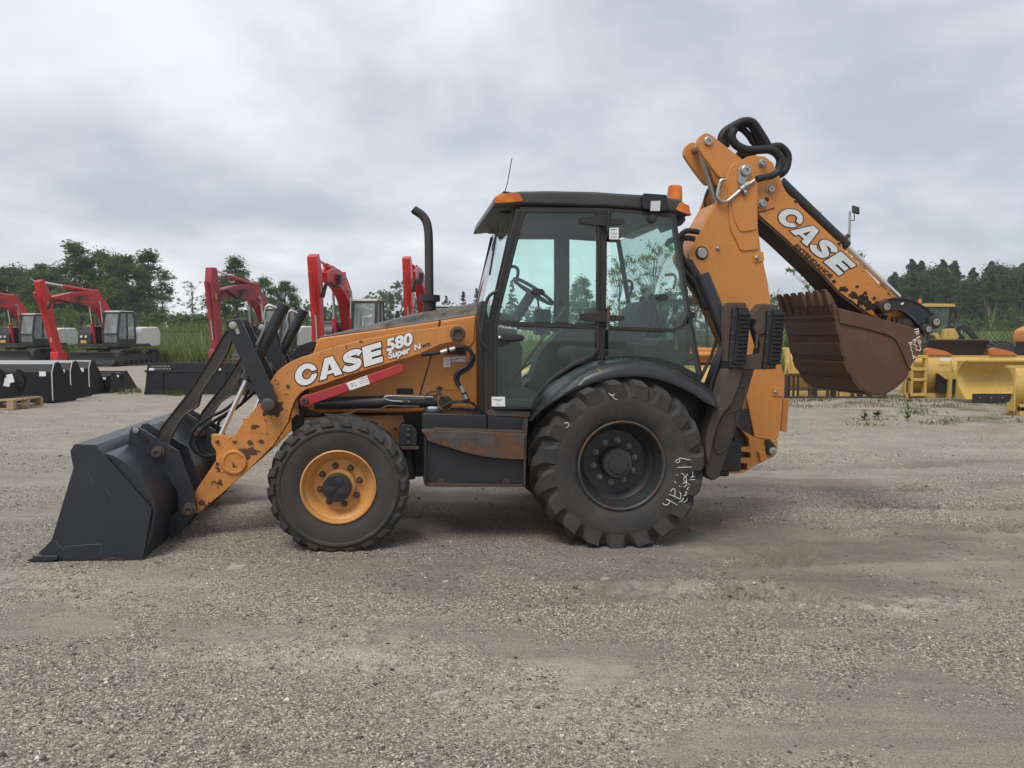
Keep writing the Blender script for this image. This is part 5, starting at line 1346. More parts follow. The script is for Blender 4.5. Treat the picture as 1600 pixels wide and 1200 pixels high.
MB().strip(F([(1223, 600), (1216, 685)], -BV), .03, -BV + .03, BV - .03).build('boom_foot_plate', M['orange_boom'], boom)
rib1 = bm_([(578, -30), (585, 180), (605, 380), (660, 500), (700, 595)], -BV)
rib = spline(rib1, 3) + bm_([(730, 615), (880, 603), (900, 580)], -BV)
MB().prism(rib + bm_([(888, 330), (888, -90), (820, -240), (640, -240)], -BV), -BV - .012, -BV + .002).build('boom_doubler', M['orange_boom'], boom, bevel=.005)
rib2 = spline(bm_([(605, -30), (615, 180), (650, 310), (690, 400)], -BV), 3) + bm_([(720, 418), (850, 402), (868, 380), (868, -60), (800, -200), (650, -200)], -BV)
MB().prism(rib2, -BV - .022, -BV - .010).build('boom_doubler', M['orange_boom'], boom, bevel=.005)
for c, r in (((310, 637), .046), ):
    q = bm_([c], -BV)[0]
    MB().lathe([(r * 1.3, -BV + .001), (r * 1.3, -BV - .006), (r * 1.15, -BV - .007)], q, 24).build('pin_ring', M['frame'], boom)
    MB().lathe([(r, -BV + .002), (r, -BV - .018), (r * .9, -BV - .022), (0, -BV - .022)], q, 24).build('pin', M['steel'], boom)
q = bm_([(474, 590)], -BV)[0]
MB().lathe([(.018, -BV + .002), (.018, -BV - .01), (.009, -BV - .02), (0, -BV - .02)], q, 10).build('grease_point', M['steel'], boom)
for pts, c in ((bm_([(838, 650), (945, 620), (958, 715), (850, 738)], -BV), bm_([(878, 683)], -BV)[0]), (rf([(775, 170), (895, 175), (890, 262), (775, 258)], -BV), rf([(808, 212)], -BV)[0])):
    t = MB().prism(rounded(pts, .012), -BV - .010, -BV + .002).build('stop_plate', M['orange_boom'], boom, bevel=.003)
    MB().lathe([(.020, -BV - .008), (.020, -BV - .020), (.012, -BV - .026), (0, -BV - .026)], c, 6).build('bolt', M['steel'], boom)
MB().strip(rf([(505, 215), (600, 680)], -.2), .02, -BV - .012, -BV + .01).build('boom_rib', M['orange_boom'], boom, bevel=.004)
MB().prism(rf([(885, 280), (945, 290), (920, 632), (860, 622)], .12), .10, .16).build('boom_wing', M['orange_boom'], boom, bevel=.006)
MB().prism(rf([(440, 400), (510, 235), (530, 380), (580, 670), (470, 610), (400, 545), (420, 470)], -.12), -.14, .14).build('boom_web', M['orange_boom'], boom, bevel=.01)

up = lambda pts, v: PL(pts, v, (1070, 180), 8)
DV = .155
dpin = up([(742, 705)], -BV)[0]
dip_poly = up([(720, 560), (790, 515), (860, 500), (1000, 515), (1100, 590), (1150, 690), (1195, 780)], -DV) + spline(PL([(275, 20), (300, 90), (345, 155), (395, 200)], -DV, (1180, 280), 6.667), 3) + \
    PL([(430, 212), (440, 240), (475, 285), (850, 638), (885, 650), (905, 680), (912, 715), (1200, 990)], -DV, (1180, 280), 6.667) + PL([(405, 182), (600, 330)], -DV, (1320, 420), 7.5)
dip_poly += spline(F([(1402, 467), (1410, 480), (1408, 493), (1398, 501), (1382, 503)], -DV), 3) + F([(1355, 488), (1311, 456), (1285, 427), (1226, 371), (1186, 336), (1184, 320), (1176, 300), (1162, 290)], -DV)
dip = MB().prism(dip_poly, -DV, DV).build('dipper', M['orange_dip'], loader, bevel=.006)
MB().sheet(F([(1184, 338), (1226, 374), (1285, 430), (1311, 459), (1352, 489)], -DV), -DV + .006, DV - .006, .014).build('belly_plate', M['rustdark'], dip)
mud = paint('dried_mud', (.020, .015, .011), .9, .3, bump=.2)
for i, (x, y, r0, sx) in enumerate(((1318, 452, .028, 1.5), (1334, 462, .034, 1.4), (1347, 468, .045, 1.2), (1359, 478, .046, 1.3), (1352, 458, .018, 1), (1372, 486, .040, 1.2), (1366, 466, .016, 1), (1339, 448, .013, 1.2), (1381, 497, .03, 1.3), (1303, 440, .014, 1.6), (1370, 474, .02, 1))):
    bloom(F([(x, y)], -DV)[0], r0, 60 + i, -DV - .0012 - .0002 * i, dip, sx)
for o_ in dip.children:
    if o_.name.startswith('rust_patch'): o_.name = 'mud_splash'; o_.data.materials[0] = mud
horn = rounded(up([(150, 350), (165, 290), (215, 240), (270, 225), (320, 245), (440, 340), (720, 560), (800, 760), (640, 800), (500, 780), (440, 790), (390, 740), (240, 540), (150, 400)], -.17), .02)
hn = MB().prism(horn, -.185, -.135).prism(horn, .135, .185).build('dipper_horn', M['orange_boom'], dip, bevel=.006)
q = up([(283, 332)], -.17)[0]
MB().lathe([(.040, -.18), (.040, -.20), (.033, -.205), (.014, -.205), (.012, -.195), (0, -.195)], q, 24).build('pin', M['steel'], hn)
MB().tube([(q[0], -.13, q[1]), (q[0], .13, q[1])], .035, 16).build('cross_pin', M['steel'], hn)
sh = up([(240, 520), (395, 1110)], 0)
MB().tube([(q[0], 0, q[1]), (sh[1][0], 0, sh[1][1]), (sh[1][0] + (sh[1][0] - q[0]) * .5, 0, sh[1][1] + (sh[1][1] - q[1]) * .5)], .030, 16).build('crowd_rod', M['steel'], boom)
MB().prism(rounded(up([(650, 690), (680, 640), (740, 620), (800, 650), (815, 710), (770, 800), (700, 880), (660, 885), (640, 840)], -BV), .02), -BV - .034, -BV - .022).build('pin_keeper', M['steel'], boom, bevel=.003)
MB().lathe([(.048, -BV - .02), (.048, -BV - .052), (.040, -BV - .058), (.018, -BV - .058), (.015, -BV - .045), (0, -BV - .045)], up([(740, 705)], -BV)[0], 24).build('pin', M['steel'], boom)
MB().lathe([(.022, -BV - .03), (.022, -BV - .045), (0, -BV - .046)], up([(680, 842)], -BV)[0], 6).build('bolt', M['steel'], boom)
for (x, y), r in (((962, 600), .030), ((1065, 930), .032), ((962, 1110), .032)):
    MB().lathe([(r * 1.25, -DV + .002), (r * 1.25, -DV - .012), (r, -DV - .014), (r, -DV - .034), (r * .85, -DV - .040), (r * .3, -DV - .040), (r * .25, -DV - .03), (0, -DV - .03)], up([(x, y)], -DV)[0], 20).build('pin', M['steel'], dip)
MB().disc(up([(1026, 1052)], -DV)[0], .020, -DV - .002, -DV + .01, 16).build('bolt_hole', M['print'], dip)
MB().strip(PL([(30, 345), (120, 325), (200, 298)], -DV, (1180, 280), 6.667), .010, -DV - .004, -DV + .004).build('weld_line', M['rustdark'], dip)
for x, y in ((420, 228), (872, 672)):
    MB().lathe([(.014, -DV + .002), (.014, -DV - .012), (0, -DV - .012)], PL([(x, y)], -DV, (1180, 280), 6.667)[0], 6).build('bolt', M['frame'], dip)
# extension cylinder along the back of the dipper
dv = -.03
e0, e1, e2_ = (PL([p], dv, (1180, 280), 6.667)[0] for p in ((262, 30), (950, 700), (940, 690)))
ec = MB().tube(tv([e0, e1], dv), .052, 20).build('extension_cylinder', M['black'], dip)
MB().tube(tv([e1, P(1404, 464, dv)], dv), .026, 16).build('rod', M['chrome'], ec)
MB().tube(tv(PL([(290, -10), (640, 345), (900, 575), (960, 630)], dv, (1180, 280), 6.667), dv), .011, 8).build('steel_line', M['steel'], ec)
for x, y in ((640, 365), (940, 605)):
    q = PL([(x - 22, y + 22), (x + 20, y - 20)], dv, (1180, 280), 6.667)
    MB().tube(tv(q, dv - .02), .020, 8).build('clamp', M['steel'] if x < 700 else M['link'], ec)
# lettering on the dipper
D6 = lambda x, y: P(1180 + x / 6.667, 280 + y / 6.667, -DV)
o = D6(705, 860); ex = sub(D6(868, 1010), o); ey = sub(D6(890, 747), o)
for g, sx in zip(CASE_GLYPHS, (0.02, -.10, -.06, 0.0)):
    k = (3.13 / 3.5)
    gg = ('stroke', [(x * k + sx * .4, y) for x, y in g[1]], g[2]) if g is G_S else [[(x * k + sx * .4, y) for x, y in s] for s in g] if g is not G_E else [[(x - 3.5 + 3.13, y) for x, y in s] for s in g]
    letters((gg,), (o[0] - 3.13 * ex[0], o[1] - 3.13 * ex[1]), ex, ey, -DV - .003, dip, M['decalgrey'])
o = D6(400, 700); ex = sub(D6(800, 1055), o); ey = sub(D6(432, 668), o)
words('EXTENDAHOE', o, mul(ex, 1 / 6.9), mul(ey, 1.38), -DV - .003, dip, M['print'], bold=.045)
# hoses looping over the boom head
for v, r, pts in ((-.02, .036, [(480, 380), (455, 300), (490, 215), (600, 140), (740, 75), (850, 95), (930, 200), (1000, 310), (1060, 400), (1180, 390), (1270, 470), (1288, 560), (1250, 690), (1130, 770), (1000, 800)]),
                  (-.12, .038, [(620, 170), (585, 270), (640, 370), (760, 430), (900, 435), (1050, 430), (1150, 480), (1195, 570), (1165, 690), (1080, 770)]),
                  (.06, .030, [(520, 400), (520, 260), (600, 175), (700, 165), (790, 240), (850, 330), (920, 400)]),
                  (.10, .030, [(650, 480), (740, 510), (840, 480), (950, 420), (1100, 440), (1230, 520), (1250, 600)]),
                  (.02, .030, [(700, 150), (780, 110), (840, 150), (900, 260), (960, 360), (1060, 430)])):
    MB().tube(spline(tv(up(pts, v), v), 5), r, 12).build('boom_hose', M['hose'], boom)
MB().tube(spline(tv(up([(1180, 700), (1090, 755), (1000, 775), (900, 800)], -.22), -.22), 4), .030, 12).build('boom_hose', plain('hose_sleeve', (0.012, 0.016, 0.026), 0.4), boom)
MB().tube(spline(tv(up([(515, 805), (455, 815), (430, 880), (410, 1000), (440, 1070), (520, 1078), (600, 1020), (700, 935), (800, 865), (870, 815)], -.235), -.235), 4), .0155, 10).build('steel_line', M['steel'], boom)
for a_, b_ in (((690, 930), (740, 895)), ((745, 890), (795, 855)), ((730, 975), (760, 965))):
    MB().tube(tv(up([a_, b_], -.235), -.235), .028, 8).build('fitting', M['steel'], boom)
MB().tube(spline(tv(up([(320, 890), (280, 960), (245, 1080), (270, 1150)], .1), .1), 4), .014, 8).build('steel_line', M['link'], boom)
for v, pts in ((-.3, [(-60, 560), (-20, 510), (60, 480), (140, 410), (230, 410), (280, 420)]), (-.28, [(60, 700), (85, 560), (110, 490), (180, 480), (235, 490)]),
               (-.30, [(85, 500), (90, 620), (130, 720), (190, 800), (260, 950)]), (-.34, [(60, 760), (130, 830), (230, 940), (290, 1100), (330, 1200)])):
    MB().tube(spline(tv(bm_([(x, y) for x, y in pts], v), v), 5), .024, 10).build('boom_hose', M['hose'], boom)
MB().tube(tv(bm_([(140, 720), (420, 1180)], -.12), -.12), .085, 20).tube(tv(bm_([(120, 700), (350, 1100)], .1), .1), .06, 16).build('boom_cylinder', M['black'], boom)
MB().tube(tv(bm_([(290, 950), (480, 1250)], -.2), -.22), .05, 16).build('boom_cylinder_line', M['black'], boom)
# bucket link
bl_ = lambda pts, v: PL(pts, v, (1320, 420), 7.5)
outer = spline(bl_([(385, 450), (400, 400), (470, 360), (580, 340), (700, 345), (810, 375), (920, 435), (1015, 510)], -.24), 3)
rest = spline(bl_([(1080, 565), (1098, 630), (1070, 680), (1010, 690)], -.24), 3) + spline(bl_([(990, 740), (945, 762), (905, 740), (897, 700)], -.24), 3) + spline(bl_([(850, 660), (790, 600), (700, 520), (600, 485), (530, 490), (470, 520), (415, 505)], -.24), 3)
def link_half(v0, v1, name, parent):
    q = MB().prism(outer + rest, v0, v1).build(name, M['black'], parent, bevel=.006)
    b_ = bmesh.new(); b_.from_mesh(q.data)
    bmesh.ops.inset_individual(b_, faces=sorted(b_.faces, key=lambda f: -f.calc_area())[:2], thickness=.028, depth=-.012)
    b_.to_mesh(q.data); b_.free()
    return q
lk = link_half(-.255, -.205, 'bucket_linkage', loader)
link_half(.205, .255, 'far_link', lk)
for c, r in (((462, 447), .060), ((1040, 625), .062), ((948, 710), .050)):
    q = bl_([c], -.25)[0]
    MB().lathe([(r, -.24), (r, -.272), (r * .92, -.278), (r * .62, -.278), (r * .60, -.290), (r * .30, -.292), (r * .28, -.28), (0, -.28)], q, 24).build('pin_boss', M['link'], lk)
    MB().lathe([(r * .55, -.285), (r * .55, -.294), (r * .30, -.296), (r * .26, -.288)], q, 20).build('pin', M['steel'], lk)
    MB().tube([(q[0], -.2, q[1]), (q[0], .2, q[1])], r * .6, 14).build('cross_pin', M['rustdark'], lk)
MB().prism(bl_([(660, 415), (685, 395), (695, 405), (672, 425)], -.258), -.2575, -.2435).build('sticker', M['white'], lk)
# digging bucket, 0.91 m wide with seven teeth
BW = .457
fb = lambda pts, v: PL(pts, v, (1050, 420), 3.53)
edge_front = spline(fb([(897, 205), (905, 250), (918, 310), (940, 420), (962, 510), (990, 580), (1040, 648), (1090, 684), (1150, 690), (1220, 662), (1290, 600)], -BW), 3)
side = edge_front + fb([(1308, 552), (1372, 450), (1382, 375), (1345, 332), (1300, 316), (1100, 262), (905, 213)], -BW)
back = fb([(1308, 552), (1372, 450)], -BW)
hb_ = MB().sheet(edge_front + back[:1], -BW + .004, BW - .004, .022).build('digging_bucket', M['rust'], loader, smooth=40)
for s in (-1, 1):
    MB().prism(side, s * (BW - .012) - .012, s * (BW - .012) + .012).build('side_plate', M['rust'], hb_, bevel=.004)
wearp = spline(fb([(922, 300), (1100, 340), (1210, 378), (1250, 430), (1300, 552)], -BW), 3)
MB().prism(wearp + fb([(1372, 450), (1382, 375), (1340, 332), (1100, 263), (908, 218)], -BW), -BW - .016, -BW - .0015).build('side_wear_plate', M['rust'], hb_, bevel=.006)
for k0, k1 in ((3, 4), (5.2, 7.4), (8.6, 10.8), (12, 14.6), (16, 18.8), (20.5, 22.5)):
    seg = [edge_front[min(int(k0 + (k1 - k0) * t / 5), len(edge_front) - 1)] for t in range(6)]
    xs = np.interp(np.linspace(k0, k1, 6), range(len(edge_front)), [p[0] for p in edge_front]); ys = np.interp(np.linspace(k0, k1, 6), range(len(edge_front)), [p[1] for p in edge_front])
    MB().sheet([(a - .012, b - .006) for a, b in zip(xs, ys)], -BW + .006, BW - .006, .020).build('wear_strip', M['rust'], hb_, bevel=.004)
lipq = fb([(897, 205), (918, 300)], -BW); tipq = P(1292, 452, -BW); lq = P(1303, 477, -BW)
MB().sheet([(lq[0] + .0, lq[1] + .005), lipq[1]], -BW + .002, BW - .002, .034).build('bucket_lip', M['rust'], hb_, bevel=.006)
d = np.array(tipq) - np.array(lq); L = np.linalg.norm(d); d = d / L; nn_ = np.array([-d[1], d[0]])
for i in range(7):
    v = -BW + .055 + i * (2 * BW - .11) / 6
    b0 = np.array(lq) - d * .09; 
    def ringt(t, hv, hn_):
        c = b0 + d * t
        return [(c[0] - nn_[0] * hn_, v - hv, c[1] - nn_[1] * hn_), (c[0] - nn_[0] * hn_, v + hv, c[1] - nn_[1] * hn_), (c[0] + nn_[0] * hn_, v + hv, c[1] + nn_[1] * hn_), (c[0] + nn_[0] * hn_, v - hv, c[1] + nn_[1] * hn_)]
    MB().loft([ringt(0, .022, .024), ringt(.06, .032, .036), ringt(.10, .034, .034), ringt(.105, .038, .036), ringt(L + .05, .036, .020), ringt(L + .09, .028, .010)]).build('tooth', M['rust'], hb_, bevel=.004)
# mounting ears between the side plates
ear = bl_([(560, 560), (640, 560), (800, 600), (1000, 690), (1030, 740), (960, 770), (880, 900), (700, 900), (600, 700)], -.2)
for v0 in (-.19, .16):
    MB().prism(rounded(ear, .03), v0, v0 + .03).build('bucket_ear', M['rust'], hb_, bevel=.005)
q = bl_([(710, 640)], -.2)[0]
MB().lathe([(.09, -.19), (.09, -.215), (.05, -.218), (.045, -.235), (0, -.235)], q, 24).build('ear_boss', M['rustdark'], hb_)
back_sheet = bl_([(440, 560), (560, 590), (850, 680)], -.3)
MB().prism(spline(bl_([(470, 520), (560, 500), (650, 505), (700, 530), (700, 620), (560, 610), (470, 580)], -.14), 3, True), -.15, .15).build('dipper_nose', M['orange_dip'], dip, bevel=.01)
scrawl([[(320, 265), (430, 235), (435, 290)], [(390, 245), (400, 280)], [(330, 335), (440, 300), (445, 340), (370, 360), (395, 410)], [(400, 360), (435, 385)], [(390, 475), (475, 450)], [(395, 475), (410, 520)],
        [(420, 560), (450, 530), (490, 560), (460, 610), (425, 590), (420, 560)], [(430, 622), (500, 615)], [(460, 640), (470, 700)], [(465, 720), (490, 750), (480, 800), (450, 835)],
        [(275, 555), (370, 505), (375, 550), (320, 570)], [(300, 605), (350, 605)], [(290, 655), (340, 655), (350, 700), (395, 700)], [(345, 740), (375, 790), (350, 770)], [(365, 825), (425, 800)],
        [(165, 625), (255, 595), (260, 640), (200, 660)], [(195, 690), (240, 700), (210, 715)], [(215, 750), (260, 740)], [(235, 780), (240, 830)], [(250, 850), (280, 850)], [(265, 880), (275, 920)], [(265, 960), (315, 950), (280, 990)], [(280, 1040), (310, 1000), (370, 990)]],
       -BW - .018, (1410, 500), 17.15, hb_, r=.0048, mat=plain('paint_pen', (0.70, 0.62, 0.48), 0.8), name='paint_pen_writing')
# ================================================================== trees
M['bark'] = paint('bark', (.085, .070, .055), .9, .25, bump=.2)
M['birch'] = paint('pale_bark', (.26, .25, .225), .85, .2, bump=.1)
M['leafA'] = leafy('leaves_mid', [(.098, .150, .054), (.138, .200, .074), (.180, .245, .100)], .5)
M['leafB'] = leafy('leaves_dark', [(.082, .126, .060), (.112, .164, .078), (.148, .200, .098)], .5)
M['leafC'] = leafy('leaves_bright', [(.115, .190, .040), (.165, .245, .056), (.225, .295, .082)], .5)
M['leafD'] = leafy('needles', [(.066, .102, .062), (.090, .132, .080), (.115, .160, .098)], .4)
def leaves(cs, rad, per, size, seed, flat=.8):
    r = np.random.default_rng(seed)
    n = len(cs) * per
    c = np.repeat(np.array(cs), per, 0); rr = np.repeat(np.array(rad), per)
    d = r.normal(size=(n, 3)); d /= np.linalg.norm(d, axis=1)[:, None]
    p = c + d * (rr * np.minimum(np.abs(r.normal(0, .60, n)), .95 + .25 * r.random(n)))[:, None] * np.array([1, 1, flat])
    s = size * (.55 + .9 * r.random(n))
    e1 = r.normal(size=(n, 3)); e1 /= np.linalg.norm(e1, axis=1)[:, None]
    e2 = np.cross(e1, r.normal(size=(n, 3))); e2 /= np.linalg.norm(e2, axis=1)[:, None]
    e1 *= (s * .5)[:, None]; e2 *= (s * .32)[:, None]
    v = np.stack([p - e1, p - e2 * .9, p + e1, p + e2], 1)
    return v.reshape(-1, 3), np.arange(n * 4).reshape(n, 4)
def make_tree(kind, seed, mat, name):
    """unit tree 10 m tall: trunk with limbs, crown of leaf clumps"""
    r = random.Random(seed); root = bpy.data.objects.new(name, None)
    m = MB(); cs, rad = [], []
    if kind == 'round':
        lean = r.uniform(-.4, .4)
        m.tube([(0, 0, -.2), (lean * .3, 0, 3), (lean * .7, .1, 6), (lean, 0, 9)], [.22, .17, .10, .03], 7)
        for i in range(78):
            z = r.uniform(.8, 9.3); t = (z - 1.2) / 8.6
            prof = (math.sin(math.pi * min(1, t * .92 + .10)) ** .7) * 2.9
            a = r.uniform(0, 6.283); q = prof * r.uniform(.25, 1.0) ** .6
            c = (lean * z / 9 + math.cos(a) * q, math.sin(a) * q, z)
            cs.append(c); rad.append(r.uniform(.6, 1.3))
            if i % 2 == 0: m.tube([(lean * z / 12, 0, z * .62), (c[0] * .5, c[1] * .5, z * .85), c], [.06, .04, .015], 5)
        co, fc = leaves(cs, rad, 250, .25, seed)
    elif kind == 'poplar':
        m.tube([(0, 0, -.2), (.1, 0, 4), (0, 0, 9.5)], [.2, .13, .02], 7)
        for i in range(70):
            z = r.uniform(1.2, 9.7); t = z / 10
            q = (1.25 * math.sin(math.pi * min(1, t * .9 + .12)) + .12) * r.uniform(.3, 1); a = r.uniform(0, 6.283)
            c = (math.cos(a) * q, math.sin(a) * q, z); cs.append(c); rad.append(r.uniform(.35, .8))
            if i % 2 == 0: m.tube([(0, 0, z * .75), c], [.04, .012], 5)
        co, fc = leaves(cs, rad, 150, .20, seed)
    elif kind == 'sparse':
        m.tube([(0, 0, -.2), (.1, 0, 3), (-.1, 0, 6), (.1, 0, 9)], [.13, .10, .06, .02], 7)
        for i in range(60):
            z = r.uniform(2.0, 9.8); a = r.uniform(0, 6.283); q = r.uniform(.6, 3.3) * (1.1 - abs(z - 5.5) / 7)
            c = (math.cos(a) * q, math.sin(a) * q, z); cs.append(c); rad.append(r.uniform(.3, .8))
            m.tube([(0, 0, z * .7), (c[0] * .5, c[1] * .5, z * .88), c], [.03, .02, .008], 4)
        co, fc = leaves(cs, rad, 70, .15, seed, .6)
    elif kind == 'conifer':
        m.tube([(0, 0, -.2), (0, 0, 9.8)], [.2, .02], 7)
        for i in range(150):
            z = r.uniform(.8, 9.8); q = ((10 - z) / 10) ** .75 * 2.1 * r.uniform(.30, 1.0); a = r.uniform(0, 6.283)
            c = (math.cos(a) * q, math.sin(a) * q, z - q * .12); cs.append(c); rad.append(.20 + .30 * (10 - z) / 10)
        co, fc = leaves(cs, rad, 44, .24, seed, .5)
    elif kind == 'pine':
        m.tube([(0, 0, -.2), (.1, 0, 5), (0, 0, 9.8)], [.2, .13, .02], 7)
        for i in range(84):
            z = r.uniform(.4, 9.7); q = ((10.0 - z) / 10) ** .80 * 2.2 * r.uniform(.15, 1.0) * r.choice((.8, 1, 1.2)); a = r.uniform(0, 6.283)
            c = (math.cos(a) * q, math.sin(a) * q, z); cs.append(c); rad.append(r.uniform(.30, .85) * (.15 + .85 * (10 - z) / 10) + .14)
            if i % 3 == 0: m.tube([(0, 0, z * .9), c], [.04, .012], 5)
        for i in range(12):
            z = 7.4 + i * .21; cs.append((r.uniform(-.12, .12), r.uniform(-.12, .12), z)); rad.append(.62 - i * .042)
        co, fc = leaves(cs, rad, 120, .23, seed, .8)
    elif kind == 'bush':
        for i in range(34):
            a = r.uniform(0, 6.283); q = r.uniform(0, 3.6) ; z = r.uniform(.6, 7.5) * (1 - (q / 4.6) ** 2)
            c = (math.cos(a) * q, math.sin(a) * q, z + .6); cs.append(c); rad.append(r.uniform(.7, 1.5))
            if i % 3 == 0: m.tube([(0, 0, -.1), (c[0] * .5, c[1] * .5, z * .5), c], [.10, .06, .02], 5)
        co, fc = leaves(cs, rad, 110, .34, seed)
    elif kind == 'bare':
        m.tube([(0, 0, -.2), (.1, 0, 3.2)], [.2, .15], 7)
        for i in range(9):
            a = r.uniform(0, 6.283); z = r.uniform(5, 10); q = r.uniform(.6, 2.6)
            m.tube([(.1, 0, 3.0 + r.uniform(-1, .6)), (math.cos(a) * q * .45, math.sin(a) * q * .45, z * .7), (math.cos(a) * q, math.sin(a) * q, z)], [.08, .05, .012], 5)
    trunk = m.mesh('trunk', M['birch'] if kind == 'bare' else M['bark'])
    crown = np_mesh('crown', co, fc, mat, False) if cs else None
    return trunk, crown
TREES = {}
for key, kind, sd_, mt in (('r1', 'round', 1, 'leafA'), ('r2', 'round', 2, 'leafA'), ('r3', 'round', 3, 'leafB'), ('r4', 'round', 5, 'leafB'), ('p1', 'poplar', 6, 'leafA'), ('s1', 'sparse', 7, 'leafA'),
                           ('s2', 'sparse', 8, 'leafC'), ('c1', 'conifer', 9, 'leafD'), ('c2', 'conifer', 10, 'leafD'), ('n1', 'pine', 21, 'leafB'), ('n2', 'pine', 22, 'leafD'), ('n3', 'pine', 23, 'leafB'), ('b1', 'bush', 11, 'leafC'), ('b2', 'bush', 12, 'leafA'), ('bare', 'bare', 13, 'leafA')):
    TREES[key] = make_tree(kind, sd_, M[mt], key)
NAMES = {'n': 'pine_tree', 'r': 'broadleaf_tree', 'p': 'poplar_tree', 's': 'slender_tree', 'c': 'spruce_tree', 'b': 'bush'}
def tree(key, px, ytop, Y, label, wide=1.0, group=None, rz=None):
    h = CAM_H + (527 - ytop) / FPX * Y
    x = (px - 800) / FPX * Y
    nm = 'dead_tree' if key == 'bare' else NAMES[key[0]]
    sz = h / (9.0 if key[0] in 'b' and key != 'bare' else 10.0)
    zb = float(gz(x, Y) + fz(x, Y)) - .05
    sz = (h - zb) / (9.0 if nm == 'bush' else 10.0)
    o = empty(nm, label, 'bush' if nm == 'bush' else 'tree', group, (x, Y, zb), rz if rz is not None else (px * 1.7) % 6.28)
    o.scale = (sz * wide, sz * wide, sz)
    for nm2, me in zip(('trunk', 'crown'), TREES[key]):
        if me is None: continue
        c = bpy.data.objects.new(nm2, me); COL.objects.link(c); c.parent = o
    return o
GL, GM, GR = 'trees beyond the left excavators', 'trees behind the middle excavators', 'wood behind the plough blades'
for key, px, yt, Yd, w, lab, g in (
    ('r3', -20, 418, 88, 1.0, 'dark tree cut by the left edge of the photo', GL), ('r4', 22, 414, 92, 1.0, 'dark tree second from the left edge', GL), ('r1', 72, 409, 90, 1.0, 'rounded tree above the raised stick of the left excavator', GL),
    ('p1', 124, 379, 86, 1.5, 'tallest tree of the left clump, above the red boom', GL), ('r2', 160, 390, 88, .95, 'full green tree just right of the tallest one', GL),
    ('r1', 200, 394, 84, .95, 'full green tree above the left excavator cab', GL), ('p1', 236, 392, 88, 1.5, 'narrow tall tree closing the left clump', GL), ('s1', 256, 422, 80, .8, 'slim sparse tree at the right end of the left clump', GL),
    ('r3', 100, 430, 100, 1.1, 'darker tree set back behind the left excavator boom', GL), ('r4', 180, 425, 100, 1.1, 'darker tree set back behind the left excavator cab', GL), ('r4', 50, 440, 98, 1.1, 'low dark tree behind the yellow-green bush', GL),
    ('b1', 50, 462, 60, .75, 'bright yellow-green bush between the two left excavators', None), ('b1', 112, 472, 58, .6, 'bright bush behind the left excavator stick', None),
    ('s1', 303, 438, 86, .9, 'thin tree left of the maroon excavator', GM), ('p1', 372, 402, 84, 1.6, 'tall tree right behind the maroon excavator stick', GM), ('r1', 352, 428, 88, .9, 'round tree partly hidden by the maroon stick', GM),
    ('r2', 415, 432, 82, .9, 'round tree above the tilt cylinders', GM), ('r1', 446, 436, 84, .85, 'round tree left of the tall red excavator stick', GM), ('s1', 330, 470, 75, .9, 'low loose tree below the maroon boom', GM),
    ('r2', 592, 468, 140, .6, 'small pale tree left of the hood ridge', GM), ('p1', 611, 458, 135, 1.0, 'small upright tree left of the far red stick', GM), ('c2', 698, 462, 140, .9, 'small spruce just right of the exhaust stack', GM), ('c1', 724, 455, 130, .95, 'spruce between exhaust stack and cab', GM), ('c2', 745, 450, 130, .9, 'spruce at the front edge of the cab glass', GM), ('c1', 800, 437, 120, .8, 'spruce seen through the cab door glass', GM),
    ('c2', 880, 440, 110, .8, 'spruce behind the middle post of the cab', GM), ('r2', 905, 432, 70, .8, 'leafy tree seen through the rear of the cab door', GM),
    ('s2', 968, 396, 30, .75, 'light green young tree seen through the rear side glass', GM), ('s2', 1020, 372, 29, .8, 'airy young tree seen through the back corner of the cab', GM), ('s1', 1085, 420, 40, .8, 'sparse tree between cab and boom', GM),
    ('s2', 1275, 375, 30, .85, 'young open-branched tree behind the dipper', None), ('s2', 1335, 388, 31, .55, 'slim young tree right of the dipper lettering', None), ('b1', 1212, 440, 34, .45, 'light green bush between boom and digging bucket', None)):
    tree(key, px, yt, Yd, lab, w * (1.25 if g == GL else 1.1 if g == GM else 1), g)
fr = random.Random(5)
forest = []
for i in range(34):
    px = 1375 + i * 8.2 + fr.uniform(-6, 6); row = i % 3
    yt = (432, 424, 414)[row] + fr.uniform(-13, 12) - max(0, (px - 1500) * .03)
    forest.append((px, yt, (96, 108, 120)[row], ('n1', 'r3', 'n2', 'n3', 'r4', 'n2')[i % 6]))
forest.sort()
for i, (px, yt, Yd, key) in enumerate(forest):
    o = tree(key, px, yt, Yd, 'dark pine in the wood on the right skyline' if key[0] == 'n' else 'dark broadleaf tree in the wood on the right skyline', 1.0 if key[0] == 'r' else 1.3, GR)
tree('b2', 1420, 485, 85, 'rounded shrub at the wood edge left of the loader cab', .9); tree('b2', 1490, 478, 84, 'rounded shrub at the wood edge right of the loader cab', .9)
tree('b1', 1543, 483, 62, 'bright green bush in front of the dark wood', .55); tree('b2', 1575, 465, 80, 'tall green bush at the right edge of the photo', .8)
tree('bare', 1546, 458, 76, 'pale leafless dead tree in front of the dark wood', .8)
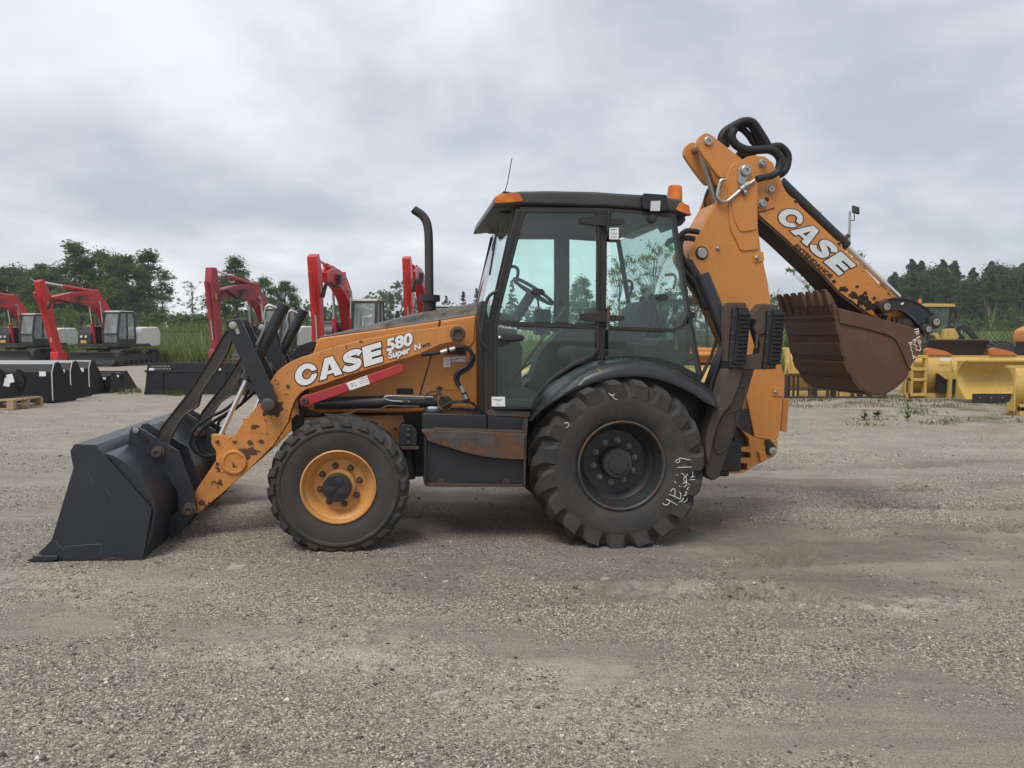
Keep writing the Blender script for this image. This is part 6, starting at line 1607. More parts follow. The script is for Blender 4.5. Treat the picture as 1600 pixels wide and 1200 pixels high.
# a far wood that reads as one mass along the horizon
cs, rad = [], []
rf_ = random.Random(11)
for i in range(520):
    Yd = rf_.uniform(165, 190) ; px = rf_.uniform(-150, 1750); top = 7 + 2.5 * math.sin(px * .013) + 2 * math.sin(px * .031 + 1)
    z = 1.5 + rf_.random() ** .8 * top
    cs.append(((px - 800) / FPX * Yd, Yd, z)); rad.append(rf_.uniform(1.4, 2.8))
co, fc = leaves(cs, rad, 60, .9, 55)
tl = np_obj('treeline', co, fc, M['leafB'], False); tag(tl, 'low distant treeline along the horizon', 'treeline', kind='stuff')
cs, rad = [], []
for i in range(240):
    px = rf_.uniform(-60, 480); Yd = rf_.uniform(70, 76); z = 1.6 + rf_.random() * 2.0
    cs.append(((px - 800) / FPX * Yd, Yd, z)); rad.append(rf_.uniform(.5, 1.0))
co, fc = leaves(cs, rad, 70, .34, 56)
tl = np_obj('undergrowth', co, fc, M['leafA'], False); tag(tl, 'rough undergrowth at the foot of the left trees', 'undergrowth', kind='stuff')
cs, rad = [], []
for i in range(200):
    px = rf_.uniform(1190, 1720); Yd = rf_.uniform(80, 88); z = 1.0 + rf_.random() * 2.4
    cs.append(((px - 800) / FPX * Yd, Yd, z)); rad.append(rf_.uniform(.6, 1.3))
co, fc = leaves(cs, rad, 70, .36, 57)
tl = np_obj('undergrowth', co, fc, M['leafB'], False); tag(tl, 'dark undergrowth at the foot of the right wood', 'undergrowth', kind='stuff')

# ================================================================== machines and attachments in the yard
M['exred'] = paint('excavator_red', (.52, .016, .016), .35, .1, dust=.02, bump=.01)
M['exmaroon'] = paint('excavator_faded_red', (.34, .022, .034), .5, .15, dust=.10, bump=.02)
M['exwhite'] = paint('excavator_cream', (.62, .61, .56), .45, .06, dust=.1, bump=.01)
M['exblack'] = paint('excavator_black', (.018, .018, .019), .4, .1, dust=.08, bump=.01)
M['track'] = paint('track_steel', (.060, .050, .042), .8, .2, dust=.4, dustcol=(.16, .12, .08), bump=.1)
M['yellow'] = paint('plough_yellow', (.60, .385, .085), .42, .09, chip=.34, dust=.26, streak=.2, grime=.25, bump=.02)
M['wood'] = paint('pallet_wood', (.40, .27, .15), .8, .2, dust=.3, bump=.1)
def band(cl):
    """closed outline round a centre line of (x, z, half thickness)"""
    s = spline([(a, b) for a, b, _ in cl], 4); hw = np.interp(np.linspace(0, len(cl) - 1, len(s)), range(len(cl)), [c for _, _, c in cl])
    L, Rr = [], []
    for i, p in enumerate(s):
        a, b = np.array(s[max(i - 1, 0)]), np.array(s[min(i + 1, len(s) - 1)]); t = (b - a) / np.linalg.norm(b - a); n = np.array([-t[1], t[0]])
        L.append(tuple(np.array(p) + n * hw[i] * .84)); Rr.append(tuple(np.array(p) - n * hw[i] * .84))
    return L + Rr[::-1]
def excavator(loc, rz, label, red, scale=1.0, boom_c=None, stick_c=None, swing=0.0, blade=True):
    ex = empty('excavator', label, 'excavator', 'red excavators parked along the back of the yard', loc, rz, scale)
    W, B_ = M['exwhite'], M['exblack']
    for s in (-1, 1):
        oval = arc(-1.45, .45, .45, .45, 90, 270, 8) + arc(1.45, .45, .45, .45, -90, 90, 8)
        tr = MB().strip(oval[::-1], .07, s * 1.0 - .28, s * 1.0 + .28, True).build('track', M['track'], ex)
        sh = MB(); n = 44; per = [np.array(p) for p in oval] + [np.array(oval[0])]
        ln = np.cumsum([0] + [np.linalg.norm(per[i + 1] - per[i]) for i in range(len(per) - 1)])
        for i in range(n):
            q = ln[-1] * i / n; j = min(np.searchsorted(ln, q, 'right') - 1, len(per) - 2); t = (q - ln[j]) / (ln[j + 1] - ln[j])
            c = per[j] + (per[j + 1] - per[j]) * t; d = (per[j + 1] - per[j]); d = d / np.linalg.norm(d); nrm = (c - np.array([np.clip(c[0], -1.45, 1.45), .45])); nrm = nrm / (np.linalg.norm(nrm) + 1e-6)
            sh.prism([tuple(c + nrm * .03 - d * .04), tuple(c + nrm * .03 + d * .05), tuple(c + nrm * .065 + d * .035), tuple(c + nrm * .065 - d * .02)], s * 1.0 - .29, s * 1.0 + .29)
        sh.build('track_shoes', M['track'], tr, smooth=0)['kind'] = 'stuff'
        fm = MB().prism(rounded([(-1.4, .30), (1.4, .30), (1.4, .52), (.6, .66), (-.6, .66), (-1.4, .52)], .06), s * 1.0 - .18, s * 1.0 + .18)
        for xx in (-1.45, 1.45): fm.disc((xx, .45), .33, s * 1.0 - .2, s * 1.0 + .2, 20)
        for xx in (-.9, -.45, 0, .45, .9): fm.disc((xx, .20), .12, s * 1.0 - .2, s * 1.0 + .2, 12)
        fm.build('track_frame', B_, tr)
    MB().box((-.8, -.75, .35), (.8, .75, .85)).lathez([(.62, .8), (.62, 1.08)], (0, 0), 24).build('undercarriage', B_, ex)
    if blade:
        bl = MB().strip(spline([(2.35, .10), (2.15, .35), (2.18, .62), (2.30, .78)], 3), .05, -1.30, 1.30).build('dozer_blade', B_, ex)
        MB().strip([(.8, .45), (2.15, .38)], .14, -.65, -.48).strip([(.8, .45), (2.15, .38)], .14, .48, .65).build('blade_arm', B_, bl)
    hs = empty('upper_house'); hs.parent = ex; hs.rotation_euler = (0, 0, swing)
    MB().box((-1.2, -1.22, 1.05), (1.75, 1.22, 1.22)).build('deck', B_, hs, bevel=.03)
    MB().prism(rounded([(-2.0, 1.10), (-1.0, 1.05), (-1.0, 2.18), (-1.85, 2.18), (-2.05, 1.9)], .15), -1.24, 1.24).build('counterweight', W, hs, bevel=.08, seg=3)
    MB().prism(rounded([(-1.0, 1.22), (.35, 1.22), (.35, 1.95), (-1.0, 2.12)], .08), -1.22, .10).build('engine_cover', B_, hs, bevel=.06)
    MB().prism(rounded([(.20, 1.10), (1.70, 1.10), (1.74, 1.80), (1.45, 2.18), (.20, 2.22)], .22), -1.24, -.42).build('tank_cover', B_, hs, bevel=.06)
    MB().prism(rounded([(-1.0, 1.22), (.30, 1.22), (.10, 1.55), (-.3, 2.1), (-1.0, 2.14)], .08), .28, 1.24).build('side_door', W, hs, bevel=.04)
    for zz, yy in ((1.62, -1.0), (1.62, -.72)): MB().prism([(1.70, zz - .06), (1.76, zz - .06), (1.76, zz + .06), (1.70, zz + .06)], yy - .07, yy + .07).build('work_lamp', M['lamp'], hs)
    MB().prism([(1.70, 1.25), (1.745, 1.25), (1.745, 1.42), (1.70, 1.42)], -1.05, -.7).build('warning_plate', M['yellow'], hs)
    prof = [(.32, 1.22), (1.72, 1.22), (1.78, 1.75), (1.55, 2.92), (.45, 2.95), (.30, 2.6)]
    cabx = MB()
    for y in (.32, 1.20):
        cabx.strip(prof, .09, y - .05, y + .05, True)
        cabx.strip([(1.0, 1.22), (.98, 2.95)], .09, y - .045, y + .045)
    for (a, b) in (prof[1], prof[2], prof[3], prof[4], prof[5], prof[0]): cabx.box((a - .045, .32, b - .045), (a + .045, 1.20, b + .045))
    cb_ = cabx.build('cab', B_, hs)
    MB().box((.40, .28, 2.92), (1.60, 1.24, 3.02)).build('cab_roof', W, cb_, bevel=.03)
    MB().strip(spline([(.9, 2.20), (.45, 2.24), (.22, 2.0), (.15, 1.3)], 4), .06, -1.27, -1.18).build('cream_trim', W, hs)
    MB().box((.34, .30, 1.2), (1.70, 1.22, 1.5)).build('cab_base', B_, cb_, bevel=.02)
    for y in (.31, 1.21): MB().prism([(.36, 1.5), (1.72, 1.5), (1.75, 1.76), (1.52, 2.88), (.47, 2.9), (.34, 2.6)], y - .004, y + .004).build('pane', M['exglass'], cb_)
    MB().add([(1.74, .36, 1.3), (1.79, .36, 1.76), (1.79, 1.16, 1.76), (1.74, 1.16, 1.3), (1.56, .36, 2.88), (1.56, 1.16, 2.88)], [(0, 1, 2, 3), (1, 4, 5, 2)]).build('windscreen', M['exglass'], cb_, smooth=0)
    MB().box((.55, .55, 1.5), (1.0, 1.0, 2.35)).build('driver_seat', B_, cb_, bevel=.06)
    MB().tube([(.30, -1.1, 2.0), (.34, -1.1, 2.75)], .03, 8).lathez([(.09, 2.5), (.09, 2.75)], (1.5, -1.15), 8).build('exhaust', B_, hs)
    MB().tube([(1.6, -1.15, 1.9), (1.62, -1.15, 2.35)], .02, 6).box((1.55, -1.25, 2.3), (1.66, -1.02, 2.6)).build('mirror', B_, hs)
    bc = boom_c or [(.55, 1.35, .20), (.80, 2.35, .34), (1.35, 3.25, .42), (2.2, 3.65, .42), (3.4, 3.66, .32), (5.0, 3.42, .20)]
    sc_ = stick_c or [(5.75, 4.35, .20), (5.42, 3.55, .36), (5.1, 2.2, .27), (4.55, .55, .19)]
    bo = MB().prism(band(bc), -.30, .12).build('boom', red, hs, bevel=.02)
    stk = MB().prism(band(sc_), -.25, .07).build('stick', red, hs, bevel=.02)
    f = lambda t, cl: tuple(np.interp(t * (len(cl) - 1), range(len(cl)), [q[i] for q in cl]) for i in (0, 1))
    k0, k1 = f(.48, bc), f(.02, sc_)
    k0 = (k0[0], k0[1] + .62); mid_ = ((k0[0] + k1[0]) / 2, (k0[1] + k1[1]) / 2)
    MB().tube([(k0[0], -.09, k0[1]), (mid_[0] + .4, -.09, mid_[1])], .105, 14).build('stick_cylinder', red, hs)
    MB().tube([(mid_[0], -.09, mid_[1]), (k1[0], -.09, k1[1])], .055, 12).build('stick_rod', M['chrome'], hs)
    MB().prism([(k0[0] - .35, k0[1] - .35), (k0[0] + .1, k0[1] - .35), (k0[0] + .05, k0[1] + .12), (k0[0] - .12, k0[1] + .12)], -.2, .02).build('cylinder_bracket', red, hs)
    k2_ = f(.50, bc)
    for yy in (-.42, .24):
        MB().tube([(1.45, yy, 1.25), ((1.45 + k2_[0]) / 2, yy, (1.25 + k2_[1]) / 2)], .10, 12).build('boom_cylinder', red, hs)
        MB().tube([((1.45 + k2_[0]) / 2, yy, (1.25 + k2_[1]) / 2), (k2_[0], yy, k2_[1])], .05, 10).build('boom_rod', M['chrome'], hs)
    MB().disc(k2_, .11, -.36, .18, 16).build('boom_pin', M['steel'], hs)
    a1, a2 = f(.12, sc_), f(.85, sc_)
    off = .42
    MB().tube([(a1[0] + off, -.09, a1[1] - .3), (a2[0] + off * .85, -.09, a2[1] + .9)], .085, 12).build('bucket_cylinder', red, hs)
    MB().tube([(a2[0] + off * .85, -.09, a2[1] + .9), (a2[0] + off * .6, -.09, a2[1] + .05)], .045, 10).build('bucket_rod', M['chrome'], hs)
    e_ = sc_[-1]
    MB().prism(rounded([(e_[0] - .2, e_[1] + .35), (e_[0] + .35, e_[1] + .30), (e_[0] + .35, e_[1] - .35), (e_[0] - .1, e_[1] - .5), (e_[0] - .3, e_[1] - .1)], .08), -.32, .14).build('coupler', red, hs, bevel=.02)
    for dz in (0, .07):
        q0, q1 = f(.75, bc), f(.2, sc_)
        MB().tube(spline([(q0[0], .14 + dz, q0[1] + .1), (q0[0] + .5, .16 + dz, q0[1] - .35), (q1[0] - .55, .14 + dz, q1[1] - .4), (q1[0] - .1, .1 + dz, q1[1] - .9)], 4), .035, 6).build('hose', M['hose'], hs)
    tt_ = np.linspace(.12, .8, 8)
    up_ = [f(t_, bc) for t_ in tt_]; hw_ = [float(np.interp(t_ * (len(bc) - 1), range(len(bc)), [q_[2] for q_ in bc])) for t_ in tt_]
    for yy, dz in ((-.2, .05), (-.02, .06)):
        MB().tube(spline([(p_[0] + (.0 if i_ > 2 else -h_ * .9), yy, p_[1] + h_ * (.86 if i_ > 2 else .3) + dz) for i_, (p_, h_) in enumerate(zip(up_, hw_))], 3), .03, 6).build('boom_hose', M['hose'], hs)
    for yy in (-1.18, 1.20):
        MB().tube([(-.9, yy, 2.14), (-.9, yy, 2.55), (.1, yy, 2.50), (.1, yy, 2.10)], .02, 6).build('handrail', B_, hs)
    q_ = f(.42, sc_)
    MB().prism([(q_[0] - .08, q_[1] - .15), (q_[0] + .06, q_[1] - .15), (q_[0] + .10, q_[1] + .15), (q_[0] - .04, q_[1] + .15)], .071, .078).build('caution_sticker', M['yellow'], hs)
    cu = text_mesh('LINK-BELT', .01)
    p0, p1 = f(.60, bc), f(.86, bc)
    exv = sub(p0, p1); Lx = math.hypot(*exv); exv = mul(exv, 1 / Lx); eyv = (exv[1], -exv[0]); eyv = eyv if eyv[1] > 0 else mul(eyv, -1)
    sgn = lay(cu, (p1[0] - eyv[0] * .1, p1[1] - eyv[1] * .1), mul(exv, .34), mul(eyv, .40), .125, 'lettering', M['exblack'], hs)
    return ex
# forward of an excavator is its +x
def face(dx, dy): return math.atan2(dy, dx)
BC = [(.55, 1.35, .20), (.75, 2.3, .34), (1.2, 3.1, .42), (2.0, 3.55, .42), (3.2, 3.75, .32), (4.4, 3.6, .20)]
SC = [(5.3, 4.25, .20), (5.05, 3.5, .36), (4.9, 2.2, .27), (4.75, .8, .19)]
excavator(gp(187, 43.5), face(-.15, -.99), 'bright red excavator with cream rear, boom folded left above the black buckets', M['exred'], 1.0)
excavator(gp(60, 48.0), face(-.15, -.99), 'bright red excavator partly cut off by the left edge of the photo', M['exred'], 1.0)
excavator(gp(432, 37.0), face(-.20, -.98), 'faded maroon excavator behind the loader bucket linkage', M['exmaroon'], .98, blade=False,
          stick_c=[(5.2, 4.55, .20), (5.15, 3.7, .38), (5.0, 2.3, .28), (4.85, .8, .19)])
excavator(gp(555, 30.5), face(-.03, -1), 'red excavator with tall upright stick behind the hood', M['exred'], 1.0, blade=False, boom_c=BC, stick_c=SC)
excavator(gp(669, 36.0), face(-.03, -1), 'red excavator with its stick rising beside the exhaust stack', M['exred'], 1.0, blade=False, boom_c=[(x_, z_ + .5 * max(0, (z_ - 1.4) / 2.2), h_) for x_, z_, h_ in BC], stick_c=[(x_, z_ + .5, h_) for x_, z_, h_ in SC])

# ---------------------------------------------------------------- black loader buckets lined up on the left
M['edgew'] = plain('worn_bright_edge', (.55, .56, .56), .4)
def yard_bucket(px, Y, W, prof, label, group='black buckets lined up on the left', edge=True, name='loader_bucket', holes=False, rz=0.0):
    """prof: (depth, height) side outline, depth away from the camera; W metres to the left of the right end"""
    o = empty(name, label, 'bucket', group, gp(px, Y), rz)
    sidep = [(d, h) for d, h in prof]
    def pr(m, x0, x1, poly):
        n = len(poly)
        m.add([(x0, d, h) for d, h in poly] + [(x1, d, h) for d, h in poly], [tuple(range(n)), tuple(range(2 * n - 1, n - 1, -1))] + [(i, i + n, (i + 1) % n + n, (i + 1) % n) for i in range(n)])
        return m
    for x0 in (-W, -.025): pr(MB(), x0, x0 + .025, sidep).build('side_plate', M['yardblack'], o, bevel=.004)
    bk_ = prof[:4]
    m = MB()
    for (a, b), (c, d) in zip(bk_[:-1], bk_[1:]):
        m.add([(-W + .02, a, b), (-.02, a, b), (-.02, c, d), (-W + .02, c, d), (-W + .02, a + .02, b), (-.02, a + .02, b), (-.02, c + .02, d + .01), (-W + .02, c + .02, d + .01)], [(0, 1, 2, 3), (7, 6, 5, 4), (0, 4, 5, 1), (3, 2, 6, 7)])
    m.build('shell', M['yardblack'], o, smooth=0)
    top = prof[0]
    MB().box((-W, top[0] - .01, top[1] - .05), (0, top[0] + .10, top[1] + .012)).build('top_rail', M['edgew'] if edge else M['yardblack'], o, bevel=.004)
    if edge: MB().tube([(.003, prof[0][0], prof[0][1]), (.003, prof[1][0], prof[1][1]), (.003, prof[2][0], prof[2][1] + .03)], .012, 6).build('bright_edge', M['edgew'], o)
    MB().box((-.28, prof[1][0] - .012, prof[0][1] * .68), (-.13, prof[1][0] - .006, prof[0][1] * .80)).build('sticker', M['white'], o)
    return o
PB = [(0.10, .92), (0.0, .72), (0.0, .04), (.10, .0), (.95, .0), (1.0, .05), (.30, .95)]
yard_bucket(80, 17.6, 3.2, PB, 'black bucket with bright top edge, nearest of the three behind the pallet')
yard_bucket(109, 19.2, 3.6, PB, 'black bucket with bright top edge, middle of the three in the row')
yard_bucket(138, 20.8, 3.6, PB, 'black bucket with bright top edge, farthest of the three tall ones')
PS = [(0.08, .56), (0.0, .48), (0.0, .04), (.08, .0), (.80, .0), (.82, .05), (.22, .58)]
yard_bucket(172, 21.6, .9, PS, 'small black bucket standing right of the tall ones', edge=False)
yard_bucket(192, 23.0, .9, PS, 'smallest black bucket at the right end of the row', edge=False)
# wide bucket with slotted top rail
o = empty('wide_bucket', 'wide black bucket with slotted top rail standing behind the loader bucket', 'bucket', None, gp(224, 21.0))
W_ = 4.4
tilt_ = [(0, 0), (.12, .86)]
m = MB().add([(0, 0, .0), (W_, 0, .0), (W_, .10, .86), (.06, .10, .86), (0, .6, .0), (W_, .6, .0), (W_, .16, .86), (.06, .16, .86)], [(0, 1, 2, 3), (7, 6, 5, 4), (0, 4, 5, 1), (3, 2, 6, 7), (0, 3, 7, 4), (1, 5, 6, 2)])
m.build('shell', M['yardblack'], o, bevel=.01)
sl = MB()
for i in range(7):
    for j in range(2):
        x = .18 + i * .075 + j * .03; z = .77 - j * .07; yb = z * .116
        sl.add([(x, yb - .008, z - .025), (x + .05, yb - .008, z - .005), (x + .05, yb - .006, z + .025), (x, yb - .006, z + .005)], [(0, 1, 2, 3)])
sl.build('rail_slots', plain('pale_slot_steel', (.30, .29, .24), .7), o, smooth=0)['kind'] = 'stuff'  # pale quads mark the slots on the solid shell
for x0, x1, z0, z1, mt in ((.0, W_, .60, .66, 'bucket'), (.0, W_, .0, .07, 'bucket'), (.40, .52, .07, .60, 'bucket'), (2.1, 2.24, .07, .60, 'bucket'), (3.2, 3.34, .07, .60, 'bucket')):
    y0 = z0 * .116; y1 = z1 * .116
    MB().add([(x0, y0 - .03, z0), (x1, y0 - .03, z0), (x1, y1 - .03, z1), (x0, y1 - .03, z1), (x0, y0 + .02, z0), (x1, y0 + .02, z0), (x1, y1 + .02, z1), (x0, y1 + .02, z1)], [(0, 1, 2, 3), (0, 4, 5, 1), (3, 2, 6, 7), (0, 3, 7, 4), (1, 5, 6, 2)]).build('stiffener', M['yardblack'], o, bevel=.006)
for x in (.12, 1.95): MB().box((x, .06, .64), (x + .14, .07, .72)).build('sticker', M['white'], o)
# pallet with a black bucket strapped on it
pal = empty('pallet', 'weathered wooden pallet under the tagged black bucket at the left edge', 'pallet', None, gp(16, 15.7))
pal.scale = (1, 1, 1.5)
for i in range(5): MB().box((-1.3, .06 + i * .20, .115), (0, .20 + i * .20, .140)).build('deck_board', M['wood'], pal, bevel=.003)
for y in (0.0, .46, .92):
    MB().box((-1.3, y + .04, .0), (0, y + .14, .020)).build('bottom_board', M['wood'], pal, bevel=.003)
    for x in (-1.3, -.72, -.14): MB().box((x, y + .04, .021), (x + .14, y + .14, .113)).build('block', M['wood'], pal, bevel=.003)
pb_ = empty('tagged_bucket', 'black bucket with white paper tags resting on the pallet', 'bucket', None, gp(14, 15.85, .212))
MB().add([(-1.2, .0, 0), (-.30, .0, 0), (-.34, .10, .62), (-1.2, .10, .62), (-1.2, .85, 0), (.02, .80, .10), (-.30, .16, .64), (-1.2, .16, .64)], [(0, 1, 2, 3), (7, 6, 5, 4), (0, 4, 5, 1), (3, 2, 6, 7), (1, 5, 6, 2), (0, 3, 7, 4)]).build('shell', M['yardblack'], pb_, bevel=.01)
MB().tube([(-.30, -.004, .01), (-.335, .095, .62)], .012, 6).build('bright_edge', M['edgew'], pb_)
for x, z, a in ((-.46, .40, 0), (-.20, .34, .2), (-.13, .42, -.2)):
    q = MB().box((-.055, -.003, -.09), (.055, .003, .09)).build('paper_tag', M['white'], pb_); q.location = (x, .05 if x < -.35 else .22, z); q.rotation_euler = (R(-8), a, .6 if x > -.3 else 0)
MB().tube([(-.52, .0, .08), (-.50, .09, .60)], .014, 6).build('green_strap', plain('green_strap', (.03, .28, .14), .5), pb_)
MB().tube(spline([(-.05, .5, .15), (.05, .45, .35), (.06, .3, .55), (.0, .2, .6)], 4), .035, 8).build('hook', M['yardblack'], pb_)

# ---------------------------------------------------------------- yellow plough blades on the right
def moldboard(name, px, Y, W, H_, label, rz=0.0, curve=.35, ribs=0, edge=True, back=False, side=True):
    o = empty(name, label, 'plough blade', 'yellow plough blades on the right', gp(px, Y), rz)
    s = -1 if back else 1
    prof = spline([(0, .10), (s * curve * .75, H_ * .35), (s * curve, H_ * .65), (s * curve * .55, H_ * .93), (s * curve * .1, H_)], 4)
    m = MB(); n = len(prof)
    m.add([(x, d, z) for x in (0, W) for d, z in prof] + [(x, d + .02, z) for x in (0, W) for d, z in prof],
          [(i, i + 1, n + i + 1, n + i) for i in range(n - 1)] + [(2 * n + i, 3 * n + i, 3 * n + i + 1, 2 * n + i + 1) for i in range(n - 1)] + [(0, n, 3 * n, 2 * n), (n - 1, 3 * n - 1, 4 * n - 1, 2 * n - 1)])
    m.build('blade_skin', M['yellow'], o, smooth=50)
    for k in range(ribs):
        x = .12 + k * (W - .2) / max(1, ribs - 1)
        pr_ = prof + [(d - s * .14, z) for d, z in prof[::-1]] if back else prof
        q = MB(); nn = len(pr_)
        if back:
            q.add([(x, d, z) for d, z in pr_] + [(x + .03, d, z) for d, z in pr_], [tuple(range(nn)), tuple(range(2 * nn - 1, nn - 1, -1))] + [(i, i + nn, (i + 1) % nn + nn, (i + 1) % nn) for i in range(nn)])
            q.build('rib', M['yellow'], o)
    MB().box((-.02, prof[-1][0] - .05, H_ - .02), (W, prof[-1][0] + .06, H_ + .03)).build('top_rail', M['yellow'], o, bevel=.01)
    if side:
        pp = prof + [(s * curve * 1.05, H_), (s * curve * 1.15, .1)]
        q = MB(); nn = len(pp)
        q.add([(-.03, d, z) for d, z in pp] + [(0.0, d, z) for d, z in pp], [tuple(range(nn)), tuple(range(2 * nn - 1, nn - 1, -1))] + [(i, i + nn, (i + 1) % nn + nn, (i + 1) % nn) for i in range(nn)])
        q.build('end_plate', M['yellow'], o, bevel=.004)
    if edge:
        MB().box((.12, -.02, -.0), (W - .1, .02, .24)).build('rubber_edge', M['exblack'], o, bevel=.004)
        for i in range(int(W / .28)):
            MB().lathe([(.016, -.02), (.016, -.032), (0, -.034)], (.28 + i * .28, .14), 8).build('bolt', M['steel'], o)
    return o
moldboard('plough_blade', 1514, 18.8, 2.2, 1.04, 'yellow plough blade with black rubber edge in front of the long pusher', curve=.42)
pf = moldboard('plough_blade', 1573, 16.4, 1.6, 1.02, 'yellow plough blade nearest the camera at the right edge', curve=-.30, edge=False)
MB().box((.1, -.35, .0), (.2, .1, .25)).box((.1, -.35, .10), (1.6, -.25, .20)).build('push_frame', M['yellow'], pf, bevel=.01)
for x in (.25, .5): MB().box((x, -.33, .2), (x + .04, -.2, .36)).build('lug', M['yellow'], pf)
lp = moldboard('snow_pusher', 1407, 20.6, 4.6, 1.08, 'long yellow snow pusher seen from behind with ribs and orange hooks', curve=.30, ribs=5, back=True, edge=False)
fr_ = lp
MB().box((.0, -.35, .0), (4.5, -.20, .12)).build('skid_rail', M['yellow'], lp, bevel=.01)
for x in (.06, .42): MB().box((x, -.45, .05), (x + .07, -.30, 1.12)).build('coupler_post', M['yellow'], lp, bevel=.008)
for z in (.05, .45, .72, 1.05): MB().box((.06, -.46, z), (.49, -.31, z + .08)).build('coupler_bar', M['yellow'], lp, bevel=.008)
MB().box((.75, -.48, .14), (1.35, -.36, .66)).build('rubber_block', M['exblack'], lp, bevel=.01)
MB().box((1.00, -.56, -.01), (1.09, -.44, .66)).prism([(.72, .66), (1.38, .66), (1.18, .50), (.92, .50)], -.55, -.42).build('trip_stand', M['yellow'], lp, bevel=.008)
MB().box((1.75, -.40, .18), (2.1, -.30, .40)).build('pocket', M['exblack'], lp)
for x in (.62, 2.35):
    MB().prism(rounded([(x, 1.12), (x + .72, 1.12), (x + .55, 1.22), (x + .10, 1.32), (x - .02, 1.28)], .03), -.12, .02).build('hook', paint('orange_hook', (.55, .16, .035), .45, .1, dust=.1), lp, bevel=.006)
words('HLA', (2.02, .70), (.22, 0), (0, .22), -.345, lp, M['print'], bold=.02)
MB().box((.85, -.36, .98), (1.15, -.345, 1.06)).build('sticker', M['white'], lp)
# yellow box blade with a parts rack behind the digging bucket
yb = moldboard('snow_pusher', 1222, 21.4, 2.8, 1.28, 'yellow snow pusher between boom and digging bucket', curve=.30, ribs=3, back=True, edge=False)
MB().box((.05, -.40, .60), (1.6, -.31, .72)).box((.05, -.40, .0), (2.6, -.28, .10)).build('cross_beam', M['yellow'], yb, bevel=.008)
MB().box((.35, -.42, .66), (1.0, -.403, .80)).build('sticker', M['white'], yb)
rk = empty('steel_rack', 'brown steel rack with dark parts standing before the yellow pusher', 'rack', None, gp(1227, 20.2))
for x in (0, .62, 1.1, 1.75, 2.6): MB().box((x, -.05, 0), (x + .07, .03, .62)).build('upright', M['rustdark'], rk, bevel=.005)
for z in (0.0, .24, .58): MB().box((0, -.045, z), (2.67, .025, z + .05)).build('rail', M['rustdark'], rk, bevel=.005)
for x in (.12, .24, .36): MB().tube([(x, .02, .04), (x, .02, .58)], .03, 8).build('dark_rod', M['exblack'], rk)
for x in (.75, 1.25, 1.45, 1.95, 2.2): MB().box((x, .0, .05), (x + .12, .12, .50)).build('dark_block', M['exblack'] if x != 1.45 else M['yellow'], rk, bevel=.01)

# ---------------------------------------------------------------- yellow wheel loader with a dark blade
wl_ = empty('wheel_loader', 'yellow wheel loader behind the ploughs, cab above the bucket link', 'wheel loader', None, gp(1462, 32.6), R(0))
for x, y in ((-.35, -.5), (-.35, 1.3), (2.4, -.5), (2.4, 1.3)):
    wv = MB().lathe([(.35, -.22), (.62, -.22), (.70, -.14), (.70, .14), (.62, .22), (.35, .22)], (0, 0), 28)
    for i in range(26):
        for s in (-1, 1):
            a = 6.283 * (i + (.5 if s > 0 else 0)) / 26
            wv.loft([[(r * math.cos(a + da), s * yy, r * math.sin(a + da)) for r, da in ((.68, -.06), (.74, -.045), (.74, .045), (.68, .06))] for yy in (.01, .12, .22)])
    w0 = wv.build('wheel', M['tyre'], wl_); w0.location = (x, y, .70)
MB().prism(rounded([(-.2, .75), (2.8, .75), (2.9, 1.35), (1.2, 1.5), (-.2, 1.2)], .1), -.2, 1.1).build('body', M['exblack'], wl_, bevel=.04)
MB().prism(rounded([(-.05, 1.45), (.40, 1.32), (.62, 1.60), (.42, 1.95), (.05, 1.92)], .05), -.62, .0).build('fender', M['yellow'], wl_, bevel=.03)
MB().prism(rounded([(-.45, 1.70), (-.28, 1.75), (-.08, 1.36), (-.25, 1.32)], .03), -.62, -.2).build('step_cover', M['yellow'], wl_, bevel=.02)
cabm = MB()
pf_ = [(-.55, 1.3), (.25, 1.3), (.38, 2.85), (-.62, 2.85)]
for y in (-.35, .95): cabm.strip(pf_, .08, y - .04, y + .04, True)
for a, b in pf_: cabm.box((a - .04, -.35, b - .04), (a + .04, .95, b + .04))
cw = cabm.build('cab', M['exblack'], wl_)
MB().prism(rounded([(-.75, 2.85), (.52, 2.85), (.48, 2.97), (-.7, 2.99)], .03), -.45, 1.05).build('cab_roof', M['yellow'], cw, bevel=.02)
for y in (-.36, .96): MB().prism(pf_, y - .004, y + .004).build('pane', M['darkglass'], cw)
MB().lathez([(.07, 2.99), (.07, 3.16), (.04, 3.20)], (-1.0 + .3, .1), 12).build('beacon', M['amber'], cw)
MB().tube([(.45, -.5, 2.7), (.5, -.55, 2.4)], .03, 6).box((.45, -.62, 2.35), (.60, -.50, 2.72)).build('mirror', M['exblack'], wl_)
for y in (-.25, .75): MB().strip(spline([(.4, 1.6), (.9, 2.0), (1.35, 1.7), (1.75, 1.15)], 4), .20, y - .06, y + .06).build('lift_arm', M['exblack'], wl_)
db = MB().strip(spline([(0, .0), (-.25, .45), (-.18, .95), (.1, 1.28)], 3), .05, 0, 1.9).build('dark_blade', M['rustdark'], None); db.rotation_euler = (0, 0, R(-90))
db.location = gp(1449, 24.6, .22); tag(db, 'dark rusty plough blade leaning in front of the yellow wheel loader', 'plough blade')
bs = MB().box((.0, .0, .0), (2.2, .5, .24)).build('blade_base', M['rustdark'], db); bs.parent = None; bs.location = gp(1449, 24.6); bs.name = 'steel_block'; tag(bs, 'low dark block carrying the rusty plough blade', 'block')

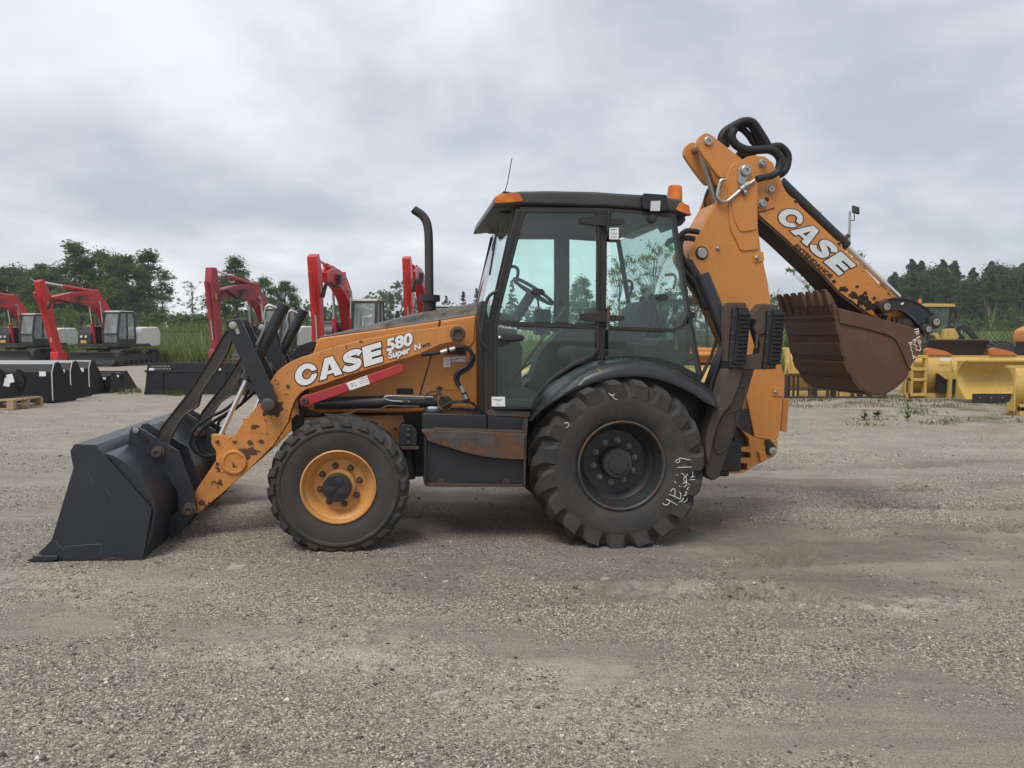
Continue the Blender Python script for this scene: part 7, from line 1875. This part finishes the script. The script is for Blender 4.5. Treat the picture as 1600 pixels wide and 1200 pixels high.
# ---------------------------------------------------------------- orange wheel loader at the right edge
og = empty('orange_loader', 'orange loader cut off by the right edge of the photo', 'wheel loader', None, gp(1612, 24.0))
MB().prism(rounded([(-.05, 1.42), (1.4, 1.50), (1.4, 2.05), (.35, 1.98), (-.02, 1.80)], .08), -.4, .9).build('hood', M['orange'], og, bevel=.04)
MB().prism([(.02, .85), (1.4, .85), (1.4, 1.42), (.02, 1.42)], -.35, .85).build('engine_bay', M['exblack'], og, bevel=.02)
MB().prism(rounded([(-.42, .40), (.38, .40), (.05, 1.28), (-.18, 1.34), (-.34, 1.15)], .06), -.62, -.45).build('counter_fender', M['orange'], og, bevel=.03)
words('CASE', (.12, 1.66), (.16, 0), (0, .16), -.442, og, M['white'], bold=.03)
w0 = MB().lathe([(.3, -.22), (.60, -.22), (.68, -.14), (.68, .14), (.60, .22), (.3, .22)], (0, 0), 28).disc((0, 0), .32, -.15, .15, 20).build('wheel', M['tyre'], og); w0.location = (.75, -.42, .68)
w1_ = inst(w0, og, (.75, .9, .68))

# ---------------------------------------------------------------- second backhoe seen past the cab
ob = empty('parked_backhoe', 'second orange backhoe seen through the gap beside the cab', 'backhoe', None, gp(1098, 16.5))
for s in (-.45, .45):
    MB().strip(spline([(s - .02 if s < 0 else s, .95), (s * 1.06, 1.35), (s * .85, 1.75), (s * .7, 2.0)], 4), .07, -.25, -.1).build('loader_arm', M['orange'], ob, bevel=.01)
MB().box((-.40, .0, .35), (.40, 1.2, 1.10)).build('radiator', M['exblack'], ob, bevel=.03)
MB().prism(rounded([(-.38, 1.1), (.38, 1.1), (.34, 1.42), (-.34, 1.42)], .08), -.05, 1.2).build('hood', M['orange'], ob, bevel=.03)
MB().tube([(-.42, -.15, 1.28), (.42, -.15, 1.28)], .06, 12).build('cross_tube', M['orange'], ob)
cm = MB()
for y in (1.25, 2.5): cm.strip([(-.75, 1.1), (.75, 1.1), (.68, 2.45), (-.68, 2.45)], .08, y - .04, y + .04, True)
cm.box((-.8, 1.1, 2.42), (.8, 2.65, 2.52)).build('cab', M['exblack'], ob)
MB().prism([(-.72, 1.15), (.72, 1.15), (.66, 2.42), (-.66, 2.42)], 1.24, 1.248).build('windscreen', M['darkglass'], ob)
for x in (-.85, .85):
    w0 = MB().lathe([(.2, -.16), (.44, -.16), (.5, -.1), (.5, .1), (.44, .16), (.2, .16)], (0, 0), 24).disc((0, 0), .25, -.1, .1, 16).build('wheel', M['tyre'], ob); w0.location = (x, .4, .5); w0.rotation_euler = (0, 0, R(90))
    w0 = MB().lathe([(.3, -.22), (.58, -.22), (.65, -.14), (.65, .14), (.58, .22), (.3, .22)], (0, 0), 28).disc((0, 0), .35, -.1, .1, 16).build('wheel', M['tyre'], ob); w0.location = (x, 2.3, .65); w0.rotation_euler = (0, 0, R(90))
MB().tube([(.30, -.25, .55), (.42, -.2, 1.35)], .03, 8).build('red_lock_bar', M['red'], ob)
# yellow pusher low behind the cab gap
moldboard('snow_pusher', 775, 15.6, 4.6, 1.0, 'low yellow pusher seen under the cab corner and past the fender', curve=.25, ribs=4, back=True, edge=False)

# ---------------------------------------------------------------- lamp post and fence
pole = gp(1322, 33.0)
lp_ = empty('lamp_post', 'thin pole with a small solar floodlight behind the dipper', 'lamp post', None, pole)
zt = CAM_H + (527 - 333) / FPX * 33
MB().tube([(0, 0, -.1), (0, 0, zt)], .055, 8).build('pole', M['steel'], lp_)
MB().tube([(0, 0, zt - .38), (.20, 0, zt - .38), (.18, 0, zt - .1)], .025, 6).build('bracket', M['exblack'], lp_)
hd_ = MB().box((-.16, -.05, -.16), (.16, .05, .16)).build('solar_panel', M['exblack'], lp_, bevel=.01); hd_.location = (.24, 0, zt + .06); hd_.rotation_euler = (R(-20), R(12), R(15))
def fence(x0, x1, Yf, label):
    f = empty('chain_link_fence', label, 'fence', None, (0, 0, 0)); lift = float(fz((x0 + x1) / 2, Yf))
    n = int(abs(x1 - x0) / 3)
    for i in range(n + 1):
        x = x0 + (x1 - x0) * i / n; z0 = float(gz(x, Yf) + fz(x, Yf))
        MB().tube([(x, Yf, z0 - .1), (x, Yf, z0 + 1.85)], .035, 6).build('post', M['steel'], f)
    MB().tube([(x0, Yf, 1.80 + lift), (x1, Yf, 1.80 + lift)], .018, 6).build('top_rail', M['link'], f)
    wires = MB(); st_ = .22
    L = abs(x1 - x0)
    for k_ in range(int(-1.8 / st_), int(L / st_)):
        a = x0 + k_ * st_
        for sgn in (1, -1):
            p, q = (a, .05), (a + 1.75, 1.8)
            pts = [(max(x0, min(x1, p[0])), Yf, p[1] if p[0] >= x0 else p[1] + (x0 - p[0])), (max(x0, min(x1, q[0])), Yf, q[1] if q[0] <= x1 else q[1] - (q[0] - x1))]
            if sgn < 0: pts = [(pts[0][0], Yf, 1.85 - pts[0][2]), (pts[1][0], Yf, 1.85 - pts[1][2])]
            wires.tube(pts, .0022, 3)
    wires.v = [(p_[0], p_[1], p_[2] + lift) for p_ in wires.v]
    o = wires.build('wire_mesh', M['steel'], f, smooth=0); o['kind'] = 'stuff'
fence(-36, -6, 52.0, 'chain link fence in the tall grass behind the excavators')
fence(8.5, 38, 37.0, 'chain link fence behind the yellow ploughs')
# two tall weeds beside the pushers
def weed(px, Y, h, label):
    m = MB(); r = random.Random(int(px))
    m.tube([(0, 0, 0), (.02, 0, h * .6), (0, .02, h)], [.008, .006, .003], 5)
    o = m.build('weed_plant', M['weed']); o.location = gp(px, Y); tag(o, label, 'weed')
    lv = MB()
    for i in range(26):
        z = h * r.uniform(.05, 1.0); a = r.uniform(0, 6.28); l = .10 * (1.1 - z / h) + .04
        d = np.array([math.cos(a), math.sin(a), .5]); n_ = np.array([-math.sin(a), math.cos(a), 0]) * l * .22
        b = np.array([0, 0, z]); lv.add([b, b + d * l * .5 + n_, b + d * l, b + d * l * .5 - n_], [(0, 1, 2, 3)])
    lv.build('leaves', M['weed'], o, smooth=0)
weed(1353, 15.4, .20, 'small bright weed on the gravel below the digging bucket'); weed(1421, 15.2, .42, 'tall thin weed standing before the long yellow pusher'); weed(1374, 16.0, .12, 'short weed right of the small bright weed')
# ================================================================== damp air between the camera and the far trees
hz = bpy.data.objects.new('haze', MB().box((-260, -6, -1.4), (260, 230, 17)).mesh('haze', None, 0)); COL.objects.link(hz)
hz['kind'] = 'stuff'; hz['label'] = 'thin grey damp haze over the yard and the trees'; hz['category'] = 'haze'
hm = bpy.data.materials.new('haze'); hm.use_nodes = True; hm.node_tree.nodes.clear()
ho = hm.node_tree.nodes.new('ShaderNodeOutputMaterial'); hv_ = hm.node_tree.nodes.new('ShaderNodeVolumePrincipled')
hv_.inputs['Color'].default_value = (.86, .90, .95, 1); hv_.inputs['Density'].default_value = .0006
hm.node_tree.links.new(hv_.outputs[0], ho.inputs['Volume'])
hz.data.materials.append(hm)
